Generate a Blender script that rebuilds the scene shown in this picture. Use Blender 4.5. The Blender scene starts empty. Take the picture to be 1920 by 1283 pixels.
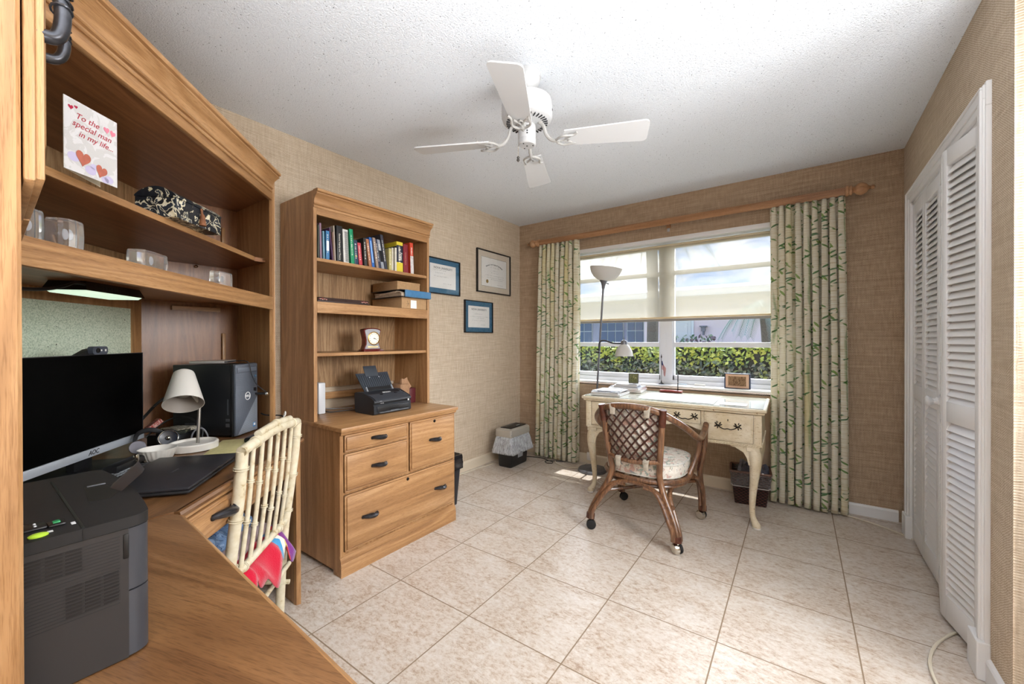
import bpy, bmesh, math, random
from mathutils import Vector, Matrix, Euler
PI = math.pi
C = bpy.context.scene.collection
random.seed(7)

# ------------------------------------------------------------------ geometry helpers
class G:
    """collects shapes into one mesh"""
    def __init__(s):
        s.bm = bmesh.new(); s.uv = None
    def box(s, x0, x1, y0, y1, z0, z1, bev=0.0, M=None, seg=2):
        x0, x1 = min(x0, x1), max(x0, x1); y0, y1 = min(y0, y1), max(y0, y1); z0, z1 = min(z0, z1), max(z0, z1)
        m = Matrix.Translation(((x0+x1)/2, (y0+y1)/2, (z0+z1)/2)) @ Matrix.Diagonal((x1-x0, y1-y0, z1-z0, 1))
        r = bmesh.ops.create_cube(s.bm, size=1, matrix=m)
        vs = r['verts']
        if bev > 0:
            bev = min(bev, .49*min(x1-x0, y1-y0, z1-z0))
            es = list({e for v in vs for e in v.link_edges})
            q = bmesh.ops.bevel(s.bm, geom=es, offset=bev, segments=seg, affect='EDGES', profile=.5)
            vs = list({v for f in q['faces'] for v in f.verts} | {v for v in vs if v.is_valid})
            # whole connected piece
            st = list(vs); seen = set(vs)
            while st:
                v = st.pop()
                for e in v.link_edges:
                    o = e.other_vert(v)
                    if o not in seen: seen.add(o); st.append(o)
            vs = list(seen)
        if M is not None: bmesh.ops.transform(s.bm, matrix=M, verts=vs)
        return vs
    def face(s, pts):
        try: return s.bm.faces.new([s.bm.verts.new(p) for p in pts])
        except ValueError: return None
    def extr(s, pts, d):
        """closed outline pts (3D) extruded by vector d"""
        d = Vector(d)
        a = [s.bm.verts.new(p) for p in pts]; b = [s.bm.verts.new(Vector(p)+d) for p in pts]
        n = len(pts)
        s.bm.faces.new(a); s.bm.faces.new(b[::-1])
        for i in range(n): s.bm.faces.new((a[i], b[i], b[(i+1) % n], a[(i+1) % n]))
        return a+b
    def prism(s, pts, z0, z1):
        return s.extr([(p[0], p[1], z0) for p in pts], (0, 0, z1-z0))
    def tube(s, path, r, n=8, closed=False, cap=True, sq=None):
        P = [Vector(p) for p in path]; m = len(P)
        R = r if isinstance(r, (list, tuple)) else [r]*m
        T = []
        for i in range(m):
            if closed: t = P[(i+1) % m]-P[i-1]
            else: t = P[min(i+1, m-1)]-P[max(i-1, 0)]
            T.append(t.normalized() if t.length > 1e-9 else Vector((0, 0, 1)))
        up = Vector((0, 0, 1)) if abs(T[0].z) < .9 else Vector((1, 0, 0))
        N = (up-T[0]*up.dot(T[0])).normalized()
        rings = []
        for i in range(m):
            if i: 
                N = N-T[i]*N.dot(T[i])
                N = N.normalized() if N.length > 1e-6 else T[i].orthogonal().normalized()
            B = T[i].cross(N)
            rings.append([s.bm.verts.new(P[i]+(N*math.cos(2*PI*k/n)+B*math.sin(2*PI*k/n)*(sq or 1))*R[i]) for k in range(n)])
        rr = list(range(m if closed else m-1))
        for i in rr:
            a, b = rings[i], rings[(i+1) % m]
            for k in range(n): s.bm.faces.new((a[k], a[(k+1) % n], b[(k+1) % n], b[k]))
        if cap and not closed:
            s.bm.faces.new(rings[0][::-1]); s.bm.faces.new(rings[-1])
        return [v for q in rings for v in q]
    def lathe(s, prof, n=24, o=(0, 0, 0), M=None, cap=True):
        rings = []
        vs = []
        for r, z in prof:
            ring = [s.bm.verts.new((o[0]+r*math.cos(2*PI*k/n), o[1]+r*math.sin(2*PI*k/n), o[2]+z)) for k in range(n)]
            rings.append(ring); vs += ring
        for a, b in zip(rings, rings[1:]):
            for k in range(n): s.bm.faces.new((a[k], a[(k+1) % n], b[(k+1) % n], b[k]))
        if cap:
            s.bm.faces.new(rings[0][::-1]); s.bm.faces.new(rings[-1])
        if M is not None: bmesh.ops.transform(s.bm, matrix=M, verts=vs)
        return vs
    def ball(s, c, r, n=12, sc=(1, 1, 1), M=None):
        m = Matrix.Translation(c) @ Matrix.Diagonal((r*sc[0], r*sc[1], r*sc[2], 1))
        if M is not None: m = M @ m
        return bmesh.ops.create_uvsphere(s.bm, u_segments=n, v_segments=max(6, n//2), radius=1, matrix=m)['verts']
    def mold(s, path, prof, closed=False, side=1):
        """sweep profile [(out, z)] along an XY path with mitred corners; side picks the outward side"""
        P = [Vector((p[0], p[1])) for p in path]; m = len(P); rings = []
        for i in range(m):
            def nrm(a, b):
                t = (b-a).normalized(); return Vector((t.y, -t.x))*side
            if closed: n1 = nrm(P[i-1], P[i]); n2 = nrm(P[i], P[(i+1) % m])
            elif i == 0: n1 = n2 = nrm(P[0], P[1])
            elif i == m-1: n1 = n2 = nrm(P[-2], P[-1])
            else: n1 = nrm(P[i-1], P[i]); n2 = nrm(P[i], P[i+1])
            q = (n1+n2).normalized(); q = q/max(.25, q.dot(n1))
            rings.append([s.bm.verts.new((P[i].x+q.x*o, P[i].y+q.y*o, z)) for o, z in prof])
        k = len(prof)
        for i in range(m if closed else m-1):
            a, b = rings[i], rings[(i+1) % m]
            for j in range(k): s.bm.faces.new((a[j], a[(j+1) % k], b[(j+1) % k], b[j]))
        if not closed:
            s.bm.faces.new(rings[0][::-1]); s.bm.faces.new(rings[-1])
    def sheet(s, fn, nu, nv, uvf=None):
        V = [[s.bm.verts.new(fn(i/nu, j/nv)) for j in range(nv+1)] for i in range(nu+1)]
        if uvf: 
            L = s.bm.loops.layers.uv.verify()
        for i in range(nu):
            for j in range(nv):
                f = s.bm.faces.new((V[i][j], V[i+1][j], V[i+1][j+1], V[i][j+1]))
                if uvf:
                    for l, (a, b) in zip(f.loops, ((i, j), (i+1, j), (i+1, j+1), (i, j+1))):
                        l[L].uv = uvf(a/nu, b/nv)
        return V

def spl(pts, k=6, closed=False):
    P = [Vector(p) for p in pts]; n = len(P); out = []
    for i in range(n if closed else n-1):
        if closed: a, b, c, d = P[i-1], P[i], P[(i+1) % n], P[(i+2) % n]
        else: a, b, c, d = P[max(i-1, 0)], P[i], P[i+1], P[min(i+2, n-1)]
        for j in range(k):
            t = j/k
            out.append(.5*((2*b)+(c-a)*t+(2*a-5*b+4*c-d)*t*t+(3*b-a-3*c+d)*t**3))
    if not closed: out.append(P[-1])
    return out

WM = {}
def W(o):
    return WM.get(o, Matrix.Identity(4))
def tag(o, label=None, cat=None, group=None, kind=None):
    if label: o['label'] = label
    if cat: o['category'] = cat
    if group: o['group'] = group
    if kind: o['kind'] = kind
    return o
def thing(name, label, cat, loc=(0, 0, 0), rz=0, group=None, rot=None):
    o = bpy.data.objects.new(name, None); C.objects.link(o)
    o.empty_display_size = .05
    o.location = loc; o.rotation_euler = rot or (0, 0, rz)
    WM[o] = Matrix.Translation(loc) @ Euler(rot or (0, 0, rz)).to_matrix().to_4x4()
    return tag(o, label, cat, group)
def part(name, g, mat, parent=None, smooth=True, world=False, fr=None, label=None, ang=35, kind=None, wmod=0):
    """one mesh object; world=True: geometry is given in room coordinates; fr=(loc, rz): own frame for the mesh"""
    bm = g.bm if isinstance(g, G) else g
    bmesh.ops.recalc_face_normals(bm, faces=bm.faces)
    me = bpy.data.meshes.new(name)
    loc = Matrix.Identity(4)
    if fr: loc = Matrix.Translation(fr[0]) @ Matrix.Rotation(fr[1], 4, 'Z')
    if world:
        full = W(parent) if parent else Matrix.Identity(4)
        # own frame expressed in room coordinates when fr given
        if fr: M = loc.inverted(); loc = full.inverted() @ loc
        else: M = full.inverted()
        bmesh.ops.transform(bm, matrix=M, verts=bm.verts)
    bm.to_mesh(me); bm.free()
    for m in (mat if isinstance(mat, (list, tuple)) else [mat]): me.materials.append(m)
    if smooth:
        for p in me.polygons: p.use_smooth = True
        try: me.set_sharp_from_angle(angle=math.radians(ang))
        except Exception: pass
    o = bpy.data.objects.new(name, me); C.objects.link(o)
    if parent: o.parent = parent
    o.matrix_local = loc
    WM[o] = W(parent) @ loc if parent else loc
    if label: o['label'] = label
    if kind: o['kind'] = kind
    return o
def dup(root, loc, rz=None, label=None, group=None, name=None):
    r = root.copy(); C.objects.link(r); r.location = loc
    if rz is not None: r.rotation_euler = (0, 0, rz)
    if label: r['label'] = label
    if group: r['group'] = group
    for ch in list(root.children):
        c = ch.copy(); C.objects.link(c); c.parent = r
        for g in ch.children:
            d = g.copy(); C.objects.link(d); d.parent = c
    return r
def text_g(txt, size, M, depth=.0006, shear=0.0, align='CENTER', bold=0.0, g=None):
    """lettering turned into mesh; M maps the text's XY plane into place"""
    cu = bpy.data.curves.new('lettering', 'FONT'); cu.body = txt; cu.size = size; cu.extrude = depth; cu.shear = shear
    cu.align_x = align; cu.align_y = 'CENTER'; cu.offset = bold; cu.resolution_u = 3
    o = bpy.data.objects.new('lettering', cu); C.objects.link(o)
    dg = bpy.context.evaluated_depsgraph_get(); ev = o.evaluated_get(dg)
    me = bpy.data.meshes.new_from_object(ev)
    g = g or G(); n = len(g.bm.verts)
    g.bm.from_mesh(me); g.bm.verts.ensure_lookup_table()
    bmesh.ops.transform(g.bm, matrix=M, verts=g.bm.verts[n:])
    bpy.data.objects.remove(o); bpy.data.curves.remove(cu); bpy.data.meshes.remove(me)
    return g
def frameM(o, x, y):
    """matrix whose X axis is x, Y axis is y, at o"""
    x = Vector(x).normalized(); y = Vector(y).normalized(); z = x.cross(y)
    return Matrix(((x.x, y.x, z.x, o[0]), (x.y, y.y, z.y, o[1]), (x.z, y.z, z.z, o[2]), (0, 0, 0, 1)))

# ------------------------------------------------------------------ materials
def s2l(c):
    f = lambda v: v/12.92 if v <= .04045 else ((v+.055)/1.055)**2.4
    return tuple(f(v/255) for v in c[:3])+(1,)
class N:
    def __init__(s, name):
        s.m = bpy.data.materials.new(name); s.m.use_nodes = True
        s.t = s.m.node_tree; s.p = s.t.nodes['Principled BSDF']; s.o = s.t.nodes['Material Output']
    def a(s, kind, **k):
        n = s.t.nodes.new(kind)
        for q, v in k.items():
            if q[0] == '_': n.inputs[int(q[1:])].default_value = v
            elif q.startswith('in_'): n.inputs[q[3:].replace('_', ' ')].default_value = v
            else: setattr(n, q, v)
        return n
    def l(s, a, b): s.t.links.new(a, b)
    def coord(s, kind='Object'):
        return s.a('ShaderNodeTexCoord').outputs[kind]
    def map(s, vec, sc=(1, 1, 1), rot=(0, 0, 0), loc=(0, 0, 0)):
        n = s.a('ShaderNodeMapping'); n.inputs['Scale'].default_value = sc; n.inputs['Rotation'].default_value = rot; n.inputs['Location'].default_value = loc
        s.l(vec, n.inputs['Vector']); return n.outputs[0]
    def noise(s, vec, scale, det=3, rough=.5, dist=0):
        n = s.a('ShaderNodeTexNoise'); n.inputs['Scale'].default_value = scale; n.inputs['Detail'].default_value = det
        n.inputs['Roughness'].default_value = rough; n.inputs['Distortion'].default_value = dist
        s.l(vec, n.inputs['Vector']); return n.outputs['Fac']
    def ramp(s, f, stops, interp='LINEAR'):
        n = s.a('ShaderNodeValToRGB'); cr = n.color_ramp; cr.interpolation = interp
        while len(cr.elements) < len(stops): cr.elements.new(.5)
        for e, (p, c) in zip(cr.elements, stops): e.position = p; e.color = c if len(c) == 4 else tuple(c)+(1,)
        s.l(f, n.inputs[0]); return n.outputs[0]
    def math(s, op, a, b=None, c=None):
        n = s.a('ShaderNodeMath', operation=op)
        for i, v in enumerate((a, b, c)):
            if v is None: continue
            if isinstance(v, (int, float)): n.inputs[i].default_value = v
            else: s.l(v, n.inputs[i])
        return n.outputs[0]
    def mix(s, f, a, b, mode='MIX'):
        n = s.a('ShaderNodeMix', data_type='RGBA', blend_type=mode)
        for i, v in ((0, f), (6, a), (7, b)):
            if isinstance(v, (int, float)): n.inputs[i].default_value = v
            elif isinstance(v, tuple): n.inputs[i].default_value = v
            else: s.l(v, n.inputs[i])
        return n.outputs[2]
    def sep(s, v):
        n = s.a('ShaderNodeSeparateXYZ'); s.l(v, n.inputs[0]); return n.outputs
    def comb(s, x, y, z=0.0):
        n = s.a('ShaderNodeCombineXYZ')
        for i, v in enumerate((x, y, z)):
            if isinstance(v, (int, float)): n.inputs[i].default_value = v
            else: s.l(v, n.inputs[i])
        return n.outputs[0]
    def bump(s, h, st=.3, dist=.01):
        n = s.a('ShaderNodeBump'); n.inputs['Strength'].default_value = st; n.inputs['Distance'].default_value = dist
        s.l(h, n.inputs['Height']); s.l(n.outputs[0], s.p.inputs['Normal'])
    def base(s, c):
        if isinstance(c, tuple): s.p.inputs['Base Color'].default_value = c
        else: s.l(c, s.p.inputs['Base Color'])
    def set(s, **k):
        for q, v in k.items(): s.p.inputs[q.replace('_', ' ')].default_value = v
        return s
MC = {}
def flat(name, rgb, rough=.5, metal=0, spec=.5, coat=0, nz=0.0):
    if name in MC: return MC[name]
    n = N(name)
    if nz:
        f = n.noise(n.coord(), 60, 3)
        c = s2l(rgb); d = tuple(v*(1-nz) for v in c[:3])+(1,)
        n.base(n.ramp(f, [(.35, d), (.65, c)]))
    else: n.base(s2l(rgb))
    n.set(Roughness=rough, Metallic=metal, Specular_IOR_Level=spec, Coat_Weight=coat)
    MC[name] = n.m; return n.m
def wood(name, axis, dark, mid, light, rough=.42, fig=1.0, pore=.6, coat=.15):
    """oak: long grain along axis, open pores, a little cathedral figure"""
    n = N(name); co = n.coord()
    st = {'x': (.03, 1, 1), 'y': (1, .03, 1), 'z': (1, 1, .03)}[axis]
    s2 = {'x': (.10, 1, 1), 'y': (1, .10, 1), 'z': (1, 1, .10)}[axis]
    oi = n.a('ShaderNodeObjectInfo').outputs['Random']
    v = n.a('ShaderNodeVectorMath', operation='ADD'); n.l(co, v.inputs[0])
    off = n.comb(n.math('MULTIPLY', oi, 3.1), n.math('MULTIPLY', oi, 5.3), n.math('MULTIPLY', oi, 7.7)); n.l(off, v.inputs[1])
    m = n.map(v.outputs[0], sc=st); m2 = n.map(v.outputs[0], sc=s2)
    big = n.noise(m2, 5.5*fig, 2, .5, .35)
    band = n.noise(m, 42*fig, 3, .6)
    fine = n.noise(n.map(v.outputs[0], sc={'x': (.05, 1, 1), 'y': (1, .05, 1), 'z': (1, 1, .05)}[axis]), 900, 2, .5); finer = n.noise(m, 330, 2, .6)
    w = n.math('MULTIPLY_ADD', n.math('SINE', n.math('MULTIPLY', big, 75)), .5, .5)
    f = n.math('ADD', n.math('MULTIPLY', big, .35), n.math('ADD', n.math('MULTIPLY', w, .14), n.math('MULTIPLY', band, .42)))
    col = n.ramp(f, [(.30, s2l(dark)), (.46, s2l(mid)), (.62, s2l(light))])
    pr = n.ramp(n.math('ADD', n.math('MULTIPLY', fine, .6), n.math('MULTIPLY', finer, .4)), [(.34, (pore, pore*.88, pore*.74, 1)), (.52, (1, 1, 1, 1))])
    col = n.mix(.8, col, pr, 'MULTIPLY')
    n.base(col); n.set(Roughness=rough, Coat_Weight=coat, Coat_Roughness=.25, Specular_IOR_Level=.4)
    n.bump(fine, .10, .002)
    return n.m
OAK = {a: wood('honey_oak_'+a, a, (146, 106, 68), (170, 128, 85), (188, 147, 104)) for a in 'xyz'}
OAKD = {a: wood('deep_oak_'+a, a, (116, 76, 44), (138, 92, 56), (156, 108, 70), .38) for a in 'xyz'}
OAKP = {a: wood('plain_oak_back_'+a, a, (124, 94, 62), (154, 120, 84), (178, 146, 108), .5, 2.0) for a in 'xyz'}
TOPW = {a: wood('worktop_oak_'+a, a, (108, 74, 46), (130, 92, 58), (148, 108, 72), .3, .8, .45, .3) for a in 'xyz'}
RED = wood('turned_pine', 'x', (146, 104, 70), (176, 132, 94), (198, 156, 118), .38)
RATTAN = wood('rattan_brown', 'z', (78, 52, 36), (112, 78, 54), (144, 106, 76), .3, 2, .7, .5)
RATTAND = flat('rattan_binding', (84, 42, 26), .4, nz=.4)
PEWTER = flat('dark_pewter', (74, 74, 78), .28, .8, nz=.35)
BLACK = flat('black_plastic', (22, 22, 24), .38)
BLACKM = flat('matt_black_plastic', (30, 30, 32), .55)
DGREY = flat('dark_grey_plastic', (52, 52, 55), .5)
MGREY = flat('mid_grey_plastic', (92, 95, 100), .45)
SILVER = flat('silver_plastic', (176, 182, 190), .35, .3)
WHITEP = flat('white_plastic', (225, 223, 218), .4)
WPAINT = flat('white_paint', (228, 228, 228), .38)
CHROME = flat('chrome', (210, 205, 195), .15, 1)
GOLD = flat('brass', (190, 150, 80), .3, 1)
SCREEN = flat('dark_screen', (2, 2, 2), .6, 0, .05)
PAPER = flat('paper_white', (232, 230, 226), .8)
CREAM = flat('cream_paper', (222, 212, 190), .8)
KRAFT = flat('kraft_card', (176, 140, 100), .85, nz=.12)
INK = flat('ink', (40, 40, 44), .7)
RUBBER = flat('black_rubber', (14, 14, 15), .7)
CORDW = flat('ivory_cable', (214, 205, 185), .5)
CORDB = flat('black_cable', (18, 18, 20), .5)

def m_wall(name, ax, dark, light):
    n = N(name); co = n.coord(); s = n.sep(co)
    h = s['X'] if ax == 'x' else s['Y']; v = s['Z']
    dn = n.noise(co, 14, 2)
    hh = n.math('ADD', h, n.math('MULTIPLY', dn, .012)); vv = n.math('ADD', v, n.math('MULTIPLY', dn, .02))
    a = n.math('SINE', n.math('MULTIPLY', hh, 2*PI/.0125)); b = n.math('SINE', n.math('MULTIPLY', vv, 2*PI/.0085))
    wv = n.math('MULTIPLY_ADD', n.math('MULTIPLY', a, b), .5, .5)
    sl = n.noise(n.map(co, sc=(7, 7, 210)), 1.0, 5, .65)
    sl2 = n.noise(n.map(co, sc=(110, 110, 12)), 1.0, 3, .6)
    st = n.noise(n.map(co, sc=(1.6, 1.6, 60)), 1.0, 3, .6)
    f = n.math('ADD', n.math('MULTIPLY', wv, .36), n.math('ADD', n.math('MULTIPLY', sl, .42), n.math('ADD', n.math('MULTIPLY', sl2, .3), n.math('MULTIPLY', st, .12))))
    col = n.ramp(f, [(.38, s2l(dark)), (.62, s2l(tuple((p+q)/2 for p, q in zip(dark, light)))), (.86, s2l(light))])
    n.base(col); n.set(Roughness=.85, Specular_IOR_Level=.2)
    n.bump(f, .35, .004)
    return n.m
WALLX = m_wall('grasscloth_x', 'x', (128, 104, 82), (218, 196, 170))  # same paper as WALLY, the backlit wall's shade put into darker colours
WALLY = m_wall('grasscloth_y', 'y', (158, 138, 114), (228, 214, 194))

def m_ceiling():
    n = N('popcorn_ceiling'); co = n.coord()
    a = n.noise(co, 210, 3, .7); b = n.noise(co, 120, 2, .6)
    vo = n.a('ShaderNodeTexVoronoi'); vo.inputs['Scale'].default_value = 62; n.l(co, vo.inputs['Vector'])
    sp = n.ramp(n.noise(co, 120, 2, .5), [(.27, (.16, .16, .17, 1)), (.30, (1, 1, 1, 1))])
    sp2 = n.ramp(a, [(.30, (.60, .60, .61, 1)), (.44, (1, 1, 1, 1))])
    col = n.mix(1.0, n.mix(.8, s2l((238, 242, 247)), sp2, 'MULTIPLY'), sp, 'MULTIPLY')
    n.base(col); n.set(Roughness=.95, Specular_IOR_Level=.1)
    n.bump(n.math('ADD', a, b), .8, .006)
    return n.m
CEIL = m_ceiling()
TILE = .4533
def m_floor():
    n = N('mottled_beige_tile'); co = n.coord()
    br = n.a('ShaderNodeTexBrick'); br.offset = 0; br.squash = 1
    br.inputs['Scale'].default_value = 1; br.inputs['Brick Width'].default_value = TILE; br.inputs['Row Height'].default_value = TILE
    br.inputs['Mortar Size'].default_value = .0028; br.inputs['Mortar Smooth'].default_value = .15; br.inputs['Bias'].default_value = 0
    br.inputs['Color1'].default_value = (.9, .9, .9, 1); br.inputs['Color2'].default_value = (1, 1, 1, 1); br.inputs['Mortar'].default_value = (0, 0, 0, 1)
    n.l(co, br.inputs['Vector'])
    # every tile shifts the pattern
    cell = n.a('ShaderNodeVectorMath', operation='SNAP'); n.l(co, cell.inputs[0]); cell.inputs[1].default_value = (TILE, TILE, 1)
    ad = n.a('ShaderNodeVectorMath', operation='MULTIPLY_ADD'); n.l(cell.outputs[0], ad.inputs[0]); ad.inputs[1].default_value = (17.3, 9.1, 0); n.l(co, ad.inputs[2])
    v = ad.outputs[0]
    big = n.noise(n.map(v, sc=(1, 1.5, 1)), 5.5, 3, .6, .6)
    mid = n.noise(n.map(v, sc=(1, 1.7, 1)), 30, 9, .80, .3)
    fine = n.noise(n.map(v, sc=(1, 1.6, 1), rot=(0, 0, .4)), 62, 4, .7, .5)
    f = n.math('ADD', n.math('MULTIPLY', big, .24), n.math('ADD', n.math('MULTIPLY', mid, .66), n.math('MULTIPLY', fine, .22)))
    col = n.ramp(f, [(.43, s2l((156, 130, 108))), (.505, s2l((186, 168, 150))), (.565, s2l((203, 191, 178))), (.69, s2l((216, 210, 203)))])
    cr = n.a('ShaderNodeTexVoronoi', feature='DISTANCE_TO_EDGE'); cr.inputs['Scale'].default_value = 26
    dv = n.a('ShaderNodeVectorMath', operation='MULTIPLY_ADD'); nn = n.a('ShaderNodeTexNoise'); nn.inputs['Scale'].default_value = 9; nn.inputs['Detail'].default_value = 4
    n.l(v, nn.inputs['Vector']); n.l(nn.outputs['Color'], dv.inputs[0]); dv.inputs[1].default_value = (.16, .16, .16); n.l(v, dv.inputs[2]); n.l(dv.outputs[0], cr.inputs['Vector'])
    vein = n.ramp(cr.outputs['Distance'], [(0.0, (.80, .76, .72, 1)), (.045, (1, 1, 1, 1))])
    vm = n.ramp(n.noise(v, 13, 2), [(.50, (0, 0, 0, 1)), (.62, (1, 1, 1, 1))])
    col = n.mix(vm, col, n.mix(.8, col, vein, 'MULTIPLY'))
    gm = br.outputs['Fac']
    col = n.mix(gm, col, s2l((140, 120, 98)))
    n.base(col)
    n.set(Specular_IOR_Level=.5)
    n.l(n.math('ADD', n.math('MULTIPLY', gm, .4), n.math('MULTIPLY_ADD', mid, .15, .24)), n.p.inputs['Roughness'])
    n.bump(n.math('SUBTRACT', n.math('MULTIPLY', mid, .25), gm), .3, .004)
    return n.m
FLOOR = m_floor()

def leaf_mask(n, uv, rot, su, sv, scale, thr, seed):
    m = n.map(uv, rot=(0, 0, rot), loc=(seed, seed*.7, 0)); m = n.map(m, sc=(su, sv, 1))
    vo = n.a('ShaderNodeTexVoronoi'); vo.voronoi_dimensions = '2D'; vo.inputs['Scale'].default_value = scale; vo.inputs['Randomness'].default_value = .85
    n.l(m, vo.inputs['Vector'])
    pk = n.math('GREATER_THAN', n.sep(vo.outputs['Color'])['X'], .58)
    return n.math('MULTIPLY', pk, n.ramp(vo.outputs['Distance'], [(thr, (1, 1, 1, 1)), (thr+.04, (0, 0, 0, 1))]))
def m_curtain():
    n = N('bamboo_print_cloth'); uv = n.coord('UV'); s = n.sep(uv)
    slub = n.noise(n.map(uv, sc=(9, 170, 1)), 1.0, 4, .6)
    col = n.ramp(slub, [(.36, s2l((212, 198, 164))), (.46, s2l((236, 230, 210))), (.62, s2l((244, 241, 228)))])
    tint = n.noise(n.map(uv, sc=(7, .8, 1)), 1.0, 2)
    col = n.mix(n.ramp(tint, [(.55, (0, 0, 0, 1)), (.75, (.5, .5, .5, 1))]), col, s2l((222, 208, 120)))
    # bamboo stems
    u = s['X']; v = s['Y']
    wob = n.math('MULTIPLY', n.noise(n.comb(0.0, v, 0.0), 1.6, 2), .10)
    st = n.math('PINGPONG', n.math('ADD', u, wob), .072)
    stem = n.ramp(st, [(.0, (1, 1, 1, 1)), (.0032/1, (1, 1, 1, 1)), (.0055, (0, 0, 0, 1))])
    node = n.ramp(n.math('PINGPONG', n.math('ADD', v, n.math('MULTIPLY', u, .9)), .035), [(0, (0, 0, 0, 1)), (.004, (1, 1, 1, 1))])
    sm = n.math('MULTIPLY', stem, node)
    brk = n.ramp(n.noise(n.map(uv, sc=(9, 1.6, 1)), 1.0, 1), [(.47, (0, 0, 0, 1)), (.5, (1, 1, 1, 1))])
    col = n.mix(n.math('MULTIPLY', n.math('MULTIPLY', sm, brk), .6), col, s2l((128, 160, 92)))
    near = n.ramp(n.noise(n.map(uv, sc=(12, 7, 1)), 1.0, 2), [(.44, (0, 0, 0, 1)), (.48, (1, 1, 1, 1))])
    for k, (r, sd) in enumerate(((.75, 0), (-.75, 3.3), (1.15, 7.1), (-.35, 5.2))):
        lm = leaf_mask(n, uv, r, 7.5, 34, 1.0, .15, sd)
        fac = n.math('MULTIPLY', lm, near)
        col = n.mix(n.math('MULTIPLY', fac, .9), col, s2l([(104, 148, 74), (78, 128, 72), (136, 168, 86), (88, 132, 92)][k]))
    n.base(col); n.set(Roughness=.9, Specular_IOR_Level=.1)
    tr = n.a('ShaderNodeBsdfTranslucent'); n.l(col, tr.inputs['Color'])
    mx = n.a('ShaderNodeMixShader'); mx.inputs[0].default_value = .38
    n.l(n.p.outputs[0], mx.inputs[1]); n.l(tr.outputs[0], mx.inputs[2]); n.l(mx.outputs[0], n.o.inputs['Surface'])
    n.bump(slub, .25, .002)
    return n.m
CURT = m_curtain()
def m_shade():
    n = N('roller_shade_mesh')
    n.base(s2l((214, 206, 186))); n.set(Roughness=.9, Specular_IOR_Level=.05)
    tl = n.a('ShaderNodeBsdfTranslucent'); tl.inputs['Color'].default_value = s2l((186, 180, 164))
    tp = n.a('ShaderNodeBsdfTransparent'); tp.inputs['Color'].default_value = (.97, .96, .93, 1)
    a = n.a('ShaderNodeMixShader'); a.inputs[0].default_value = .55; n.l(n.p.outputs[0], a.inputs[1]); n.l(tl.outputs[0], a.inputs[2])
    b = n.a('ShaderNodeMixShader'); b.inputs[0].default_value = .56; n.l(a.outputs[0], b.inputs[1]); n.l(tp.outputs[0], b.inputs[2])
    n.l(b.outputs[0], n.o.inputs['Surface'])
    return n.m
SHADE = m_shade()
def m_glass(name, tint=(1, 1, 1, 1), thin=True, rough=0.0):
    n = N(name)
    g = n.a('ShaderNodeBsdfGlossy'); g.inputs['Roughness'].default_value = .02
    t = n.a('ShaderNodeBsdfTransparent'); t.inputs['Color'].default_value = tint
    lw = n.a('ShaderNodeLayerWeight'); lw.inputs['Blend'].default_value = .5
    fr = n.math('MULTIPLY_ADD', n.math('POWER', lw.outputs['Facing'], 4.5), .55, .03)
    m = n.a('ShaderNodeMixShader'); n.l(fr, m.inputs[0]); n.l(t.outputs[0], m.inputs[1]); n.l(g.outputs[0], m.inputs[2])
    n.l(m.outputs[0], n.o.inputs['Surface']); return n.m
GLASS = m_glass('window_glass', (.93, .95, .97, 1))
CLEAR = m_glass('clear_film', (.86, .87, .88, 1))
def m_crystal():
    n = N('crystal'); n.base((1, 1, 1, 1)); n.set(Roughness=.03, Transmission_Weight=.92, IOR=1.5); return n.m
CRYS = m_crystal()
def m_film(name, col, tr, rough=.3):
    n = N(name); n.base(s2l(col)); n.set(Roughness=rough)
    tp = n.a('ShaderNodeBsdfTransparent'); m = n.a('ShaderNodeMixShader')
    f = n.noise(n.map(n.coord(), sc=(1, 1, .35)), 45, 4, .6, 1.5)
    r = n.ramp(f, [(.3, (tr+.3,)*3+(1,)), (.65, (tr-.3,)*3+(1,))])
    n.l(r, m.inputs[0]); n.l(n.p.outputs[0], m.inputs[1]); n.l(tp.outputs[0], m.inputs[2]); n.l(m.outputs[0], n.o.inputs['Surface'])
    n.bump(f, .6, .01); return n.m
def m_print(name, base, cols, scale=30, sc=(1, 1, 1), rough=.8, thr=.5):
    n = N(name); co = n.map(n.coord(), sc=sc)
    col = s2l(base)
    for i, (c, t) in enumerate(cols):
        f = n.noise(n.map(co, loc=(i*3.1, i*1.7, i*2.3)), scale*(1+.3*i), 2, .5, 1.6)
        col = n.mix(n.ramp(f, [(t, (0, 0, 0, 1)), (t+.03, (1, 1, 1, 1))]), col, s2l(c))
    n.base(col); n.set(Roughness=rough, Specular_IOR_Level=.2); n.bump(n.noise(co, 300, 2), .15, .001); return n.m
FLORAL = m_print('floral_upholstery', (214, 207, 196), [((196, 164, 152), .56), ((150, 162, 150), .59), ((224, 219, 210), .6), ((140, 144, 152), .66)], 16)
DAMASKF = m_print('damask_paper', (44, 52, 60), [((202, 196, 170), .5), ((150, 138, 104), .64)], 26)
# ------------------------------------------------------------------ room
XL, XR, YB, CE = -2.525, .528, 3.636, 2.448
YN, XE, YR = -.37, 1.75, 1.93      # near wall, entry wall, where the closet wall ends
def struct(name, g, mat, **k):
    o = part(name, g, mat, smooth=False, **k); o['kind'] = 'structure'; return o
g = G(); g.box(-3.4, 3.4, -3.4, 3.0, -.08, 0)
fl = part('floor', g, FLOOR, smooth=False); fl['kind'] = 'structure'
fl.location = (-1.6356, 1.3044, 0); fl.rotation_euler = (0, 0, .0094)
g = G(); g.box(XL-.1, XE+.1, -1.5, YB+.15, CE, CE+.1); struct('ceiling', g, CEIL)
g = G(); g.box(XL-.12, XL, -1.5, YB+.2, -.02, CE+.02); struct('wall_left', g, WALLY)
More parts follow.
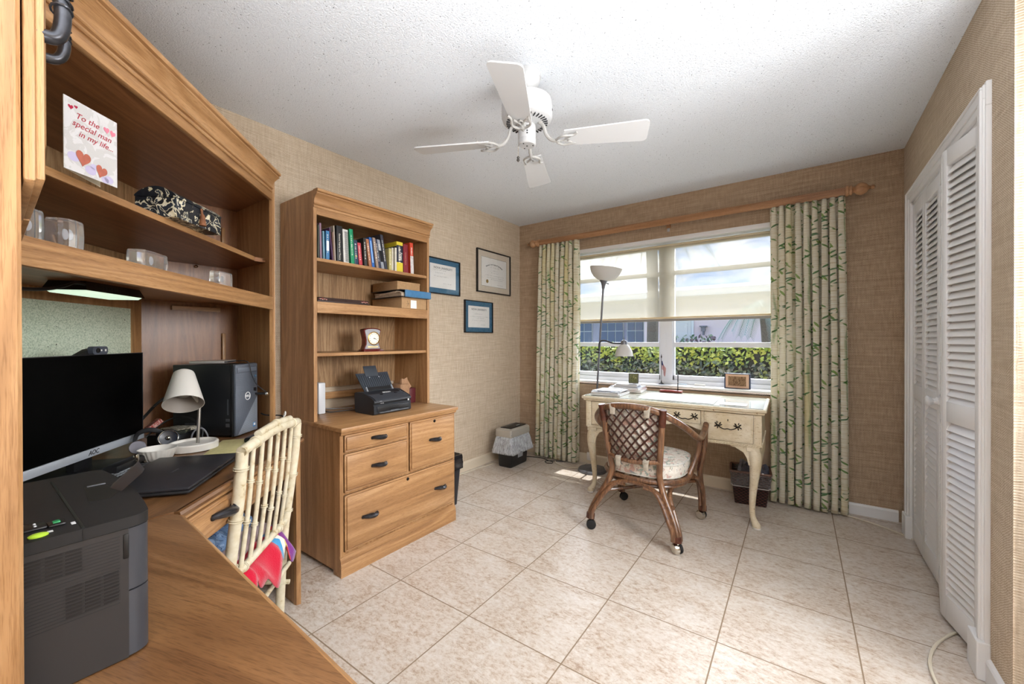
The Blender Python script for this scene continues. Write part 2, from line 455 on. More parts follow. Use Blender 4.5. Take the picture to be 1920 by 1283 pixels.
# back wall with the window opening
WX0, WX1, WZ0, WZ1 = -1.93, -.06, .80, 2.06
g = G()
g.box(XL-.1, WX0, YB, YB+.2, -.02, CE+.02); g.box(WX1, XR+.12, YB, YB+.2, -.02, CE+.02)
g.box(WX0, WX1, YB, YB+.2, -.02, WZ0-.03); g.box(WX0, WX1, YB, YB+.2, WZ1+.012, CE+.02)
struct('wall_back', g, WALLX)
# right wall with closet opening y 2.21..3.36
CY0, CY1, CZ = 2.21, 3.36, 2.02
g = G()
g.box(XR, XR+.10, YR, CY0, -.02, CE+.02); g.box(XR, XR+.10, CY1, YB+.1, -.02, CE+.02); g.box(XR, XR+.10, CY0, CY1, CZ, CE+.02)
struct('wall_right', g, WALLY)
g = G(); g.box(XR+.004, XE+.1, YR, YR+.10, -.02, CE+.02); struct('wall_entry', g, WALLX)
g = G(); g.box(XE, XE+.1, -1.5, YR, -.02, CE+.02); struct('wall_far_entry', g, WALLY)
g = G(); g.box(XL-.1, -.32, YN-.1, YN, -.02, CE+.02); g.box(-.42, -.32, -1.4, YN-.1, -.02, CE+.02); g.box(-.42, XE+.1, -1.5, -1.4, -.02, CE+.02); struct('wall_near', g, WALLX)
g = G(); g.box(1.14, 1.2, YR+.1, YB+.1, -.02, CE); g.box(XR+.1, 1.2, YB+.02, YB+.1, -.02, CE); struct('wall_closet', g, flat('closet_plaster', (190, 186, 180), .9))
BP = [(0, 0), (.013, 0), (.013, .075), (.009, .083), (.004, .088), (0, .09)]
def base(name, path, side=1, h=1.0, mat=WPAINT):
    g = G(); g.mold(path, [(o, z*h) for o, z in BP], side=side); struct(name, g, mat)
BEIGEP = flat('beige_baseboard_paint', (214, 200, 178), .4)
base('baseboard_left', [(XL, YN), (XL, YB)], 1, 1.0, BEIGEP)
base('baseboard_back', [(XL, YB), (-.2, YB)], 1, 1.0, BEIGEP)
base('baseboard_back_right', [(-.2, YB), (XR-.024, YB)], 1, .85)
base('baseboard_right', [(XR, 2.13), (XR, YR-.012), (XE, YR-.012)], 1, .95)
# closet casing (trim_1)
g = G()
for (o, w0, w1) in ((.014, 0, .095), (.02, .028, .085), (.026, .062, .08)):
    for y0, s in ((CY0, -1), (CY1, 1)):
        g.box(XR-o, XR+.001, y0+s*w0, y0+s*w1, .1, CZ+w0, .003)
        
    g.box(XR-o, XR+.001, CY0-w1 if s else 0, CY1+w1, CZ+w0, CZ+w1*.9, .003)
for y0, s in ((CY0, -1), (CY1, 1)): g.box(XR-.034, XR+.001, y0-s*.004, y0+s*.1, 0, .135, .004)
g.box(XR-.002, XR+.10, CY0-.002, CY0+.014, 0, CZ); g.box(XR-.002, XR+.10, CY1-.014, CY1+.002, 0, CZ); g.box(XR-.002, XR+.1, CY0, CY1, CZ-.014, CZ+.002)
struct('trim_1', g, WPAINT)
# bifold louvred leaves
def louvers(L, z0, z1, x0, x1):
    g = G(); n = int(round((z1-z0)/.0305)); p = (z1-z0)/n
    for i in range(n):
        M = Matrix.Translation(((x0+x1)/2, 0, z0+p*(i+.5))) @ Matrix.Rotation(math.radians(63), 4, 'X')
        g.box(-(x1-x0)/2, (x1-x0)/2, -.025, .025, -.0024, .0024, .0015, M, 1)
    return g
def leaf(root, a, b, knob=None):
    """leaf from a to b (floor points); local x runs along it, local -y faces the room"""
    a = Vector(a); b = Vector(b); L = (b-a).length; ang = math.atan2((b-a).y, (b-a).x); fr = ((a.x, a.y, 0), ang)
    g = G(); t = .0145
    g.box(0, .036, -t, t, .02, 2.0, .002); g.box(L-.036, L, -t, t, .02, 2.0, .002)
    for z0, z1 in ((.02, .125), (.855, .94), (1.93, 2.0)): g.box(.036, L-.036, -t, t, z0, z1, .002)
    f = part('leaf_frame', g, WPAINT, root, True, fr=fr, ang=30)
    part('louvers', louvers(L, .125, .855, .034, L-.034), WPAINT, f, True, ang=30)
    part('louvers', louvers(L, .94, 1.93, .034, L-.034), WPAINT, f, True, ang=30)
    if knob:
        g = G(); M = Matrix.Translation((knob, -t, .905)) @ Matrix.Rotation(PI/2, 4, 'X')
        g.lathe([(.016, 0), (.016, .004), (.010, .010), (.009, .018), (.015, .026), (.021, .032), (.021, .037), (.014, .041), (0.001, .042)], 20, M=M)
        part('knob', g, WPAINT, f, True)
d1 = thing('door_1', None, None); d1['kind'] = 'structure'
leaf(d1, (XR+.012, CY1-.016), (XR+.008, 3.068)); leaf(d1, (XR+.008, 3.064), (XR+.012, 2.776), .262)
d2 = thing('door_2', None, None); d2['kind'] = 'structure'
leaf(d2, (XR+.012, 2.770), (.492, 2.488), .05); leaf(d2, (.492, 2.484), (XR+.014, 2.206+.015))

# ------------------------------------------------------------------ window
WY = 3.80
win = thing('window_1', None, None); win['kind'] = 'structure'
VINYL = flat('white_window_frame', (226, 228, 232), .35)
g = G()
g.box(WX0-.01, WX0+.03, WY-.035, WY+.03, WZ0, WZ1+.01); g.box(WX1-.03, WX1+.01, WY-.035, WY+.03, WZ0, WZ1+.01)
g.box(WX0, WX1, WY-.035, WY+.03, WZ1-.03, WZ1+.012); g.box(WX0, WX1, WY-.05, WY+.03, WZ0+.005, WZ0+.042, .003)
g.box(-1.058, -.952, WY-.045, WY+.03, WZ0, WZ1, .004); g.box(-1.006, -1.004, WY-.047, WY, WZ0, WZ1)
part('window_frame', g, VINYL, win)
for x0, x1 in ((WX0+.03, -1.058), (-.952, WX1-.03)):
    g = G()
    g.box(x0, x1, WY-.03, WY+.015, .842, .885, .003); g.box(x0, x1, WY-.028, WY+.012, 1.138, 1.18, .003); g.box(x0, x1, WY-.028, WY+.012, 1.785, 1.822, .003)
    g.box(x0, x0+.014, WY-.03, WY+.015, .842, WZ1-.03, .003); g.box(x1-.014, x1, WY-.03, WY+.015, .842, WZ1-.03, .003)
    part('sash', g, VINYL, win)
    g = G(); g.box(x0, x1, WY-.002, WY+.002, .842, WZ1-.03); part('pane', g, GLASS, win, False)
g = G(); g.box(WX0-.012, WX0, YB-.002, WY, WZ0, WZ1+.012); g.box(WX1, WX1+.012, YB-.002, WY, WZ0, WZ1+.012); g.box(WX0-.012, WX1+.012, YB-.004, WY, WZ1, WZ1+.034)
part('window_reveal', g, WPAINT, win, False)
# stool with paper-covered apron
g = G(); g.box(WX0-.01, WX1+.01, YB-.014, WY-.03, .790, .808, .004); struct('trim_2', g, WPAINT)
# two clear window stops lying on the stool
for k, (x, y, w) in enumerate(((-.86, 3.735, .07), (-.72, 3.728, .085))):
    g = G(); g.box(x-w/2, x+w/2, y-.012, y+.012, .808, .818+.006*k, .003)
    tag(part('window_clip', g, WHITEP if k else flat('pale_blue_plastic', (188, 202, 216), .3)), ['pale blue flat clip lying on the window sill beside the pen', 'white plastic clip lying on the window sill, nearer the photo frame'][k], 'clip')

# ------------------------------------------------------------------ outdoors
g = G(); g.box(-30, 20, 4.0, 60, -.35, -.25); tag(part('lawn', g, m_print('lawn_grass', (70, 88, 42), [((96, 110, 52), .5)], 4), smooth=False), kind='structure')
# hedge
HEDGE = N('hedge_leaf'); oi = HEDGE.a('ShaderNodeAttribute', attribute_name='leafc').outputs['Color']
HEDGE.base(oi); HEDGE.set(Roughness=.5)
def leaves_obj(name, pts, size, cols, parent=None, jit=1.0, seed=1, alongn=None):
    rnd = random.Random(seed); bm = bmesh.new(); cl = []
    for p, nn in pts:
        s = size*rnd.uniform(.7, 1.35); e = Euler((rnd.uniform(-1, 1)*jit, rnd.uniform(-1, 1)*jit, rnd.uniform(0, 6.28))).to_matrix()
        q = Vector(nn).to_track_quat('Z', 'Y').to_matrix() @ e
        vs = [bm.verts.new(Vector(p)+q @ Vector(v)*s) for v in ((-.5, 0, 0), (-.12, .27, .05), (.5, 0, -.04), (-.12, -.27, .05))]
        bm.faces.new(vs); cl.append(rnd.choice(cols(p, rnd)))
    me = bpy.data.meshes.new(name); bm.to_mesh(me); bm.free()
    at = me.color_attributes.new('leafc', 'FLOAT_COLOR', 'CORNER')
    d = [v for c in cl for _ in range(4) for v in c]
    at.data.foreach_set('color', d)
    me.materials.append(HEDGE.m)
    o = bpy.data.objects.new(name, me); C.objects.link(o)
    if parent: o.parent = parent
    return o
hd = thing('clipped_hedge', 'long clipped green hedge outside the window, sunlit yellow green along its top', 'hedge', (-2.5, 5.6, -.25))
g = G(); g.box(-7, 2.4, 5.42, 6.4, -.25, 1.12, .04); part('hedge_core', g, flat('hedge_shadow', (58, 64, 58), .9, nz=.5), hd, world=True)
rnd = random.Random(5); pts = []
for i in range(15000):
    x = rnd.uniform(-6, 1.6)
    if rnd.random() < .72:
        z = rnd.uniform(.35, 1.13); pts.append(((x, 5.40+rnd.uniform(-.05, .03)+.03*math.sin(x*9), z), (rnd.uniform(-.3, .3), -1, .3)))
    else: pts.append(((x, rnd.uniform(5.38, 6.3), 1.12+rnd.uniform(-.02, .035)), (0, -.2, 1)))
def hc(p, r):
    top = p[2] > 1.09  # sunlight on the upper leaves is painted in as yellow green by height
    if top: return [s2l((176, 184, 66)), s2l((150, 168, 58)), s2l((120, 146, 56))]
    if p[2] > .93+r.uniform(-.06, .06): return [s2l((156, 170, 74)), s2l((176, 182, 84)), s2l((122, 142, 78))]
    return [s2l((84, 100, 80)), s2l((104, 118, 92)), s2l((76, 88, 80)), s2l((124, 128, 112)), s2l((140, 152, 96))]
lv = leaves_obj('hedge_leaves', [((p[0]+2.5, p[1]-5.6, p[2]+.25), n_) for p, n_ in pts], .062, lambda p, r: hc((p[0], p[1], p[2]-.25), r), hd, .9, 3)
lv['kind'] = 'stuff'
# neighbour's house
ho = thing('neighbour_house', 'pale pink single storey house with white door beyond the hedge', 'house', (-4, 14.5, -.25))
PINK = flat('pink_stucco', (240, 216, 214), .9, nz=.06); BLUEW = flat('dark_blue_window_glass', (84, 98, 124), .12); SHW = flat('white_house_trim', (226, 224, 222), .6)
g = G(); g.box(-4.55, 3, 14.2, 20, -.25, 2.55); part('wall', g, PINK, ho, False, world=True)
g = G(); g.box(-11, -4.55, 15.2, 20, -.25, 2.55); part('shaded_wing_wall', g, flat('shaded_stucco', (188, 182, 200), .9, nz=.06), ho, False, world=True)  # this wing's shade is painted into its mauve stucco colour
g = G(); g.box(-12, 4, 13.2, 20.5, 2.55, 2.75); g.extr([(-12, 13.2, 2.75), (-12, 20.5, 2.75), (-12, 17, 3.3)], (16, 0, 0)); part('roof', g, flat('white_metal_roof', (222, 222, 224), .6), ho, False, world=True)
g = G(); g.box(-3.62, -2.92, 14.14, 14.2, -.25, 2.05); part('door_frame', g, SHW, ho, False, world=True)
g = G(); g.box(-3.54, -3.0, 14.11, 14.15, -.2, 1.98)
for z0, z1 in ((.2, .85), (1.05, 1.75)): g.box(-3.44, -3.1, 14.095, 14.115, z0, z1, .02)
part('entry_door', g, flat('cream_door', (216, 210, 204), .6), ho, False, world=True)
g = G(); g.box(-2.72, -2.52, 14.0, 14.2, 1.62, 1.66); g.box(-2.68, -2.56, 14.04, 14.16, 1.48, 1.62); g.box(-2.64, -2.6, 14.06, 14.2, 1.36, 1.48); part('wall_lantern', g, flat('lantern_grey', (120, 118, 122), .5), ho, False, world=True)
for x0 in (-10.4, -9.2, -8.0, -6.6, -5.5):
    w = .95 if x0 > -7 else 1.05
    g = G(); g.box(x0, x0+w, 15.12, 15.22, .5, 2.1); wf = part('window', g, SHW, ho, False, world=True)
    g = G()
    for i in range(3):
        for j in range(3): g.box(x0+.03+i*w/3, x0+w/3-.015+i*w/3, 15.09, 15.13, .53+j*.52, 1.02+j*.52)
    part('pane', g, BLUEW, wf, False, world=True)
# palms
def palm(name, x, y, zc, R, n, label, seed, grp=None, hgt=None):
    t = thing(name, label, 'palm tree', (x, y, -.25))
    g = G(); g.tube(spl([(x, y, -.25), (x+.05, y, zc*.5), (x, y, zc)], 6), [.14]*12+[.12], 10); part('trunk', g, flat('palm_bark', (120, 106, 92), .9, nz=.4), t, world=True)
    rnd = random.Random(seed); g = G()
    for i in range(n):
        a = 2*PI*i/n+rnd.uniform(-.15, .15); L = R*rnd.uniform(.85, 1.1); lift = rnd.uniform(.15, .75)
        P = [Vector((x+math.cos(a)*L*s, y+math.sin(a)*L*s, zc+L*(lift*s*1.6-(.75+lift*.9)*s*s*1.25))) for s in [k/9 for k in range(10)]]
        g.tube(P, [.016*(1-.8*k/9) for k in range(10)], 4)
        for k in range(1, 10):
            for m in range(5):
                p = P[k-1].lerp(P[k], m/5); d = (P[k]-P[k-1]).normalized(); sd = d.cross(Vector((0, 0, 1))).normalized()
                for sg in (-1, 1):
                    ln = R*.30*(1-.55*abs(k/9-.4)); tip = p+(d*.7+sd*sg*.75+Vector((0, 0, -.55))).normalized()*ln
                    w = d*.0075
                    g.face([p-w, p+w, tip+w*.2, tip-w*.2])
    o = part('fronds', g, flat('palm_green_'+name, (128, 156, 140), .6, nz=.3), t, False, world=True)
palm('fan_palm', -.55, 8.9, 1.78, .80, 13, 'low palm with drooping green fronds beyond the hedge, right pane', 3)
palm('tall_palm', -3.1, 10.2, 4.1, 1.5, 18, 'tall palm with its crown showing through the roller shade', 8)
tag(leaves_obj('garden_shrub', [((rnd.uniform(-3.55, -2.2), 13.6+rnd.uniform(-.3, .3), rnd.uniform(.3, 1.0+.35*(i % 3 == 0))), (0, -1, .4)) for i in range(700)], .16, lambda p, r: [s2l((96, 118, 92)), s2l((150, 160, 130)), s2l((120, 96, 100))], None, 1, 9), 'leafy garden shrub in front of the pink house wall', 'shrub')

# ------------------------------------------------------------------ world and lights
w = bpy.data.worlds.new('sky'); bpy.context.scene.world = w; w.use_nodes = True; nt = w.node_tree
bg = nt.nodes['Background']
class WN(N):
    def __init__(s): s.t = nt
n = WN(); co = n.coord('Generated'); sx = n.sep(co)
grad = n.ramp(sx['Z'], [(0, s2l((180, 206, 236))), (.09, s2l((128, 174, 228))), (.18, s2l((88, 146, 218))), (.6, s2l((70, 128, 206)))])
f = n.noise(n.map(co, sc=(1, 1, 2.2), loc=(.37, .1, .05)), 3.4, 7, .58, .3)
cl = n.ramp(f, [(.47, (0, 0, 0, 1)), (.58, (1, 1, 1, 1))])
nt.links.new(n.mix(cl, grad, s2l((250, 250, 252))), bg.inputs['Color']); bg.inputs['Strength'].default_value = 3.0
def sun(name, el, az, st, ang, col=(1, 1, 1)):
    """az: compass of where the light comes from, degrees from +Y towards +X"""
    l = bpy.data.lights.new(name, 'SUN'); l.energy = st; l.angle = math.radians(ang); l.color = col
    o = bpy.data.objects.new(name, l); C.objects.link(o)
    e, a = math.radians(el), math.radians(az)
    d = -Vector((math.cos(e)*math.sin(a), math.cos(e)*math.cos(a), math.sin(e)))
    o.rotation_euler = d.to_track_quat('-Z', 'Y').to_euler(); return o
sun('sun', 69, 8, 6, .6, (1, .96, .9))
sun('bright_sky_haze', 24, 4, 16, 70, (.97, .98, 1))
def area(name, loc, tgt, sx_, sy_, e, col=(1, 1, 1), spread=180):
    l = bpy.data.lights.new(name, 'AREA'); l.shape = 'RECTANGLE'; l.size = sx_; l.size_y = sy_; l.energy = e; l.color = col; l.spread = math.radians(spread)
    o = bpy.data.objects.new(name, l); C.objects.link(o); o.location = loc
    o.rotation_euler = (Vector(tgt)-Vector(loc)).to_track_quat('-Z', 'Y').to_euler(); return o
area('bounce_fill', (.88, -.36, .72), (.80, -.20, 2.448), 1.6, 1.5, 150, (.92, .96, 1), 128)  # unseen fill light added behind the camera, aimed up at the ceiling
area('entry_fill', (1.35, 1.40, 1.6), (-2.0, 1.9, .9), .7, .8, 30, (.94, .97, 1), 110)  # unseen fill light added in the entry to brighten the left-hand furniture

# ------------------------------------------------------------------ camera
cam = bpy.data.cameras.new('camera'); co_ = bpy.data.objects.new('camera', cam); C.objects.link(co_)
cam.sensor_width = 36; cam.lens = 756.58/1920*36; cam.clip_start = .02; cam.clip_end = 200
yaw, pitch, roll = .6265, .004, -.0018
fw = Vector((-math.sin(yaw)*math.cos(pitch), math.cos(yaw)*math.cos(pitch), -math.sin(pitch)))
rr = Vector((math.cos(yaw), math.sin(yaw), 0)); uu = rr.cross(fw)
r2 = rr*math.cos(roll)+uu*math.sin(roll); u2 = uu*math.cos(roll)-rr*math.sin(roll)
co_.matrix_world = Matrix(((r2.x, u2.x, -fw.x, 0), (r2.y, u2.y, -fw.y, 0), (r2.z, u2.z, -fw.z, 1.2), (0, 0, 0, 1)))
sc = bpy.context.scene; sc.camera = co_
sc.view_settings.view_transform = 'Standard'; sc.view_settings.look = 'None'; sc.view_settings.gamma = 1; sc.view_settings.exposure = 0.2
try: sc.view_settings.use_curve_mapping = False
except Exception: pass
# ------------------------------------------------------------------ oak furniture
def pull(L=.092, w=.0125, h=.020):
    """bow pull lying along local x, standing out along -y"""
    g = G(); n = 14; P = []; R = []
    for i in range(n+1):
        t = i/n; a = (t-.5)*2
        P.append((a*L/2, -h*(1-abs(a)**2.6)-.001, -.004*math.sin(a*2.2))); R.append(w*(.55+.55*(1-abs(a)**1.6)))
    g.tube(P, R, 10, sq=1.25)
    for s in (-1, 1):
        P2 = []
        for k in range(9):
            q = k/8; a = .26+s*(q-.5)*.26; ph = PI*q
            P2.append((a*L/2, -h*(1-abs(a)**2.6)-.0105*math.sin(ph)*1.1-.001, .0125*math.cos(ph)))
        g.tube(P2, .0019, 6)
    for a in (-1, 1): g.ball((a*L/2*.93, -.003, 0), .007, 10, (1.2, .8, 1))
    return g
PULLMESH = []
def add_pull(parent, M_world, name='handle', s=1.0):
    g = pull(); bmesh.ops.transform(g.bm, matrix=M_world @ Matrix.Scale(s, 4), verts=g.bm.verts)
    return part(name, g, PEWTER, parent, True, world=True)
def pullM(p, out):
    """out = outward normal of the drawer face"""
    y = -Vector(out).normalized(); z = Vector((0, 0, 1)); x = y.cross(z)
    return Matrix(((x.x, y.x, 0, p[0]), (x.y, y.y, 0, p[1]), (0, 0, 1, p[2]), (0, 0, 0, 1)))
def lock(parent, p):
    g = G(); M = Matrix.Translation(p) @ Matrix.Rotation(PI/2, 4, 'Y')
    g.lathe([(.0095, 0), (.0095, .002), (.006, .0035), (.0055, .0015)], 16, M=M); g.box(p[0]+.001, p[0]+.003, p[1]-.001, p[1]+.001, p[2]-.004, p[2]+.004)
    part('lock', g, flat('dark_lock', (40, 34, 28), .35, .8), parent, True, world=True)
fc = thing('file_cabinet', 'honey oak filing cabinet with four drawers standing against the left wall', 'cabinet', (-2.2, 1.55, 0))
for y0 in (1.137, 1.941):
    g = G(); g.box(-2.515, -1.897, y0, y0+.019, .022, .736); part('side_panel', g, OAK['z'], fc, False, world=True)
g = G(); g.box(-2.51, -1.902, 1.15, 1.95, .07, .73); part('front_frame', g, OAK['z'], fc, False, world=True)
g = G(); g.box(-2.515, -1.868, 1.129, 1.968, .737, .760, .004); g.mold([(-1.893, 1.135), (-1.893, 1.962)], [(0, .716), (.010, .722), (.014, .737), (0, .737)]); part('top', g, OAK['y'], fc, True, world=True)
g = G(); g.box(-1.96, -1.897, 1.138, 1.959, 0, .10); g.mold([(-1.898, 1.136), (-1.898, 1.961)], [(0, .0), (.013, 0), (.013, .062), (.009, .068), (.0105, .074), (.007, .088), (.001, .098), (0, .108)]); part('plinth', g, OAK['y'], fc, True, world=True)
def drawer_face(root, x, y0, y1, z0, z1, pulls, lk=None, t=.017):
    g = G(); a = .012
    # field with a moulded lip
    g.box(x-.004, x+t*.55, y0, y1, z0, z1, .002); 
    vs = []
    ins = .011
    g.box(x, x+t, y0+ins, y1-ins, z0+ins, z1-ins, .003)
    for (p0, p1, q0, q1) in ((y0, y1, z0, z0+.008), (y0, y1, z1-.008, z1), (y0, y0+.008, z0, z1), (y1-.008, y1, z0, z1)): g.box(x, x+t*.8, p0, p1, q0, q1, .003)
    d = part('drawer', g, OAK['y'], root, True, world=True)
    for (py, pz) in pulls: add_pull(d, pullM((x+t, py, pz), (1, 0, 0)))
    if lk: lock(d, (x+t, lk[0], lk[1]))
XFc = -1.900
drawer_face(fc, XFc, 1.158, 1.560, .630, .716, [(1.359, .675)])
drawer_face(fc, XFc, 1.158, 1.560, .424, .620, [(1.359, .525)])
drawer_face(fc, XFc, 1.577, 1.950, .424, .716, [(1.772, .580)], (1.768, .694))
drawer_face(fc, XFc, 1.158, 1.950, .122, .410, [(1.301, .268), (1.815, .265)], (1.556, .388))

CROWN = [(0, .0), (.005, 0), (.007, .003), (.007, .010), (.003, .0115), (.003, .014), (.011, .0155), (.013, .019), (.011, .0235), (.009, .0245), (.009, .030), (.011, .040), (.018, .052), (.030, .063), (.038, .069), (.039, .073), (.034, .0745), (.034, .077), (.044, .079), (.046, .083), (.046, .091), (.042, .095), (0, .095)]
def crown(path, z, side=1, s=1.0): 
    g = G(); g.mold(path, [(o*s, z+q) for o, q in CROWN], side=side); return g
bh = thing('bookcase', 'honey oak bookcase hutch with three shelves on top of the filing cabinet', 'bookcase', (-2.33, 1.55, .76))
BX = -2.140
for y0 in (1.135, 1.944):
    g = G(); g.box(-2.515, BX, y0, y0+.019, .7605, 2.012, .0015); part('side_panel', g, OAK['z'], bh, False, world=True)
g = G(); g.box(-2.510, -2.500, 1.154, 1.944, .90, 1.915); part('back_panel', g, OAKP['z'], bh, False, world=True)
g = G(); g.box(-2.5, -2.485, 1.154, 1.944, .825, .868); part('back_rail', g, OAK['y'], bh, False, world=True)
g = G(); g.box(-2.51, BX-.001, 1.154, 1.944, 1.905, 1.923); g.box(BX-.02, BX, 1.154, 1.944, 1.885, 1.925, .002); part('top_panel', g, OAK['y'], bh, False, world=True)
for z, d in ((1.634, .004), (1.113, .010)):
    g = G(); g.box(-2.5, BX-d, 1.156, 1.942, z, z+.019, .003); part('shelf', g, OAK['y'], bh, False, world=True)
g = G(); g.box(-2.5, BX-.019, 1.155, 1.943, 1.392, 1.411); g.box(BX-.02, BX+.001, 1.154, 1.944, 1.352, 1.414, .003); part('fixed_shelf', g, OAK['y'], bh, False, world=True)
g = crown([(BX-.001, 1.135), (BX-.001, 1.963)], 1.921); part('crown_moulding', g, OAK['y'], bh, True, world=True, ang=25)
g = G(); g.box(-2.51, BX+.03, 1.137, 1.961, 2.008, 2.014); part('dust_cover', g, OAK['y'], bh, False, world=True)

# ---- corner desk
S2 = math.sqrt(.5)
dA, dB = Vector((-1.835, .922)), Vector((-1.303, .338))           # ends of the slanted front edge of the top
dd = (dB-dA).normalized(); dn = Vector((-dd.y, dd.x)); dn = dn if dn.x > 0 else -dn   # outward
cd = thing('corner_desk', 'honey oak corner desk with slanted front drawer under the computer', 'desk', (-2.1, .3, 0))
g = G()
poly = [(-2.515, .924), (dA.x, dA.y), (dB.x, dB.y), (-1.303, -.362), (-2.515, -.362)]
inn = [(-2.515, .924), (dA.x-.012, dA.y), (dB.x-.012, dB.y-.0), (-1.31, -.362), (-2.515, -.362)]
g.prism(inn, .735, .760)
g.mold([(-2.3, .915), (dA.x-.014, .915), (dB.x-.010, dB.y-.008)], [(0, .735), (.006, .735), (.013, .742), (.016, .750), (.013, .758), (.006, .760), (0, .760)], side=-1)
part('top', g, TOPW['y'], cd, True, world=True, fr=((-1.8, .5, 0), math.atan2(dd.y, dd.x)+PI/2), ang=30)
ang_d = math.atan2(dd.y, dd.x)
def dfr(u, off): # point on slanted front, u metres from A end, off = outward
    p = dA+dd*u+dn*off; return p
FRD = ((dA.x, dA.y, 0), ang_d)   # local x runs from A to B, local y ...
ysg = 1 if (Matrix.Rotation(ang_d, 3, 'Z') @ Vector((0, 1, 0))).xy.dot(dn) > 0 else -1
def dbox(g, u0, u1, o0, o1, z0, z1, b=0):
    g.box(u0, u1, ysg*o0, ysg*o1, z0, z1, b)
def dpart(name, g, mat, parent, **k):
    M = Matrix.Translation(FRD[0]) @ Matrix.Rotation(ang_d, 4, 'Z'); bmesh.ops.transform(g.bm, matrix=M, verts=g.bm.verts)
    return part(name, g, mat, parent, world=True, fr=FRD, **k)
LF = (dB-dA).length
g = G(); dbox(g, .012, LF-.0, -.045, -.026, .615, .736, .001)
g.box(.012, LF, min(ysg*-.026, ysg*-.012), max(ysg*-.026, ysg*-.012), .722, .737, .004)
dpart('apron', g, OAK['x'], cd)
g = G(); dbox(g, .06, LF-.045, -.028, -.012, .628, .716, .004); dbox(g, .072, LF-.057, -.02, -.008, .640, .704, .003)
dr = dpart('drawer', g, OAK['x'], cd)
for u in (LF-.195,):
    p = dA+dd*u-dn*.008; add_pull(dr, pullM((p.x, p.y, .678), (dn.x, dn.y, 0)), s=1.12)
g = G(); g.box(-2.5, -1.875, .902, .921, 0.0, .736, .001); part('end_panel', g, OAK['z'], cd, False, world=True)
g = G(); g.prism([(-1.878, .900), (-1.862, .904), (-1.856, .921), (-1.878, .921)], 0, .736); part('front_post', g, OAK['z'], cd, False, world=True)
g = G(); g.box(-1.36, -1.34, -.35, .30, 0, .735); part('inner_panel', g, OAKD['z'], cd, False, world=True)

# ---- wing desk under the near wall
wd = thing('return_desk', 'long oak return desk in the foreground holding the laser printer', 'desk', (-.85, 0, 0))
wA, wB = Vector((-1.300, .338)), Vector((-.34, .296))
g = G(); g.prism([(-1.302, -.362), (-1.302, .318), (-1.285, .330), (wA.x+.03, wA.y-.006), (wB.x, wB.y-.006), (wB.x, -.362)], .735, .7605)
part('top', g, TOPW['x'], wd, True, world=True, fr=((-.8, 0, .0), .3), ang=30)
g = G(); g.mold([(wA.x+.022, wA.y-.006), (wB.x, wB.y-.006), (wB.x, -.36)], [(0, .735), (.004, .735), (.008, .740), (.009, .748), (.008, .756), (.002, .7606), (0, .7606)], side=-1)
part('edge_band', g, OAK['x'], wd, True, world=True)
g = G(); g.box(-1.30, -.37, .262, .280, .60, .735); part('apron', g, OAK['x'], wd, False, world=True)
for x0 in (-.39, -1.28):
    g = G(); g.box(x0, x0+.022, -.35, .27, 0, .735); part('end_panel', g, OAKD['z'], wd, False, world=True)

# ---- corner hutch
CHX, CHY = -2.107, .925
nA, nB = Vector((-2.107, .916)), Vector((-1.250, .059))
ch = thing('corner_hutch', 'honey oak corner hutch with two open shelves and slanted front above the desk', 'hutch', (-2.2, .3, .76))
FH = ((nA.x, nA.y, 0), math.atan2((nB-nA).y, (nB-nA).x)); LH = (nB-nA).length
def hpt(u, off): # off outward (+x,+y)
    return Vector((nA.x+u*S2+off*S2, nA.y-u*S2+off*S2))
def hbox(g, u0, u1, o0, o1, z0, z1, b=0): g.box(u0, u1, min(o0, o1), max(o0, o1), z0, z1, b)
def hpart(name, g, mat, parent, **k):
    M = Matrix.Translation(FH[0]) @ Matrix.Rotation(FH[1], 4, 'Z'); bmesh.ops.transform(g.bm, matrix=M, verts=g.bm.verts)
    return part(name, g, mat, parent, world=True, fr=FH, **k)
g = G(); g.prism([(-2.515, CHY-.019), (-2.115, CHY-.019), (-2.107, CHY-.012), (-2.107, CHY), (-2.515, CHY)], .7605, 2.011); part('side_panel', g, OAK['z'], ch, False, world=True)
g = G(); hbox(g, -.012, .010, -.014, .004, .7605, 1.925, .002); hpart('front_post', g, OAK['z'], ch)
g = G(); hbox(g, LH-.012, LH+.008, -.014, .004, .7605, 1.925, .002); hpart('front_post', g, OAK['z'], ch)
g = G(); g.box(-1.262, -1.243, -.365, .054, .7605, 1.925); part('side_panel', g, OAK['z'], ch, False, world=True)
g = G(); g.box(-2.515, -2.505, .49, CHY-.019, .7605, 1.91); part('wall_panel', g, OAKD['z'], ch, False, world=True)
g = G(); g.box(-1.68, -1.26, -.365, -.352, .7605, 1.91); part('wall_panel', g, OAKD['z'], ch, False, world=True)
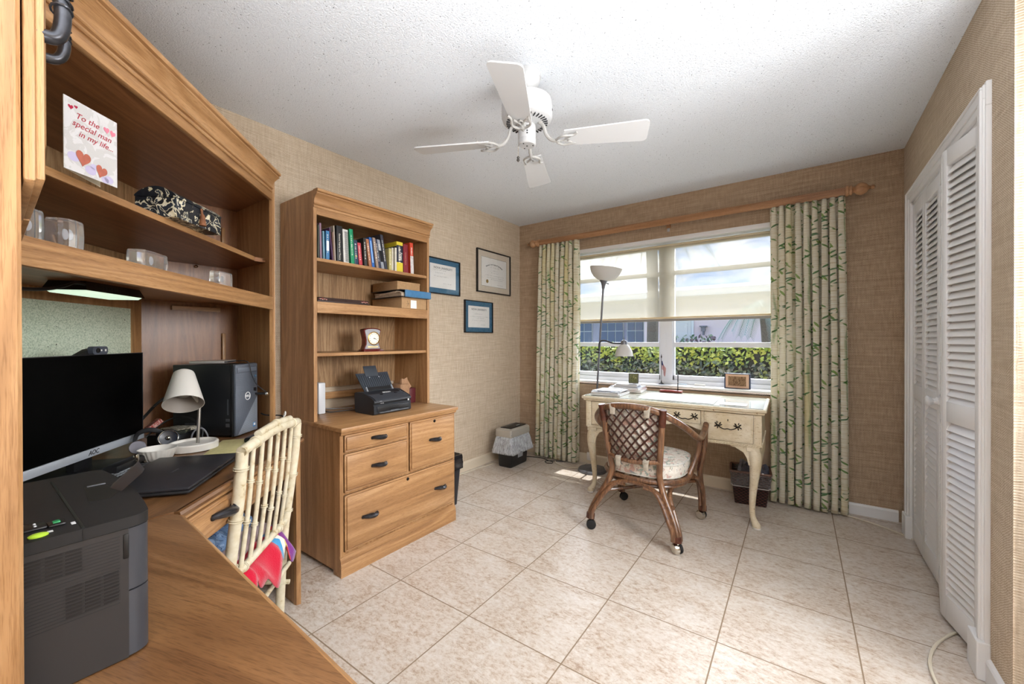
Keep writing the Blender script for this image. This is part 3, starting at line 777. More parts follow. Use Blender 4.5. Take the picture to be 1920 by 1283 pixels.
# clipped back with pinboard
b0, b1 = Vector((-2.505, .50)), Vector((-1.665, -.34)); LB = (b1-b0).length
FB = ((b0.x, b0.y, 0), -PI/4)
def bpart(name, g, mat, parent, **k):
    M = Matrix.Translation(FB[0]) @ Matrix.Rotation(FB[1], 4, 'Z'); bmesh.ops.transform(g.bm, matrix=M, verts=g.bm.verts)
    return part(name, g, mat, parent, world=True, fr=FB, **k)
g = G(); g.box(-.01, LB+.01, -.012, 0, 1.39, 1.91); bpart('back_panel', g, OAKP['z'], ch, smooth=False)
g = G(); g.box(0, .05, -.002, .014, .7605, 1.392); g.box(LB-.05, LB, -.002, .014, .7605, 1.392); g.box(.05, LB-.05, -.002, .012, 1.346, 1.392); bpart('pinboard_frame', g, OAK['z'], ch, smooth=False)
def m_pin():
    n = N('speckled_pinboard'); co = n.coord()
    a = n.noise(co, 190, 3, .7); b = n.noise(co, 26, 1)
    col = n.ramp(a, [(.36, s2l((172, 186, 164))), (.5, s2l((208, 220, 196))), (.64, s2l((226, 232, 214)))])
    vo = n.a('ShaderNodeTexVoronoi'); vo.inputs['Scale'].default_value = 26; n.l(co, vo.inputs['Vector'])
    col = n.mix(n.ramp(vo.outputs['Distance'], [(.05, (1, 1, 1, 1)), (.08, (0, 0, 0, 1))]), col, s2l((70, 76, 60)))
    n.base(col); n.set(Roughness=.9, Specular_IOR_Level=.15); return n.m
g = G(); g.box(.05, LB-.05, -.006, .004, .7605, 1.346); bpart('pinboard', g, m_pin(), ch, smooth=False)
# pentagon shelves
def pent(z0, z1, off):
    a, b = hpt(.012, off), hpt(LH-.012, off)
    g = G(); g.prism([(-2.507, CHY-.018), (a.x-.004, CHY-.018), (a.x, a.y), (b.x, b.y), (-1.264, b.y-.004), (-1.262, -.353), (-1.652, -.353), (-2.507, .498)], z0, z1); return g
FS = ((-1.9, .4, 0), -PI/4)
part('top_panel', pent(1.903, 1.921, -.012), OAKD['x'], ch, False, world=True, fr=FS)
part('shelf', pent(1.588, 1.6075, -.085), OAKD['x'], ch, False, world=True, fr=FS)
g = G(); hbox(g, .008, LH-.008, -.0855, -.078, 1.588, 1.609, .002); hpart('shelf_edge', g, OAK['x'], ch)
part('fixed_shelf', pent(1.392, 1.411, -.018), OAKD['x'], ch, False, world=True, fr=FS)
g = G(); hbox(g, .009, LH-.009, -.018, .003, 1.353, 1.414, .002); hpart('shelf_fascia', g, OAK['x'], ch)
g = G(); hbox(g, .009, LH-.009, -.016, .003, 1.885, 1.922, .002); hpart('top_rail', g, OAK['x'], ch)
cp = [(nA.x+.017, nA.y-.015), (nB.x+.002, nB.y+.002)]
g = crown(cp, 1.919, -1, 1.0); hpart_M = None
part('crown_moulding', g, OAK['x'], ch, True, world=True, fr=FS, ang=25)
g = G(); a, b = hpt(0, .02), hpt(LH, .02); g.prism([(-2.51, CHY-.001), (a.x-.004, CHY-.001), (b.x, b.y), (b.x, -.36), (-2.51, -.36)], 2.006, 2.012); part('dust_cover', g, OAK['x'], ch, False, world=True)
for z in (1.345,):
    g = G(); g.box(-2.500, -2.485, .62, .82, 1.352, 1.372); part('cleat', g, OAK['y'], ch, False, world=True)
for z0, z1 in ((.98, 1.24), (1.66, 1.80)):
    g = G(); g.box(-2.500, -2.488, .83, .845, z0, z1, .003); part('shelf_standard', g, OAK['z'], ch, True, world=True)
for (x, y, z) in ((-2.500, .72, 1.578), (-2.490, .60, 1.578)):
    g = G(); g.ball((x+.004, y, z), .008, 8); part('shelf_pin', g, CHROME, ch, True, world=True)
del z

# ---- wing hutch at the extreme left
wh = thing('wall_hutch', 'honey oak hutch with panelled doors at the left edge over the printer', 'hutch', (-.97, -.15, .76))
def wf(x): return .0445+(-.70-x)*.026          # slightly skewed front line
g = G(); g.prism([(-.72, -.36), (-.72, wf(-.72)), (-.7035, .0440), (-.700, .0405), (-.700, -.36)], .7615, 1.925); part('side_panel', g, OAK['z'], wh, False, world=True)
g = G(); g.prism([(-1.240, -.36), (-1.240, .056), (-1.222, .056), (-1.222, -.36)], .7615, 1.925); part('side_panel', g, OAK['z'], wh, False, world=True)
for z0 in (1.395, 1.905):
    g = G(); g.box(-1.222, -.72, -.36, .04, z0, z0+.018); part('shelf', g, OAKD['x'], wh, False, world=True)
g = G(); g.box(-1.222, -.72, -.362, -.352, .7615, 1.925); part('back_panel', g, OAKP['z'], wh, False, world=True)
g = crown([(-1.24, .062), (-.700, .048), (-.700, -.36)], 1.921, -1); part('crown_moulding', g, OAK['x'], wh, True, world=True)
def hdoor(x0, x1, lab=None):
    L = x1-x0; A = Vector((x0, wf(x0)+.001, 0)); ang = math.atan2(wf(x1)-wf(x0), L); M = Matrix.Translation(A) @ Matrix.Rotation(ang, 4, 'Z')
    g = G(); g.box(0, L, 0, .0095, 1.380, 1.900, .003); g.box(.004, L-.004, .0085, .0165, 1.384, 1.896, .0025)
    g.box(.06, L-.06, .014, .021, 1.44, 1.84, .006)
    bmesh.ops.transform(g.bm, matrix=M, verts=g.bm.verts)
    return part('door', g, OAK['z'], wh, True, world=True, ang=30)
D1 = hdoor(-.955, -.7008); D2 = hdoor(-1.222, -.958)
def ring_handle(parent, x, y, z0, L=.125, out=.034):
    P = [(x, y, z0), (x, y+out*.75, z0+.004), (x, y+out, z0+.028), (x, y+out*.9, z0+L/2), (x, y+out, z0+L-.028), (x, y+out*.75, z0+L-.004), (x, y, z0+L)]
    g = G(); g.tube(spl(P, 6), .0074, 12)
    for k in range(4):
        zc = z0+L*.30+k*.011; q = [(x+.0084*math.cos(t), y+out*.95+.0090*math.sin(t), zc+.004*math.cos(t+k)) for t in [2*PI*i/12 for i in range(12)]]
        g.tube(q, .0013, 5, closed=True)
    part('handle', g, PEWTER, parent, True, world=True)
ring_handle(D1, -.712, .0560, 1.553, out=.021); ring_handle(D2, -.965, .0700, 1.645, out=.036)
# ------------------------------------------------------------------ curtain rod, curtains, roller shade
RY = YB-.095; RZ = 2.205
rod = thing('curtain_rod', 'turned wooden curtain rod with ball finials across the top of the window', 'curtain rod', (-1.0, RY, RZ))
g = G(); g.tube([(-2.215, RY, RZ), (.232, RY, RZ)], .0245, 20)
for k in range(20):
    a = 2*PI*k/20; g.tube([(-2.215, RY+.0245*math.cos(a), RZ+.0245*math.sin(a)), (.232, RY+.0245*math.cos(a), RZ+.0245*math.sin(a))], .0026, 5)
part('pole', g, RED, rod, True, world=True)
for s, x in ((-1, -2.215), (1, .232)):
    g = G(); M = Matrix.Translation((x, RY, RZ)) @ Matrix.Rotation(s*PI/2, 4, 'Y')
    g.lathe([(.026, -.01), (.036, -.006), (.037, .008), (.030, .012), (.034, .018), (.034, .026), (.022, .034), (.020, .040), (.034, .052), (.041, .070), (.040, .085), (.030, .102), (.016, .112), (.011, .118), (.010, .124), (.014, .130), (.013, .140), (.004, .146)], 24, M=M)
    part('finial', g, RED, rod, True, world=True)
for x in (-2.19, -.95, .20):
    g = G(); g.box(x-.012, x+.012, RY+.02, YB-.001, RZ-.012, RZ+.012, .003); g.box(x-.018, x+.018, YB-.012, YB-.001, RZ-.035, RZ+.035, .003)
    part('bracket', g, RED, rod, True, world=True)
g = G(); g.box(-.962, -.942, YB-.012, YB-.001, 2.140, 2.168, .002); g.tube([(-.952, YB-.014, 2.154), (-.952, YB-.010, 2.154)], .004, 8)
tag(part('wall_clip', g, SILVER), 'small white metal clip screwed to the wall under the curtain rod', 'bracket')
def curtain(name, x0, x1, xb0, xb1, zt, zb, npl, amp, label, seed, full=1.75):
    rnd = random.Random(seed); ph = [rnd.uniform(-.5, .5) for _ in range(npl+2)]; am = [rnd.uniform(.7, 1.25) for _ in range(npl+2)]
    W_ = x1-x0
    def fn(u, v):
        t = u*npl; i = int(min(t, npl-1e-6)); f = t-i
        z = zb+(zt-zb)*v
        top = max(0, (v-.90)/.10)
        a = amp*(am[i]*(1-f)+am[i+1]*f)*(1-.55*top)*(.85+.25*(1-v))
        c = math.cos(2*PI*(t+.06*math.sin(2.3*v+ph[i])))
        c = math.copysign(abs(c)**(.75-.2*top), c)
        xx = (xb0+(xb1-xb0)*u)*(1-v)+(x0+W_*u)*v
        xx += (W_/npl)*.22*math.sin(4*PI*t+ph[i]*.6)*(1-.4*top)+.006*math.sin(3*v+ph[i]*3)
        y = RY+.012+a*c+.004*math.sin(9*v+i)
        # pinch pleat flutes near the heading
        y += -.012*top*abs(math.sin(3*PI*t))
        return (xx, y, z)
    g = G(); g.sheet(fn, npl*26, 44, lambda u, v: (u*W_*full+seed*.37, v*(zt-zb)))
    o = part(name, g, CURT, None, True, ang=180); tag(o, label, 'curtain', 'bamboo print curtains'); 
    m = o.modifiers.new('thick', 'SOLIDIFY'); m.thickness = .002
    return o
curtain('curtain', -2.225, -1.772, -2.262, -1.785, 2.176, .012, 9, .036, 'bamboo print curtain hanging left of the window, behind the floor lamp', 3, 2.2)
curtain('curtain', -.208, .228, -.205, .246, 2.176, .014, 9, .036, 'bamboo print curtain hanging right of the window, above the wicker wastebasket', 11, 2.2)
SY = YB+.048
rs = thing('roller_shade', 'cream see-through roller shade pulled half way down inside the window', 'roller shade', (-1.0, SY, 1.37))
g = G(); g.box(WX0+.02, WX1-.02, SY-.0008, SY+.0008, 1.402, 2.03); part('shade_fabric', g, SHADE, rs, False, world=True)
g = G(); g.tube([(WX0+.015, SY+.018, 2.028), (WX1-.015, SY+.018, 2.028)], .019, 16); part('roller_tube', g, flat('cream_roller', (214, 200, 172), .7), rs, True, world=True)
g = G(); g.box(WX0+.02, WX1-.02, SY-.006, SY+.006, 1.388, 1.404, .003); part('hem_bar', g, flat('cream_hem', (226, 206, 168), .7), rs, True, world=True)
g = G(); g.box(WX0+.02, WX1-.02, SY+.002, SY+.012, 1.366, 1.388, .003); part('bottom_strip', g, flat('grey_strip', (150, 146, 140), .6), rs, True, world=True)  # plain grey strip below the hem bar

# ------------------------------------------------------------------ ceiling fan
FX, FY = -1.053, 1.578
fan = thing('ceiling_fan', 'white four blade ceiling fan hanging from the textured ceiling', 'ceiling fan', (FX, FY, 2.1))
FANW = flat('fan_white', (190, 190, 190), .32); 
g = G(); g.lathe([(.064, CE-.001), (.066, CE-.004), (.066, CE-.018), (.061, CE-.022), (.062, CE-.036), (.050, CE-.058), (.034, CE-.070), (.030, CE-.078), (.020, CE-.088), (.012, CE-.09)], 32, (FX, FY, 0)); part('canopy', g, FANW, fan, True, world=True)
g = G(); g.tube([(FX, FY, CE-.08), (FX, FY, 2.32)], .013, 14); part('downrod', g, FANW, fan, True, world=True)
g = G(); g.lathe([(.03, 2.345), (.085, 2.338), (.114, 2.318), (.119, 2.29), (.119, 2.245), (.113, 2.228), (.100, 2.220), (.060, 2.214), (.045, 2.214)], 48, (FX, FY, 0)); mt = part('motor_housing', g, FANW, fan, True, world=True)
g = G()
for k in range(32):
    M = Matrix.Translation((FX, FY, 0)) @ Matrix.Rotation(2*PI*k/32, 4, 'Z'); g.box(.074, .097, -.0018, .0018, 2.2135, 2.222, 0, M)
for k in range(4):
    M = Matrix.Translation((FX, FY, 0)) @ Matrix.Rotation(2*PI*k/4+.4, 4, 'Z'); g.box(.1185, .1205, -.004, .004, 2.262, 2.27, 0, M)
part('vent_slots', g, flat('vent_shadow', (40, 40, 40), .8), mt, False, world=True)
g = G(); g.lathe([(.030, 2.216), (.040, 2.205), (.0415, 2.195), (.0415, 2.142), (.0405, 2.140), (.0415, 2.138), (.0415, 2.118), (.036, 2.113), (.004, 2.1125)], 32, (FX, FY, 0)); sw = part('switch_housing', g, FANW, fan, True, world=True)
g = G()
for k in range(3): g.ball((FX+.028*math.cos(k*2.1+.5), FY+.028*math.sin(k*2.1+.5), 2.1128), .0035, 8)
g.ball((FX, FY, 2.1125), .004, 8)
for k in range(4): g.box(FX+.0405*math.cos(-.95)-.003, FX+.0405*math.cos(-.95)+.003, FY+.0405*math.sin(-.95)-.003, FY+.0405*math.sin(-.95)+.003, 2.15+k*.011, 2.155+k*.011)
part('screws', g, flat('screw_dark', (50, 48, 46), .4, .6), sw, True, world=True)
g = G()
px_, py_ = FX-.034, FY-.024
for k in range(14): g.ball((px_, py_, 2.112-k*.0035), .0018, 6)
part('pull_chain', g, CHROME, fan, True, world=True)
g = G(); g.lathe([(.003, 2.064), (.007, 2.058), (.004, 2.052), (.008, 2.046), (.003, 2.038)], 10, (px_, py_, 0)); part('chain_pull', g, flat('chain_pull_dark', (60, 56, 52), .4), fan, True, world=True)
BZ = 2.135
for k, a in enumerate((-64.5, 25.5, 115.5, 205.5)):
    M = Matrix.Translation((FX, FY, BZ)) @ Matrix.Rotation(math.radians(a), 4, 'Z') @ Matrix.Rotation(math.radians(-12), 4, 'X')
    g = G(); w0, w1, L0, L1, rc = .0475, .0655, .175, .545, .022
    out = [(L0, -w0), (L1-rc, -w1)]
    out += [(L1-rc+rc*math.sin(t), -w1+rc-rc*math.cos(t)) for t in [PI/2*i/5 for i in range(6)]]
    out += [(L1-rc+rc*math.cos(t), w1-rc+rc*math.sin(t)) for t in [PI/2*i/5 for i in range(6)]]
    out += [(L0, w0)]
    vs = g.prism(out, -.003, .003); bmesh.ops.transform(g.bm, matrix=M, verts=vs)
    b = part('blade', g, flat('fan_blade_white', (200, 200, 200), .45), fan, True, world=True, ang=30)
    g = G(); MM = Matrix.Translation((FX, FY, BZ)) @ Matrix.Rotation(math.radians(a), 4, 'Z')
    zz = 2.213-BZ
    g.tube(spl([(.062, 0, zz), (.078, 0, zz-.016), (.09, 0, zz-.055), (.115, 0, zz-.083), (.15, 0, -.012)], 6), .0085, 8)
    g.tube(spl([(.232, -.047, -.004), (.216, -.036, -.010), (.17, -.040, -.012), (.143, -.018, -.012), (.139, 0, -.012), (.143, .018, -.012), (.17, .040, -.012), (.216, .036, -.010), (.232, .047, -.004)], 5), .0055, 7)
    g.tube(spl([(.14, 0, -.012), (.165, 0, -.011), (.185, -.012, -.010), (.205, -.028, -.009)], 4), .0045, 6)
    g.tube(spl([(.165, 0, -.011), (.185, .012, -.010), (.205, .028, -.009)], 4), .0045, 6)
    g.tube(spl([(.185, -.012, -.010), (.197, 0, -.009), (.185, .012, -.010)], 4), .004, 6)
    g.ball((.063, 0, zz), .014, 10, (1, 1, .4))
    bmesh.ops.transform(g.bm, matrix=MM, verts=g.bm.verts)
    part('blade_arm', g, flat('fan_arm_white', (168, 166, 162), .35), b, True, world=True)

# ------------------------------------------------------------------ white writing desk
DR = .030
wdk = thing('writing_desk', 'antique cream writing desk with curved legs and ornate dark handles below the window', 'desk', (-.814, 3.228, 0), DR)
ANT = N('antique_cream_paint'); _n = ANT; _co = _n.coord()
_f = _n.noise(_co, 7, 4, .65); _f2 = _n.noise(_n.map(_co, sc=(.3, 1, 1)), 120, 3, .7); _f3 = _n.noise(_co, 55, 2, .6)
_c = _n.ramp(_f, [(.35, s2l((206, 190, 156))), (.65, s2l((224, 214, 192)))])
_c = _n.mix(_n.ramp(_f2, [(.32, (.7, .7, .7, 1)), (.44, (0, 0, 0, 1))]), _c, s2l((178, 156, 116)))
_c = _n.mix(_n.ramp(_f3, [(.25, (1, 1, 1, 1)), (.28, (0, 0, 0, 1))]), _c, s2l((128, 100, 66)))
_n.base(_c); _n.set(Roughness=.45); ANT = _n.m
BRONZE = flat('dark_bronze', (46, 38, 32), .4, .7, nz=.4)
g = G(); g.box(-.62, .62, -.31, .31, .742, .764, .007); g.box(-.608, .608, -.298, .298, .728, .744, .004); part('top', g, ANT, wdk)
g = G(); g.box(-.598, .598, -.288, .288, .7642, .7668, .001); part('glass_sheet', g, m_glass('desk_glass', (.97, .985, .98, 1)), wdk, False)
g = G()
for a, b, c, d in ((-.6, .6, -.290, -.2885), (-.6, .6, .2885, .290)): g.box(a, b, c, d, .7640, .7668)
for a, b in ((-.6, -.5985), (.5985, .6)): g.box(a, b, -.29, .29, .7640, .7668)
part('glass_edge', g, flat('glass_edge_dark', (70, 76, 72), .3), wdk, False)
CZ0, CZ1 = .522, .730
g = G()
for s in (-1, 1): g.box(s*.588, s*.245, -.278, .28, CZ0, CZ1, .002)
g.box(-.25, .25, -.272, .28, .622, CZ1, .002)
for s in (-1, 1): g.box(s*.592, s*.552, -.282, -.24, CZ0-.0, CZ1, .003)
part('case', g, ANT, wdk)
g = G()
for s in (-1, 1):
    n = 34; x0, x1 = .25, .585
    for i in range(n):
        x = x0+(x1-x0)*(i+.5)/n
        g.tube([(s*(x-.006), -.282, CZ0-.004), (s*(x+.006), -.282, CZ0+.008)], .0042, 6)
    for i in range(40):
        y = -.27+.53*(i+.5)/40; g.tube([(s*.592, y-.006, CZ0-.004), (s*.592, y+.006, CZ0+.008)], .0042, 6)
part('rope_trim', g, ANT, wdk)
# shaped apron under the middle drawer
g = G(); pts = [(-.25, .622)]+[(-.25+.5*t, .60-.012*math.cos(4*PI*t)+.016*math.sin(PI*t)) for t in [i/16 for i in range(17)]]+[(.25, .622)]
g.extr([(x, -.274, z) for x, z in pts], (0, .014, 0)); part('apron', g, ANT, wdk, False)
def ornate(parent, x, y, z, w=.056):
    g = G()
    g.tube(spl([(x-w, y-.004, z+.004), (x-w*.75, y-.016, z-.006), (x-w*.35, y-.02, z-.014), (x, y-.021, z-.010), (x+w*.35, y-.02, z-.014), (x+w*.75, y-.016, z-.006), (x+w, y-.004, z+.004)], 4), [.0032]*25, 7)
    for s in (-1, 1):
        for (dx, dz, r, a) in ((0, 0, .011, 0), (.013, .010, .009, .8), (.016, -.006, .008, -.5), (-.011, .014, .008, 2.1), (.004, -.014, .007, -1.4), (-.016, .004, .007, 2.8), (.006, .020, .006, 1.3)):
            M = Matrix.Translation((x+s*(w+dx), y-.003, z+.004+dz)) @ Matrix.Rotation(-s*a, 4, 'Y')
            g.ball((0, 0, 0), r, 8, (1.25, .35, .5), M)
        g.ball((x+s*w, y-.007, z+.004), .005, 8)
    part('handle', g, BRONZE, parent)
for x0, x1, z0, z1 in ((-.545, -.262, .540, .722), (.262, .545, .540, .722), (-.238, .238, .632, .722)):
    y = -.278 if abs(x0+x1) > .1 else -.272
    g = G(); g.box(x0, x1, y-.006, y+.004, z0, z1, .003); g.box(x0+.010, x1-.010, y-.009, y, z0+.010, z1-.010, .003)
    dwr = part('drawer', g, ANT, wdk)
    g = G()
    for a, b, c, d in ((x0-.0015, x0, z0, z1), (x1, x1+.0015, z0, z1), (x0, x1, z0-.0015, z0), (x0, x1, z1, z1+.0015)): g.box(a, b, y-.0035, y+.003, c, d)
    part('reveal_line', g, flat('reveal_dark', (96, 80, 60), .8), dwr, False)
    xc = (x0+x1)/2
    if abs(xc) > .1: ornate(dwr, xc, y-.009, (z0+z1)/2+.004)
    else:
        for s in (-1, 1): ornate(dwr, s*.145, y-.009, .674)
    g = G(); g.box(xc-.0025, xc+.0025, y-.0105, y-.008, (z0+z1)/2+.040, (z0+z1)/2+.052, .001); part('keyhole', g, BRONZE, dwr) if abs(xc) > .1 else g.bm.free()
for sx_ in (-1, 1):
    for sy_ in (-1, 1):
        g = G(); X, Y = sx_*.545, sy_*.245; d = Vector((sx_*S2, sy_*S2, 0)); 
        P = [(X, Y, .535)]; ctl = [(.0, .50, .037), (.012, .455, .038), (.016, .40, .034), (.008, .32, .027), (-.004, .22, .0215), (-.010, .13, .0175), (-.008, .075, .0165), (.004, .045, .019), (.018, .026, .0235), (.026, .016, .0245), (.026, .010, .022)]
        PP = [(X+d.x*o, Y+d.y*o, z) for o, z, r in ctl]; S = spl(PP, 4); R = spl([(r, 0, 0) for o, z, r in ctl], 4)
        g.tube(S, [v.x for v in R], 14)
        g.box(X-.038, X+.038, Y-.036, Y+.036, .488, .524, .006)
        lg = part('leg', g, ANT, wdk)
        g = G()
        for ax in (0, 1):
            t = Vector((-sx_, 0, 0)) if ax == 0 else Vector((0, -sy_, 0)); q = Vector((0, sy_*.012, 0)) if ax == 0 else Vector((sx_*.012, 0, 0))
            o = Vector((X, Y, 0))+(Vector((0, sy_*.022, 0)) if ax == 0 else Vector((sx_*.022, 0, 0)))
            prof = [(0, .522), (.125, .522), (.128, .512), (.120, .504), (.105, .506), (.085, .494), (.055, .478), (.034, .44), (.026, .40), (0, .39)]
            g.extr([tuple(o+t*a-q*.5+Vector((0, 0, z))) for a, z in prof], q)
        part('knee_bracket', g, ANT, lg, True)
        g = G(); g.lathe([(.022, 0), (.024, .003), (.024, .010), (.021, .012)], 18, (X+d.x*.026, Y+d.y*.026, 0)); part('foot_glide', g, WHITEP, lg)

# ------------------------------------------------------------------ rattan chair on casters
rc = thing('rattan_chair', 'brown rattan armchair on casters with lattice back and floral cushions', 'chair', (-.835, 2.655, 0), -.02)
g = G(); arms = spl([(-0.305, 0.262, 0.64), (-0.306, 0.225, 0.615), (-0.306, 0.17, 0.592), (-0.305, 0.09, 0.582), (-0.305, -0.01, 0.612), (-0.288, -0.12, 0.668), (-0.248, -0.205, 0.722), (-0.185, -0.265, 0.77), (-0.11, -0.292, 0.797), (0, -0.305, 0.806), (0.11, -0.292, 0.797), (0.185, -0.265, 0.77), (0.248, -0.205, 0.722), (0.288, -0.12, 0.668), (0.305, -0.01, 0.612), (0.305, 0.09, 0.582), (0.306, 0.17, 0.592), (0.306, 0.225, 0.615), (0.305, 0.262, 0.64)], 7)
g.tube(arms, .0190, 12); g.ball((-.305, .264, .640), .0192, 12); g.ball((.305, .264, .640), .0192, 12); part('arm_rail', g, RATTAN, rc)
for s in (-1, 1):
    g = G()
    rear = spl([(s*.183, -.275, .775), (s*.170, -.255, .62), (s*.152, -.222, .45), (s*.150, -.212, .38), (s*.178, -.228, .29), (s*.232, -.258, .185), (s*.262, -.278, .11), (s*.268, -.283, .072)], 6)
    g.tube(rear, .0185, 12)
    r2_ = spl([(s*.060, -.232, .315), (s*.120, -.228, .305), (s*.175, -.252, .245), (s*.222, -.285, .165), (s*.247, -.296, .11), (s*.250, -.298, .072)], 6); g.tube(r2_, .0150, 10)
    g.tube(spl([(s*.185, -.10, .305), (s*.200, -.19, .275), (s*.242, -.240, .185), (s*.272, -.262, .11), (s*.278, -.266, .072)], 6), .0145, 10)
    lg = part('rear_leg', g, RATTAN, rc)
    g = G(); g.tube([(s*.262, -.281, .098), (s*.265, -.283, .066)], .0275, 12, sq=.85); part('binding', g, RATTAND, lg)
    g = G(); g.tube([(s*.188, -.279, .80), (s*.178, -.266, .70)], .0215, 12); part('binding', g, RATTAND, lg)
    g = G()
    g.tube(spl([(s*.304, .245, .62), (s*.300, .248, .52), (s*.286, .250, .42), (s*.270, .255, .35), (s*.272, .262, .26), (s*.283, .278, .16), (s*.282, .284, .068)], 6), .0180, 12)
    g.tube(spl([(s*.205, .17, .325), (s*.245, .215, .30), (s*.262, .245, .24), (s*.268, .266, .15), (s*.268, .270, .068)], 6), .013, 10)
    g.tube(spl([(s*.262, .12, .325), (s*.272, .20, .29), (s*.288, .246, .2), (s*.294, .262, .12), (s*.292, .262, .068)], 6), .012, 10)
    lg2 = part('front_leg', g, RATTAN, rc)
    g = G(); g.tube([(s*.281, .275, .095), (s*.281, .276, .064)], .026, 12, sq=.85); part('binding', g, RATTAND, lg2)
    g = G(); g.tube(spl([(s*.300, .095, .580), (s*.296, .11, .52), (s*.276, .085, .44), (s*.256, .045, .37), (s*.250, .03, .345)], 6), .0155, 12)
    part('arm_post', g, RATTAN, rc)
    g = G()
    for k in range(9):
        z = .565-k*.024; f = k/8; c = Vector((s*(.300-.022*f), .19-.02*f, z)); 
        ring = [c+Vector((.003*math.sin(3*t), .014*math.cos(t), .0155*math.sin(t))) for t in [2*PI*i/14 for i in range(14)]]
        g.tube(ring, .0042, 6, closed=True)
    for o in (-.016, .016): g.tube([(s*.300, .19+o, .575), (s*.276, .17+o, .36)], .0035, 6)
    part('braided_panel', g, RATTAND, rc)
def ellp(rx, ry, cy, z, p=2.4, n=40):
    out = []
    for i in range(n):
        t = 2*PI*i/n; c, s_ = math.cos(t), math.sin(t)
        out.append((math.copysign(abs(c)**(2/p), c)*rx, cy+math.copysign(abs(s_)**(2/p), s_)*ry, z))
    return out
g = G(); g.tube(ellp(.257, .252, .03, .350), .0155, 10, closed=True); g.tube(ellp(.243, .238, .03, .322), .012, 8, closed=True)
for i in range(-4, 5): g.tube([(i*.05, -.17, .345), (i*.05, .24, .345)], .006, 6)
part('seat_frame', g, RATTAN, rc)
g = G(); g.tube(spl([(-.158, -.232, .482), (0, -.262, .468), (.158, -.232, .482)], 8), .0145, 10); part('lower_rail', g, RATTAN, rc)
g = G(); g.tube([(-.235, -.24, .235), (.262, .25, .265)], .0115, 8); g.tube([(.235, -.24, .235), (-.262, .25, .265)], .0115, 8); g.tube([(-.27, .255, .27), (.27, .255, .27)], .012, 8)
g.tube(spl([(-.19, -.235, .27), (-.10, -.232, .318), (0, -.232, .335), (.10, -.232, .318), (.19, -.235, .27)], 6), .012, 8)
part('stretchers', g, RATTAN, rc)
# lattice
def backpt(u, v): # u -1..1, v 0..1
    z = .468+v*.325; hw = .150+.035*v; y = -.262-.043*v+(.030)*(u*u)
    return Vector((u*hw, y, z-(.02*u*u)*v))
g = G(); n = 5
for i in range(-n, n+1):
    for s in (-1, 1):
        pts = []
        for k in range(25):
            v = k/24; u = i/n*1.6+s*(v*2-1)*.80
            if abs(u) <= 1: pts.append(backpt(u, v)+Vector((0, -.003*s, 0)))
        if len(pts) > 1: g.tube(pts, .0052, 6)
part('lattice', g, flat('lattice_cane', (66, 34, 24), .4, nz=.3), rc)
# cushions
g = G(); n = 44
L = [ellp(.248, .240, .035, z, 2.8, n) for z in (.368, .372, .40, .432, .452)]
sc_ = (.93, .985, 1.0, 1.0, .975); rings = []
for lp, s_ in zip(L, sc_): rings.append([g.bm.verts.new((x*s_, .035+(y-.035)*s_, z)) for x, y, z in lp])
for f in (.86, .62, .34): rings.append([g.bm.verts.new((x*f, .035+(y-.035)*f, .452+.020*(1-f*f))) for x, y, z in L[-1]])
for a, b in zip(rings, rings[1:]):
    for k in range(n): g.bm.faces.new((a[k], a[(k+1) % n], b[(k+1) % n], b[k]))
g.bm.faces.new(rings[0][::-1]); g.bm.faces.new(rings[-1])
cu = part('seat_cushion', g, FLORAL, rc, ang=60)
g = G(); g.tube([(x*.99, .035+(y-.035)*.99, .449) for x, y, z in L[0]], .0045, 8, closed=True); g.tube([(x*.975, .035+(y-.035)*.975, .372) for x, y, z in L[0]], .0045, 8, closed=True); part('piping', g, flat('pale_piping', (206, 204, 196), .8), cu)
g = G(); NU, NV = 16, 14; F = []; 
def bc(u, v, side):
    uu = u*2-1; p = backpt(uu*.97, .02+.95*v); th = .028*(1-abs(uu)**4)*(1-abs(2*v-1)**4)+.006
    return p+Vector((0, .042+side*th, .0))
A = [[g.bm.verts.new(bc(i/NU, j/NV, -1)) for j in range(NV+1)] for i in range(NU+1)]; B = [[g.bm.verts.new(bc(i/NU, j/NV, 1)) for j in range(NV+1)] for i in range(NU+1)]
for Q in (A, B):
    for i in range(NU):
        for j in range(NV): g.bm.faces.new((Q[i][j], Q[i+1][j], Q[i+1][j+1], Q[i][j+1]))
bd = [(i, 0) for i in range(NU)]+[(NU, j) for j in range(NV)]+[(i, NV) for i in range(NU, 0, -1)]+[(0, j) for j in range(NV, 0, -1)]
for k in range(len(bd)):
    (a, b), (c, d) = bd[k], bd[(k+1) % len(bd)]; g.bm.faces.new((A[a][b], A[c][d], B[c][d], B[a][b]))
bcu = part('back_cushion', g, FLORAL, rc, ang=60)
def tie(p, r, w):
    g = G(); vs = g.tube([p-Vector((w, 0, 0)), p-Vector((w*.95, 0, 0)), p+Vector((w*.95, 0, 0)), p+Vector((w, 0, 0))], [r*.97, r, r, r*.97], 14, cap=False)
    for z in (-1, ): g.box(p.x-w*.8, p.x+w*.8, p.y-r-.002, p.y-r+.004, p.z-r-.022, p.z, .003)
    part('cushion_tie', g, flat('tie_cloth', (176, 166, 150), .9, nz=.2), bcu)
for s in (-1, 1):
    tie(Vector((s*.105, -.289, .793)), .0225, .020); tie(Vector((s*.085, -.253, .472)), .0195, .018)
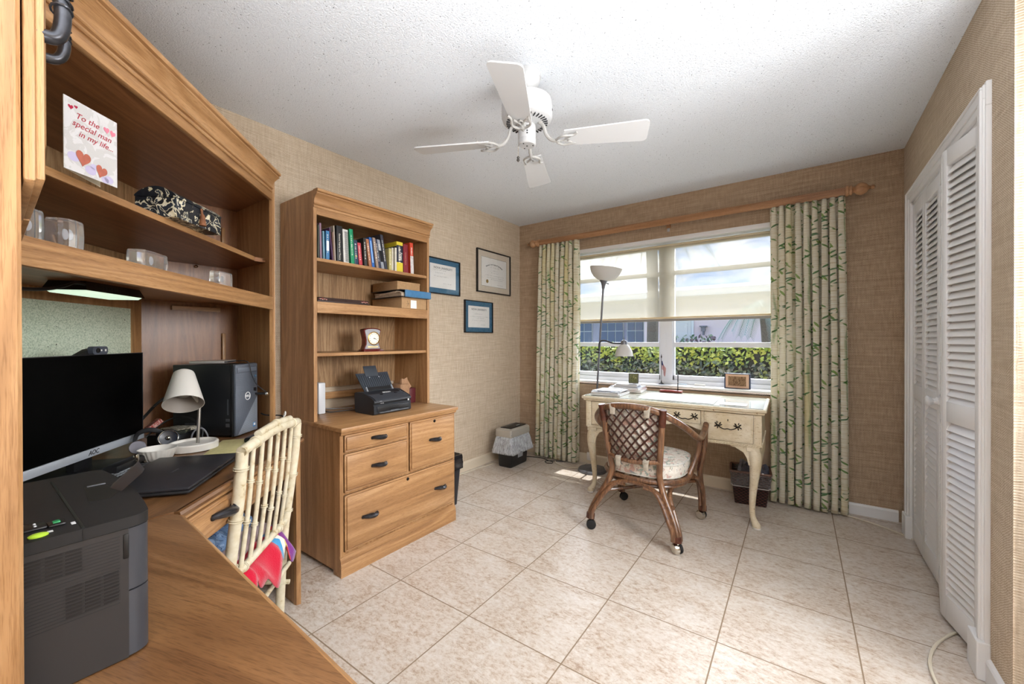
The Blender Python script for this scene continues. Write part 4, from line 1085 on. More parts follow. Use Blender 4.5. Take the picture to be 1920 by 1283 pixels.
for (x, y, a) in ((-.270, -.288, .5), (.272, -.288, 2.5), (.281, .278, 2.9), (-.281, .278, .9)):
    cs = Matrix.Translation((x, y, 0)) @ Matrix.Rotation(a, 4, 'Z') @ Matrix.Scale(1.16, 4)
    g = G(); g.tube([(0, 0, .070), (0, 0, .050)], .0055, 8); M = Matrix.Translation((.010, 0, .0265)) @ Matrix.Rotation(PI/2, 4, 'X')
    g.lathe([(.004, -.020), (.020, -.019), (.0262, -.010), (.0262, .002), (.014, .004)], 20, M=M)
    bmesh.ops.transform(g.bm, matrix=cs, verts=g.bm.verts); c = part('caster', g, CHROME, rc)
    g = G(); g.lathe([(.004, .004), (.020, .005), (.0255, .008), (.0262, .014), (.0250, .020), (.018, .022), (.004, .022)], 20, M=M); bmesh.ops.transform(g.bm, matrix=cs, verts=g.bm.verts); part('wheel', g, RUBBER, c)
# ------------------------------------------------------------------ floor lamp
fl_ = thing('floor_lamp', 'grey floor lamp with white bowl shade and a small reading shade, between curtain and desk', 'floor lamp', (-1.575, 3.43, 0))
LG = flat('lamp_grey', (112, 114, 120), .4, .5)
LSH = N('milky_lamp_plastic'); LSH.base(s2l((226, 224, 220))); LSH.set(Roughness=.4, Subsurface_Weight=.0); _t = LSH.a('ShaderNodeBsdfTranslucent'); _t.inputs[0].default_value = s2l((226, 222, 214)); _m = LSH.a('ShaderNodeMixShader'); _m.inputs[0].default_value = .3; LSH.l(LSH.p.outputs[0], _m.inputs[1]); LSH.l(_t.outputs[0], _m.inputs[2]); LSH.l(_m.outputs[0], LSH.o.inputs['Surface']); LSH = LSH.m
g = G(); g.lathe([(.128, 0), (.130, .004), (.129, .016), (.122, .024), (.03, .030), (.014, .034), (.012, .05)], 40, (-1.575, 3.43, 0)); part('base', g, LG, fl_, world=True)
p0, p1 = Vector((-1.575, 3.43, .03)), Vector((-1.462, 3.42, 1.672)); ax = (p1-p0).normalized()
g = G(); g.tube([p0, p1], .0085, 12); part('pole', g, LG, fl_, world=True)
q = ax.to_track_quat('Z', 'Y').to_matrix().to_4x4(); M = Matrix.Translation(p1) @ q
g = G(); g.lathe([(.011, -.01), (.013, 0), (.016, .02), (.024, .045), (.036, .062), (.038, .066), (.03, .068)], 28, M=M); hd_ = part('socket_cone', g, LG, fl_, world=True)
g = G(); g.tube([M @ Vector((.03, -.01, .045)), M @ Vector((.052, -.016, .040))], .004, 8); g.ball(M @ Vector((.054, -.017, .040)), .006, 8); part('switch_knob', g, BLACK, hd_, world=True)
g = G(); M2 = Matrix.Translation(p1) @ Matrix.Rotation(.15, 4, 'Y'); g.lathe([(.030, .062), (.062, .070), (.098, .092), (.124, .124), (.138, .160), (.1415, .178), (.1385, .178), (.134, .160), (.120, .127), (.095, .096), (.06, .075), (.03, .067)], 44, M=M2, cap=False); part('bowl_shade', g, LSH, fl_, world=True)
g = G(); g.tube(spl([(-1.500, 3.418, 1.085), (-1.498, 3.408, 1.13), (-1.485, 3.39, 1.178), (-1.45, 3.375, 1.198), (-1.41, 3.37, 1.193), (-1.36, 3.37, 1.176), (-1.31, 3.37, 1.172), (-1.275, 3.37, 1.172)], 7), .0068, 10); g.box(-1.530, -1.492, 3.405, 3.428, 1.082, 1.102, .004); part('gooseneck_arm', g, flat('arm_charcoal', (58, 58, 62), .45), fl_, world=True)
g = G(); g.lathe([(.006, 1.162), (.027, 1.162), (.027, 1.188), (.020, 1.198), (.006, 1.202), (.004, 1.215), (.003, 1.222)], 20, (-1.252, 3.37, 0)); part('reading_socket', g, LG, fl_, world=True)
g = G(); g.lathe([(.022, 1.166), (.040, 1.155), (.058, 1.128), (.070, 1.098), (.077, 1.064), (.074, 1.064), (.067, 1.098), (.055, 1.126), (.038, 1.151), (.02, 1.162)], 36, (-1.252, 3.37, 0), cap=False); g2 = part('reading_shade', g, LSH, fl_, world=True)
g = G(); g.ball((-1.252, 3.37, 1.085), .024, 14, (1, 1, 1.2)); part('bulb', g, flat('bulb_glass', (240, 236, 226), .3), g2, world=True)

# ------------------------------------------------------------------ shredder
SR = math.atan2(.30, .035)      # long side heads mostly along +y
sh = thing('paper_shredder', 'silver and black paper shredder with clear bag in the far left corner', 'shredder', (-2.30, 3.19, 0), .03)
def loft(g, secs, n=None):
    rr_ = []
    for pts in secs: rr_.append([g.bm.verts.new(p) for p in pts])
    for a, b in zip(rr_, rr_[1:]):
        for k in range(len(a)): g.bm.faces.new((a[k], a[(k+1) % len(a)], b[(k+1) % len(a)], b[k]))
    return rr_
def rrect(hx, hy, z, r=.02, k=4, cx=0, cy=0):
    out = []
    for (sx, sy, a0) in ((1, 1, 0), (-1, 1, PI/2), (-1, -1, PI), (1, -1, 3*PI/2)):
        for i in range(k+1):
            a = a0+PI/2*i/k; out.append((cx+sx*(hx-r)+r*math.cos(a), cy+sy*(hy-r)+r*math.sin(a), z))
    return out
g = G(); rr_ = loft(g, [rrect(.070, .140, 0), rrect(.074, .145, .01), rrect(.088, .158, .30)]); g.bm.faces.new(rr_[0][::-1]); g.bm.faces.new(rr_[-1]); part('bin', g, BLACK, sh)
g = G(); g.box(.076, .080, -.03, .055, .075, .115, .002); g.box(.0765, .0815, -.024, .049, .080, .110, .002); part('bin_window', g, SILVER, sh)
g = G(); rr_ = loft(g, [rrect(.092, .163, .285), rrect(.096, .168, .30), rrect(.094, .166, .352), rrect(.080, .150, .366)]); g.bm.faces.new(rr_[0][::-1]); g.bm.faces.new(rr_[-1]); hd1 = part('head', g, flat('champagne_silver', (186, 182, 174), .35, .4), sh)
g = G(); g.extr([(-.055, -.15, .362), (-.05, -.155, .356), (.03, -.155, .356), (.085, -.13, .345), (.092, -.10, .320), (.094, -.165, .31)], (0, .004, 0)); g.box(-.055, .065, -.13, .135, .362, .372, .004); g.box(-.02, .0, -.115, .115, .371, .3735); g.box(.03, .055, -.01, .055, .371, .376, .002); part('top_panel', g, BLACK, hd1)
g = G(); g.box(.034, .051, -.004, .049, .3755, .378, .001); part('power_button', g, SILVER, hd1)
g = G(); secs = []
for j in range(9):
    t = j/8; z = .29-.155*t; pts = []
    base_ = rrect(.094+.030*t**.8, .164+.034*t**.8, z, .03, 8)
    for i, p in enumerate(base_):
        d = Vector((p[0], p[1], 0)).normalized(); w_ = .003*math.sin(i*1.3+j*.9)*t+.002*math.sin(i*3.1+j*1.7)*t
        pts.append((p[0]+d.x*w_, p[1]+d.y*w_, z+.005*math.sin(i*.7)*t))
    secs.append(pts)
loft(g, secs); o = part('clear_bag', g, m_film('shredder_bag_film', (206, 210, 216), .45, .15), sh, ang=180); o.modifiers.new('s', 'SOLIDIFY').thickness = .0006

# ------------------------------------------------------------------ wicker wastebasket
wb = thing('wicker_basket', 'dark red brown wicker wastebasket with clear liner under the white desk', 'wastebasket', (-.325, 3.475, 0), .12)
WICK = N('dark_wicker'); _co = WICK.coord(); _s = WICK.sep(_co)
_h = WICK.math('ADD', _s['X'], _s['Y']); _r = WICK.math('MULTIPLY', _s['Z'], 1/.011); _row = WICK.math('FLOOR', _r)
_a = WICK.math('SINE', WICK.math('MULTIPLY_ADD', _h, 2*PI/.03, WICK.math('MULTIPLY', _row, PI))); _b = WICK.math('PINGPONG', _r, .5)
_hh = WICK.math('MULTIPLY', WICK.math('MULTIPLY_ADD', _a, .5, .5), WICK.math('MULTIPLY', _b, 2))
WICK.base(WICK.ramp(_hh, [(.05, s2l((26, 12, 12))), (.5, s2l((76, 30, 26))), (.9, s2l((128, 70, 56)))])); WICK.set(Roughness=.4); WICK.bump(_hh, 1, .01); WICK = WICK.m
g = G(); rr_ = loft(g, [rrect(.100, .092, 0, .012), rrect(.128, .112, .235, .012), rrect(.122, .106, .235, .012), rrect(.094, .086, .012, .012)]); g.bm.faces.new(rr_[0][::-1]); g.bm.faces.new(rr_[-1]); part('basket_body', g, WICK, wb, ang=30)
g = G(); g.tube(rrect(.127, .111, .238, .014), .008, 8, closed=True); part('rim', g, flat('wicker_rim', (112, 70, 48), .45, nz=.4), wb)
g = G(); g.tube([(p[0], p[1], p[2]-.004*math.sin(i)) for i, p in enumerate(rrect(.124, .108, .135, .014, 6))], .0035, 6, closed=True); part('liner_band', g, flat('liner_edge', (188, 182, 176), .35), wb)
g = G(); secs = []
for j in range(7):
    t = j/6; z = .135+.108*t; base_ = rrect(.122+.012*t, .106+.011*t, z, .014, 6)
    secs.append([(p[0]*(1+.010*math.sin(i*2.7+j)), p[1]*(1+.010*math.sin(i*3.9+j*2)), p[2]) for i, p in enumerate(base_)])
secs += [rrect(.122, .106, .244, .014, 6), rrect(.112, .096, .20, .014, 6)]
loft(g, secs); part('liner', g, m_film('liner_film', (130, 124, 126), .62, .25), wb, ang=180)
rnd = random.Random(4)
for k in range(9):
    g = G(); x, y = rnd.uniform(-.07, .07), rnd.uniform(-.055, .055); P = [Vector((x, y, .10))]
    for i in range(4): P.append(P[-1]+Vector((rnd.uniform(-.02, .02), rnd.uniform(-.02, .02), .045)))
    V = spl(P, 4); rr_ = [.020*(1-.6*abs(i/len(V)-.5))*rnd.uniform(.8, 1.1) for i in range(len(V))]; g.tube(V, rr_, 7, sq=.35)
    tag(part('crumpled_wrapper', g, flat('wrapper_a', (150, 152, 162), .3, .3, nz=.5) if k % 2 else flat('wrapper_b', (86, 88, 100), .4, nz=.5), wb), kind=None)

# ------------------------------------------------------------------ black bin behind the cabinet
bb = thing('black_bin', 'tall black waste bin with black liner behind the filing cabinet', 'bin', (-2.19, 2.08, 0))
g = G(); rr_ = loft(g, [rrect(.130, .085, 0, .02), rrect(.155, .108, .36, .02), rrect(.149, .102, .36, .02), rrect(.125, .08, .01, .02)]); g.bm.faces.new(rr_[0][::-1]); g.bm.faces.new(rr_[-1])
for y in (-.04, 0, .04): g.extr([(.130, y-.008, .02), (.130, y+.008, .02), (.152, y+.008, .30), (.152, y-.008, .30)], (.004, 0, 0))
part('bin_body', g, flat('navy_black_plastic', (20, 22, 30), .3), bb)
g = G(); secs = []
for j in range(7):
    t = j/6; z = .365-.10*t; base_ = rrect(.157+.006*t, .110+.006*t, z, .02, 6); secs.append([(p[0]+.004*math.sin(i*2.1+j), p[1]+.004*math.sin(i*2.9-j), p[2]+.008*math.sin(i*.9)*t) for i, p in enumerate(base_)])
loft(g, secs+[]); loft(g, [rrect(.157, .110, .365, .02, 6), rrect(.148, .100, .368, .02, 6), rrect(.140, .092, .25, .02, 6)]); part('bin_liner', g, flat('black_liner', (26, 26, 30), .18), bb, ang=180)

# ------------------------------------------------------------------ framed certificates
def strokes(g, y0, y1, z, h, x, n, rnd, M=None, th=.0008):
    """a line of small illegible handwriting"""
    yy = y0
    while yy < y1:
        w = rnd.uniform(.5, 1.3)*h
        if rnd.random() < .82:
            hh = h*rnd.uniform(.45, 1); a = rnd.uniform(-.2, .3)*h
            g.face([(x, yy, z), (x, yy+th*1.4, z), (x, yy+th*1.4+a, z+hh), (x, yy+a, z+hh)])
            if rnd.random() < .6: g.face([(x, yy, z), (x, yy+w*.8, z), (x, yy+w*.8, z+th), (x, yy, z+th)])
        yy += w
def cert(name, lab, y0, y1, z0, z1, fw_, fcol, mat_w, mcol, lines, title=None, seal=False, inner=False, tsize=.012):
    X = XL+.001; t = thing(name, lab, 'picture frame', (XL, (y0+y1)/2, (z0+z1)/2), group=None)
    g = G()
    for a, b, c, d in ((y0, y1, z0, z0+fw_), (y0, y1, z1-fw_, z1), (y0, y0+fw_, z0, z1), (y1-fw_, y1, z0, z1)): g.box(X, X+.022, a, b, c, d, .003)
    part('frame', g, fcol, t, world=True)
    g = G(); g.box(X+.002, X+.010, y0+fw_, y1-fw_, z0+fw_, z1-fw_); mt_ = part('mat_board', g, mcol, t, False, world=True)
    a, b, c, d = y0+fw_+mat_w, y1-fw_-mat_w, z0+fw_+mat_w, z1-fw_-mat_w
    g = G(); g.box(X+.009, X+.0112, a, b, c, d); dc = part('certificate', g, flat('certificate_paper', (226, 220, 208), .8), t, False, world=True)
    if inner:
        g = G(); e = .0016
        for p, q_, r, s in ((a, b, c, c+e), (a, b, d-e, d), (a, a+e, c, d), (b-e, b, c, d)): g.box(X+.011, X+.0118, p, q_, r, s)
        part('border_line', g, INK, dc, False, world=True)
    XX = X+.0116; g = G(); rnd = random.Random(int(y0*1000))
    for (f0, f1, fz, h) in lines: strokes(g, a+(b-a)*f0, a+(b-a)*f1, c+(d-c)*fz, h, XX, 0, rnd)
    if title:
        M = frameM((XX, (a+b)/2, d-.032), (0, 1, 0), (0, 0, 1)); text_g(title, tsize, M, .0002, g=g)
    part('writing', g, INK, dc, False, world=True)
    if seal:
        g = G(); M = Matrix.Translation((XX, a+(b-a)*.22, c+(d-c)*.17)) @ Matrix.Rotation(PI/2, 4, 'Y'); g.lathe([(.018, -.001), (.018, .001), (.014, .0016)], 20, M=M); part('gold_seal', g, flat('seal_gold', (168, 140, 84), .45, .4), dc, world=True)
    g = G(); g.box(X+.0155, X+.0165, y0+fw_, y1-fw_, z0+fw_, z1-fw_); part('glazing', g, GLZ, t, False, world=True)
GLZ = m_glass('picture_glass', (.97, .98, 1, 1))
FBK = flat('black_frame', (24, 22, 22), .3); BLUEM = flat('blue_mat', (54, 100, 124), .7, nz=.12); CRM = flat('cream_mat', (206, 190, 166), .8)
cert('picture_frame', 'black framed certificate with pale cream mat, highest on the left wall', 2.905, 3.440, 1.665, 2.082, .012, FBK, .055, CRM,
     [(.3, .72, .66, .016), (.42, .62, .56, .006), (.38, .66, .48, .009), (.15, .88, .38, .006), (.2, .9, .31, .006), (.35, .85, .25, .006), (.6, .85, .08, .006), (.48, .56, .76, .012)], None, True, True)
cert('picture_frame', 'black framed certificate with bright blue mat, lowest on the left wall', 2.733, 3.142, 1.272, 1.576, .009, FBK, .042, BLUEM,
     [(.3, .68, .62, .011), (.1, .9, .50, .005), (.3, .75, .42, .012), (.2, .8, .32, .005), (.6, .8, .12, .006)], 'NOVA UNIVERSITY', tsize=.026)
cert('picture_frame', 'black framed certificate with blue mat partly hidden behind the bookcase side', 2.262, 2.670, 1.595, 1.900, .009, FBK, .042, BLUEM,
     [(.1, .6, .74, .008), (.2, .6, .62, .010), (.15, .7, .48, .009), (.5, .8, .2, .007)], 'NOVA UNIVERSITY', tsize=.026)
# arched heading on the highest certificate
g = G(); ca = (XL+.0128, 3.1725, 1.83); word = 'National Institute of the Board'
for i, chh in enumerate(word):
    if chh == ' ': continue
    a = (i-(len(word)-1)/2)*.058; y = ca[1]+.165*math.sin(a); z = ca[2]+.125+.165*(math.cos(a)-1)*.5
    text_g(chh, .020, frameM((ca[0], y, z), (0, math.cos(a), -math.sin(a)*.6), (0, math.sin(a)*.6, math.cos(a))), .0002, g=g)
for o in C.objects:
    if o.name == 'certificate': part('heading', g, INK, o, False, world=True); break

# ------------------------------------------------------------------ things on the white desk and the sill
ZD = .7672
def mag(name, lab, x, y, z, w, d, h, rz, cover, pages=PAPER, cat='magazine', grp=None, spine=None):
    t = thing(name, lab, cat, (x, y, z), rz, grp)
    g = G(); g.box(-w/2+.001, w/2-.001, -d/2+.001, d/2-.0015, .0008, h-.0008); part('pages', g, pages, t, False)
    g = G(); g.box(-w/2, w/2, -d/2, d/2, h-.0009, h, .0003); g.box(-w/2, w/2, -d/2, d/2, 0, .0009, .0003); g.box(-w/2-.0008, -w/2, -d/2, d/2, 0, h); part('cover', g, cover, t, False)
    return t
col = lambda nm, c, r=.35: flat('cover_'+nm, c, r, nz=.15)
z = ZD; rnd = random.Random(12)
fs = [('white thick magazine at the bottom of the front desk stack', .24, .26, .010, col('white', (190, 190, 194)), .02), ('tan brochure in the front desk stack, above the white magazine', .225, .25, .008, col('tan', (110, 94, 82)), -.03),
      ('grey blue magazine in the middle of the front desk stack', .215, .26, .006, col('greyblue', (96, 106, 126)), .05), ('navy magazine near the top of the front desk stack', .22, .22, .005, col('navy', (34, 40, 66)), -.06),
      ('blue grey folded leaflet lying on top of the front desk stack', .17, .19, .004, col('pale', (110, 124, 150)), .16)]
for i, (lb, w, d, h, c, a) in enumerate(fs):
    mag('magazine', lb, -1.270+rnd.uniform(-.006, .006), 3.11+rnd.uniform(-.008, .008), z, w, d, h, DR+a, c, grp=None); z += h+.0004
z = ZD
bs = [('cream papers at the bottom of the rear desk pile', .26, .24, .012, col('creamp', (220, 214, 200)), .1), ('red and white booklet low in the rear desk pile', .23, .23, .010, col('redw', (176, 72, 84)), -.12),
      ('white paper bundle in the middle of the rear desk pile', .25, .25, .011, col('bundle', (196, 194, 192)), .05), ('grey folder in the rear desk pile under the dark book', .24, .2, .006, col('gfold', (130, 138, 152)), -.04),
      ('dark maroon book near the top of the rear desk pile', .19, .16, .012, col('maroon', (70, 40, 56)), .10), ('white booklet on top of the rear desk pile under the small picture', .18, .15, .008, col('wbook', (198, 196, 198)), .02)]
for i, (lb, w, d, h, c, a) in enumerate(bs):
    mag('booklet', lb, -1.225+rnd.uniform(-.01, .01), 3.395, z, w, d, h, DR+a, c, cat='booklet'); z += h+.0004
ZB = z
# small framed picture on the pile
def easel(name, lab, c, w, h, rz, fcol, mcol, pmat, fw_=.008, dpt=.012, tilt=.18, mw=0.0):
    t = thing(name, lab, 'picture frame', c, rz); R = Matrix.Translation((0, 0, .002)) @ Matrix.Rotation(-tilt, 4, 'X')
    g = G()
    for a, b, c_, d in ((-w/2, w/2, 0, fw_), (-w/2, w/2, h-fw_, h), (-w/2, -w/2+fw_, 0, h), (w/2-fw_, w/2, 0, h)): g.box(a, b, -dpt/2, dpt/2, c_, d, .002, R)
    part('frame', g, fcol, t)
    g = G(); g.box(-w/2+fw_, w/2-fw_, -.001, .003, fw_, h-fw_, 0, R); mb = part('mount', g, mcol, t, False)
    g = G(); g.box(-w/2+fw_+mw, w/2-fw_-mw, -.0022, -.0008, fw_+mw, h-fw_-mw, 0, R); part('picture', g, pmat, mb, False)
    g = G(); g.box(-.012, .012, 0, .002, -.002, h*.75, 0, Matrix.Translation((0, dpt/2+.03, 0)) @ Matrix.Rotation(.12, 4, 'X')); part('stand', g, fcol, t, False)
    return t
easel('picture_frame', 'small dark framed picture with green print standing on the rear desk pile', (-1.175, 3.385, ZB), .082, .088, .16, flat('frame_grey', (66, 66, 62), .4), flat('green_print', (112, 114, 76), .6), m_print('green_gold_print', (104, 108, 70), [((196, 190, 140), .56), ((70, 78, 52), .6)], 60), .006, .010, .14, .010)
# photo frame on the sill
ef = thing('picture_frame', 'navy curved frame with sepia photo of bare trees on the window sill', 'picture frame', (-.435, 3.692, .8085), -.05)
def curve_box(g, w, z0, z1, bow, t, n=12, inset=0, off=0):
    F_, B_ = [], []
    for i in range(n+1):
        u = i/n*2-1; y = -bow*(1-u*u)-off
        F_.append((u*(w/2-inset), y)); B_.append((u*(w/2-inset), y+t))
    g.prism(F_+B_[::-1], z0, z1)
g = G(); g.prism([(-.093, .012)]+[(u*.093, -.012*(1-u*u)-.004) for u in [i/6-1 for i in range(13)]]+[(.093, .012)], 0, .122); part('frame', g, flat('navy_frame', (44, 58, 84), .35), ef, ang=25)
g = G(); curve_box(g, .166, .006, .115, .0105, .003, inset=0, off=.0075); mm_ = part('mount', g, flat('peach_mount', (214, 178, 150), .8), ef, False)
g = G(); curve_box(g, .132, .022, .099, .0085, .003, off=.0112); part('photo', g, m_print('sepia_photo', (142, 112, 84), [((92, 68, 48), .52), ((176, 148, 118), .58)], 60, (3, 3, 1)), mm_, False)
# flag
fg = thing('desk_flag', 'tiny american flag on a black stand at the middle of the window sill', 'flag', (-1.035, 3.712, .8085))
g = G(); g.lathe([(.024, 0), (.024, .004), (.012, .008), (.005, .014), (.004, .03)], 20); part('stand', g, BLACK, fg)
g = G(); g.tube([(0, 0, .01), (0, 0, .232)], .0022, 8); g.lathe([(.003, .232), (.006, .240), (.0035, .252), (.0005, .268)], 10); part('staff', g, BLACK, fg)
FLG = N('flag_cloth'); _uv = FLG.coord('UV'); _s = FLG.sep(_uv); _st = FLG.math('GREATER_THAN', FLG.math('SINE', FLG.math('MULTIPLY', _s['Y'], 13*PI)), 0.0)
_cc = FLG.mix(_st, s2l((228, 224, 220)), s2l((176, 30, 44))); _cn = FLG.math('MULTIPLY', FLG.math('LESS_THAN', _s['X'], .4), FLG.math('GREATER_THAN', _s['Y'], .46)); FLG.base(FLG.mix(_cn, _cc, s2l((40, 50, 96)))); FLG.set(Roughness=.8)
def ff(u, v):
    # hangs limp: the fly end droops down
    x = .003+.040*u**.7*(.75+.25*math.sin(u*6+v*2)); y = .012*math.sin(u*9+v*3)*u; z = .208-(1-v)*.072-u*.070
    return (x, y, z)
g = G(); g.sheet(ff, 24, 14, lambda u, v: (u, v)); o = part('flag_cloth', g, FLG.m, fg, ang=180); o.modifiers.new('s', 'SOLIDIFY').thickness = .0006
# pen and holder
pn = thing('pen_stand', 'red wooden pen holder with upright black pen at the back of the white desk', 'pen holder', (-.895, 3.49, ZD), DR)
g = G(); g.box(-.088, .088, -.022, .022, 0, .017, .005); part('base', g, flat('red_wood', (150, 66, 58), .35, nz=.2), pn)
g = G(); g.tube([(.052, .004, .016), (.052, .004, .030)], .006, 10); g.tube([(.052, .004, .024), (.053, .006, .150)], [.0038, .0046], 10); part('pen', g, BLACK, pn)
g = G(); g.tube([(.0524, .005, .082), (.0524, .005, .088)], .0050, 10); part('pen_ring', g, CHROME, pn)
# papers under/over the glass
g = G(); M = Matrix.Translation((-.814, 3.228, 0)) @ Matrix.Rotation(DR, 4, 'Z'); g.box(-.19, .31, -.235, .155, ZD, ZD+.0012, 0, M); tag(part('desk_blotter', g, flat('blotter_white', (236, 236, 238), .5)), 'large white blotter sheet lying on the white desk in front of the pen', 'blotter')
g = G(); g.box(.345, .505, -.23, -.09, ZD, ZD+.0006, 0, M); tag(part('printed_sheet', g, m_print('printed_sheet', (226, 222, 214), [((176, 170, 160), .56)], 30, (1, 5, 1))), 'faint printed sheet at the right front of the white desk', 'paper')

# ------------------------------------------------------------------ cords on the floor
def cord(name, lab, pts, r, m, cat='cable'):
    g = G(); g.tube(spl(pts, 8), r, 8); tag(part(name, g, m), lab, cat)
cord('power_cord', 'ivory cord running along the floor from the shredder past the black bin', [(-2.44, 3.06, .005), (-2.455, 2.95, .005), (-2.47, 2.82, .005), (-2.485, 2.6, .005), (-2.49, 2.3, .005), (-2.49, 2.0, .006)], .0042, CORDW)
cord('power_cord', 'black cord trailing on the floor behind the shredder and left curtain', [(-2.36, 3.42, .005), (-2.24, 3.475, .005), (-2.14, 3.488, .005), (-2.06, 3.455, .005), (-2.00, 3.44, .006), (-1.985, 3.40, .006), (-2.03, 3.378, .006), (-2.065, 3.41, .009), (-2.02, 3.45, .010), (-1.96, 3.49, .006), (-1.9, 3.52, .005)], .0036, CORDB)
cord('extension_cord', 'thick ivory cord curving on the floor from the left curtain to the lamp base', [(-1.99, 3.47, .006), (-1.93, 3.415, .006), (-1.82, 3.375, .006), (-1.74, 3.40, .006), (-1.70, 3.47, .006), (-1.70, 3.56, .03)], .0055, CORDW)
cord('power_cord', 'thin white cord dropping behind the left desk leg into loops on the floor', [(-1.40, 3.52, .74), (-1.405, 3.50, .55), (-1.40, 3.48, .35), (-1.39, 3.44, .12), (-1.36, 3.38, .012), (-1.30, 3.30, .005), (-1.24, 3.24, .005), (-1.30, 3.17, .005), (-1.40, 3.20, .005), (-1.42, 3.28, .006), (-1.34, 3.31, .010), (-1.26, 3.27, .012), (-1.27, 3.19, .008), (-1.36, 3.15, .005), (-1.45, 3.2, .006)], .0028, flat('white_cable', (226, 224, 218), .5))
cord('power_cord', 'tangled black cord on the floor beside the lamp base', [(-1.50, 3.56, .02), (-1.44, 3.54, .008), (-1.40, 3.50, .006), (-1.32, 3.47, .006), (-1.24, 3.43, .006), (-1.18, 3.38, .006), (-1.16, 3.33, .006)], .0036, CORDB)
cord('power_cord', 'ivory cord lying between the lamp base and the wall', [(-1.52, 3.585, .02), (-1.42, 3.575, .008), (-1.34, 3.53, .006), (-1.27, 3.47, .014), (-1.2, 3.44, .014), (-1.12, 3.46, .006), (-1.05, 3.55, .006)], .0036, CORDW)
cord('extension_cord', 'ivory cord on the floor from the right curtain to the closet doors', [(.10, 3.60, .006), (.22, 3.555, .006), (.30, 3.525, .006), (.40, 3.47, .006), (.48, 3.405, .006), (.56, 3.32, .006), (.66, 3.2, .006)], .0055, CORDW)
cord('extension_cord', 'ivory cord looping on the floor out from under the nearest closet door', [(.62, 2.52, .006), (.53, 2.42, .006), (.47, 2.34, .006), (.415, 2.235, .006), (.380, 2.12, .006), (.372, 2.02, .006), (.385, 1.93, .006), (.41, 1.84, .006), (.46, 1.7, .006)], .0055, CORDW)
g = G(); g.box(-1.72, -1.66, YB-.0175, YB-.001, .03, .105, .003); tag(part('outlet_box', g, WHITEP), 'white outlet box on the back wall beside the left curtain hem', 'outlet')
# ------------------------------------------------------------------ bookcase contents
BK = [(1.169,1.179,1.169,1.18,1.838),(1.184,1.195,1.18,1.194,1.851),(1.205,1.214,1.201,1.213,1.811),(1.216,1.237,1.215,1.233,1.815),(1.254,1.262,1.236,1.244,1.836),(1.264,1.274,1.256,1.269,1.817),(1.275,1.282,1.266,1.276,1.856),(1.284,1.32,1.28,1.314,1.86),(1.327,1.362,1.319,1.352,1.849),(1.369,1.393,1.357,1.381,1.857),(1.395,1.421,1.386,1.412,1.8),(1.428,1.452,1.415,1.44,1.789),(1.458,1.479,1.449,1.466,1.822),(1.493,1.514,1.47,1.492,1.822),(1.518,1.538,1.494,1.513,1.837),(1.542,1.561,1.515,1.531,1.838),(1.563,1.581,1.533,1.549,1.833),(1.587,1.61,1.551,1.574,1.835),(1.615,1.636,1.578,1.599,1.873),(1.640,1.662,1.638,1.660,1.795),(1.664,1.677,1.664,1.677,1.804),(1.684,1.697,1.684,1.697,1.807),(1.701,1.751,1.699,1.749,1.851),(1.76,1.8,1.756,1.799,1.846),(1.812,1.841,1.805,1.834,1.863)]
BL = [((66, 70, 62), 'grey green book at the left end of the top shelf'), ((150, 118, 136), 'thin mauve book second from the left on the top shelf'), ((132, 176, 194), 'pale teal paperback on the top shelf, left of the blue and white book'),
      ((64, 122, 168), 'blue paperback with white label near the left of the top shelf'), ((84, 52, 88), 'slim purple book leaning on the top shelf'), ((128, 100, 84), 'brown paperback beside the slim purple book on the top shelf'),
      ((196, 186, 170), 'tall thin cream folder left of the thick black book'), ((34, 34, 36), 'thick black textbook with white lettering near the left of the top shelf'), ((214, 212, 206), 'white spiral bound book beside the green one'),
      ((24, 142, 96), 'tall bright green book on the top shelf'), ((44, 62, 84), 'navy book with a round emblem right of the green book'), ((192, 62, 74), 'short red book on the top shelf right of the navy one'),
      ((54, 50, 48), 'black and grey book right of the short red book'), ((166, 108, 74), 'leaning orange brown book left of the blue one'), ((46, 104, 184), 'leaning bright blue book in the middle of the top shelf'),
      ((156, 136, 122), 'leaning taupe book right of the bright blue one'), ((54, 58, 80), 'leaning dark slate book with pale lettering'), ((150, 154, 162), 'leaning grey book with black lower half'),
      ((62, 62, 72), 'tall leaning black binder with pale edge, the tallest of the leaning books'), ((188, 178, 118), 'short olive cream book right of the leaning binder'), ((212, 206, 186), 'short thin cream book left of the short white one'),
      ((222, 216, 200), 'short thin white book left of the black and yellow one'), ((34, 40, 58), 'large black and yellow dictionary on the top shelf'), ((132, 38, 48), 'thick maroon book right of the black and yellow dictionary'), ((206, 70, 44), 'red and white book at the right end of the top shelf')]
ZS = 1.653
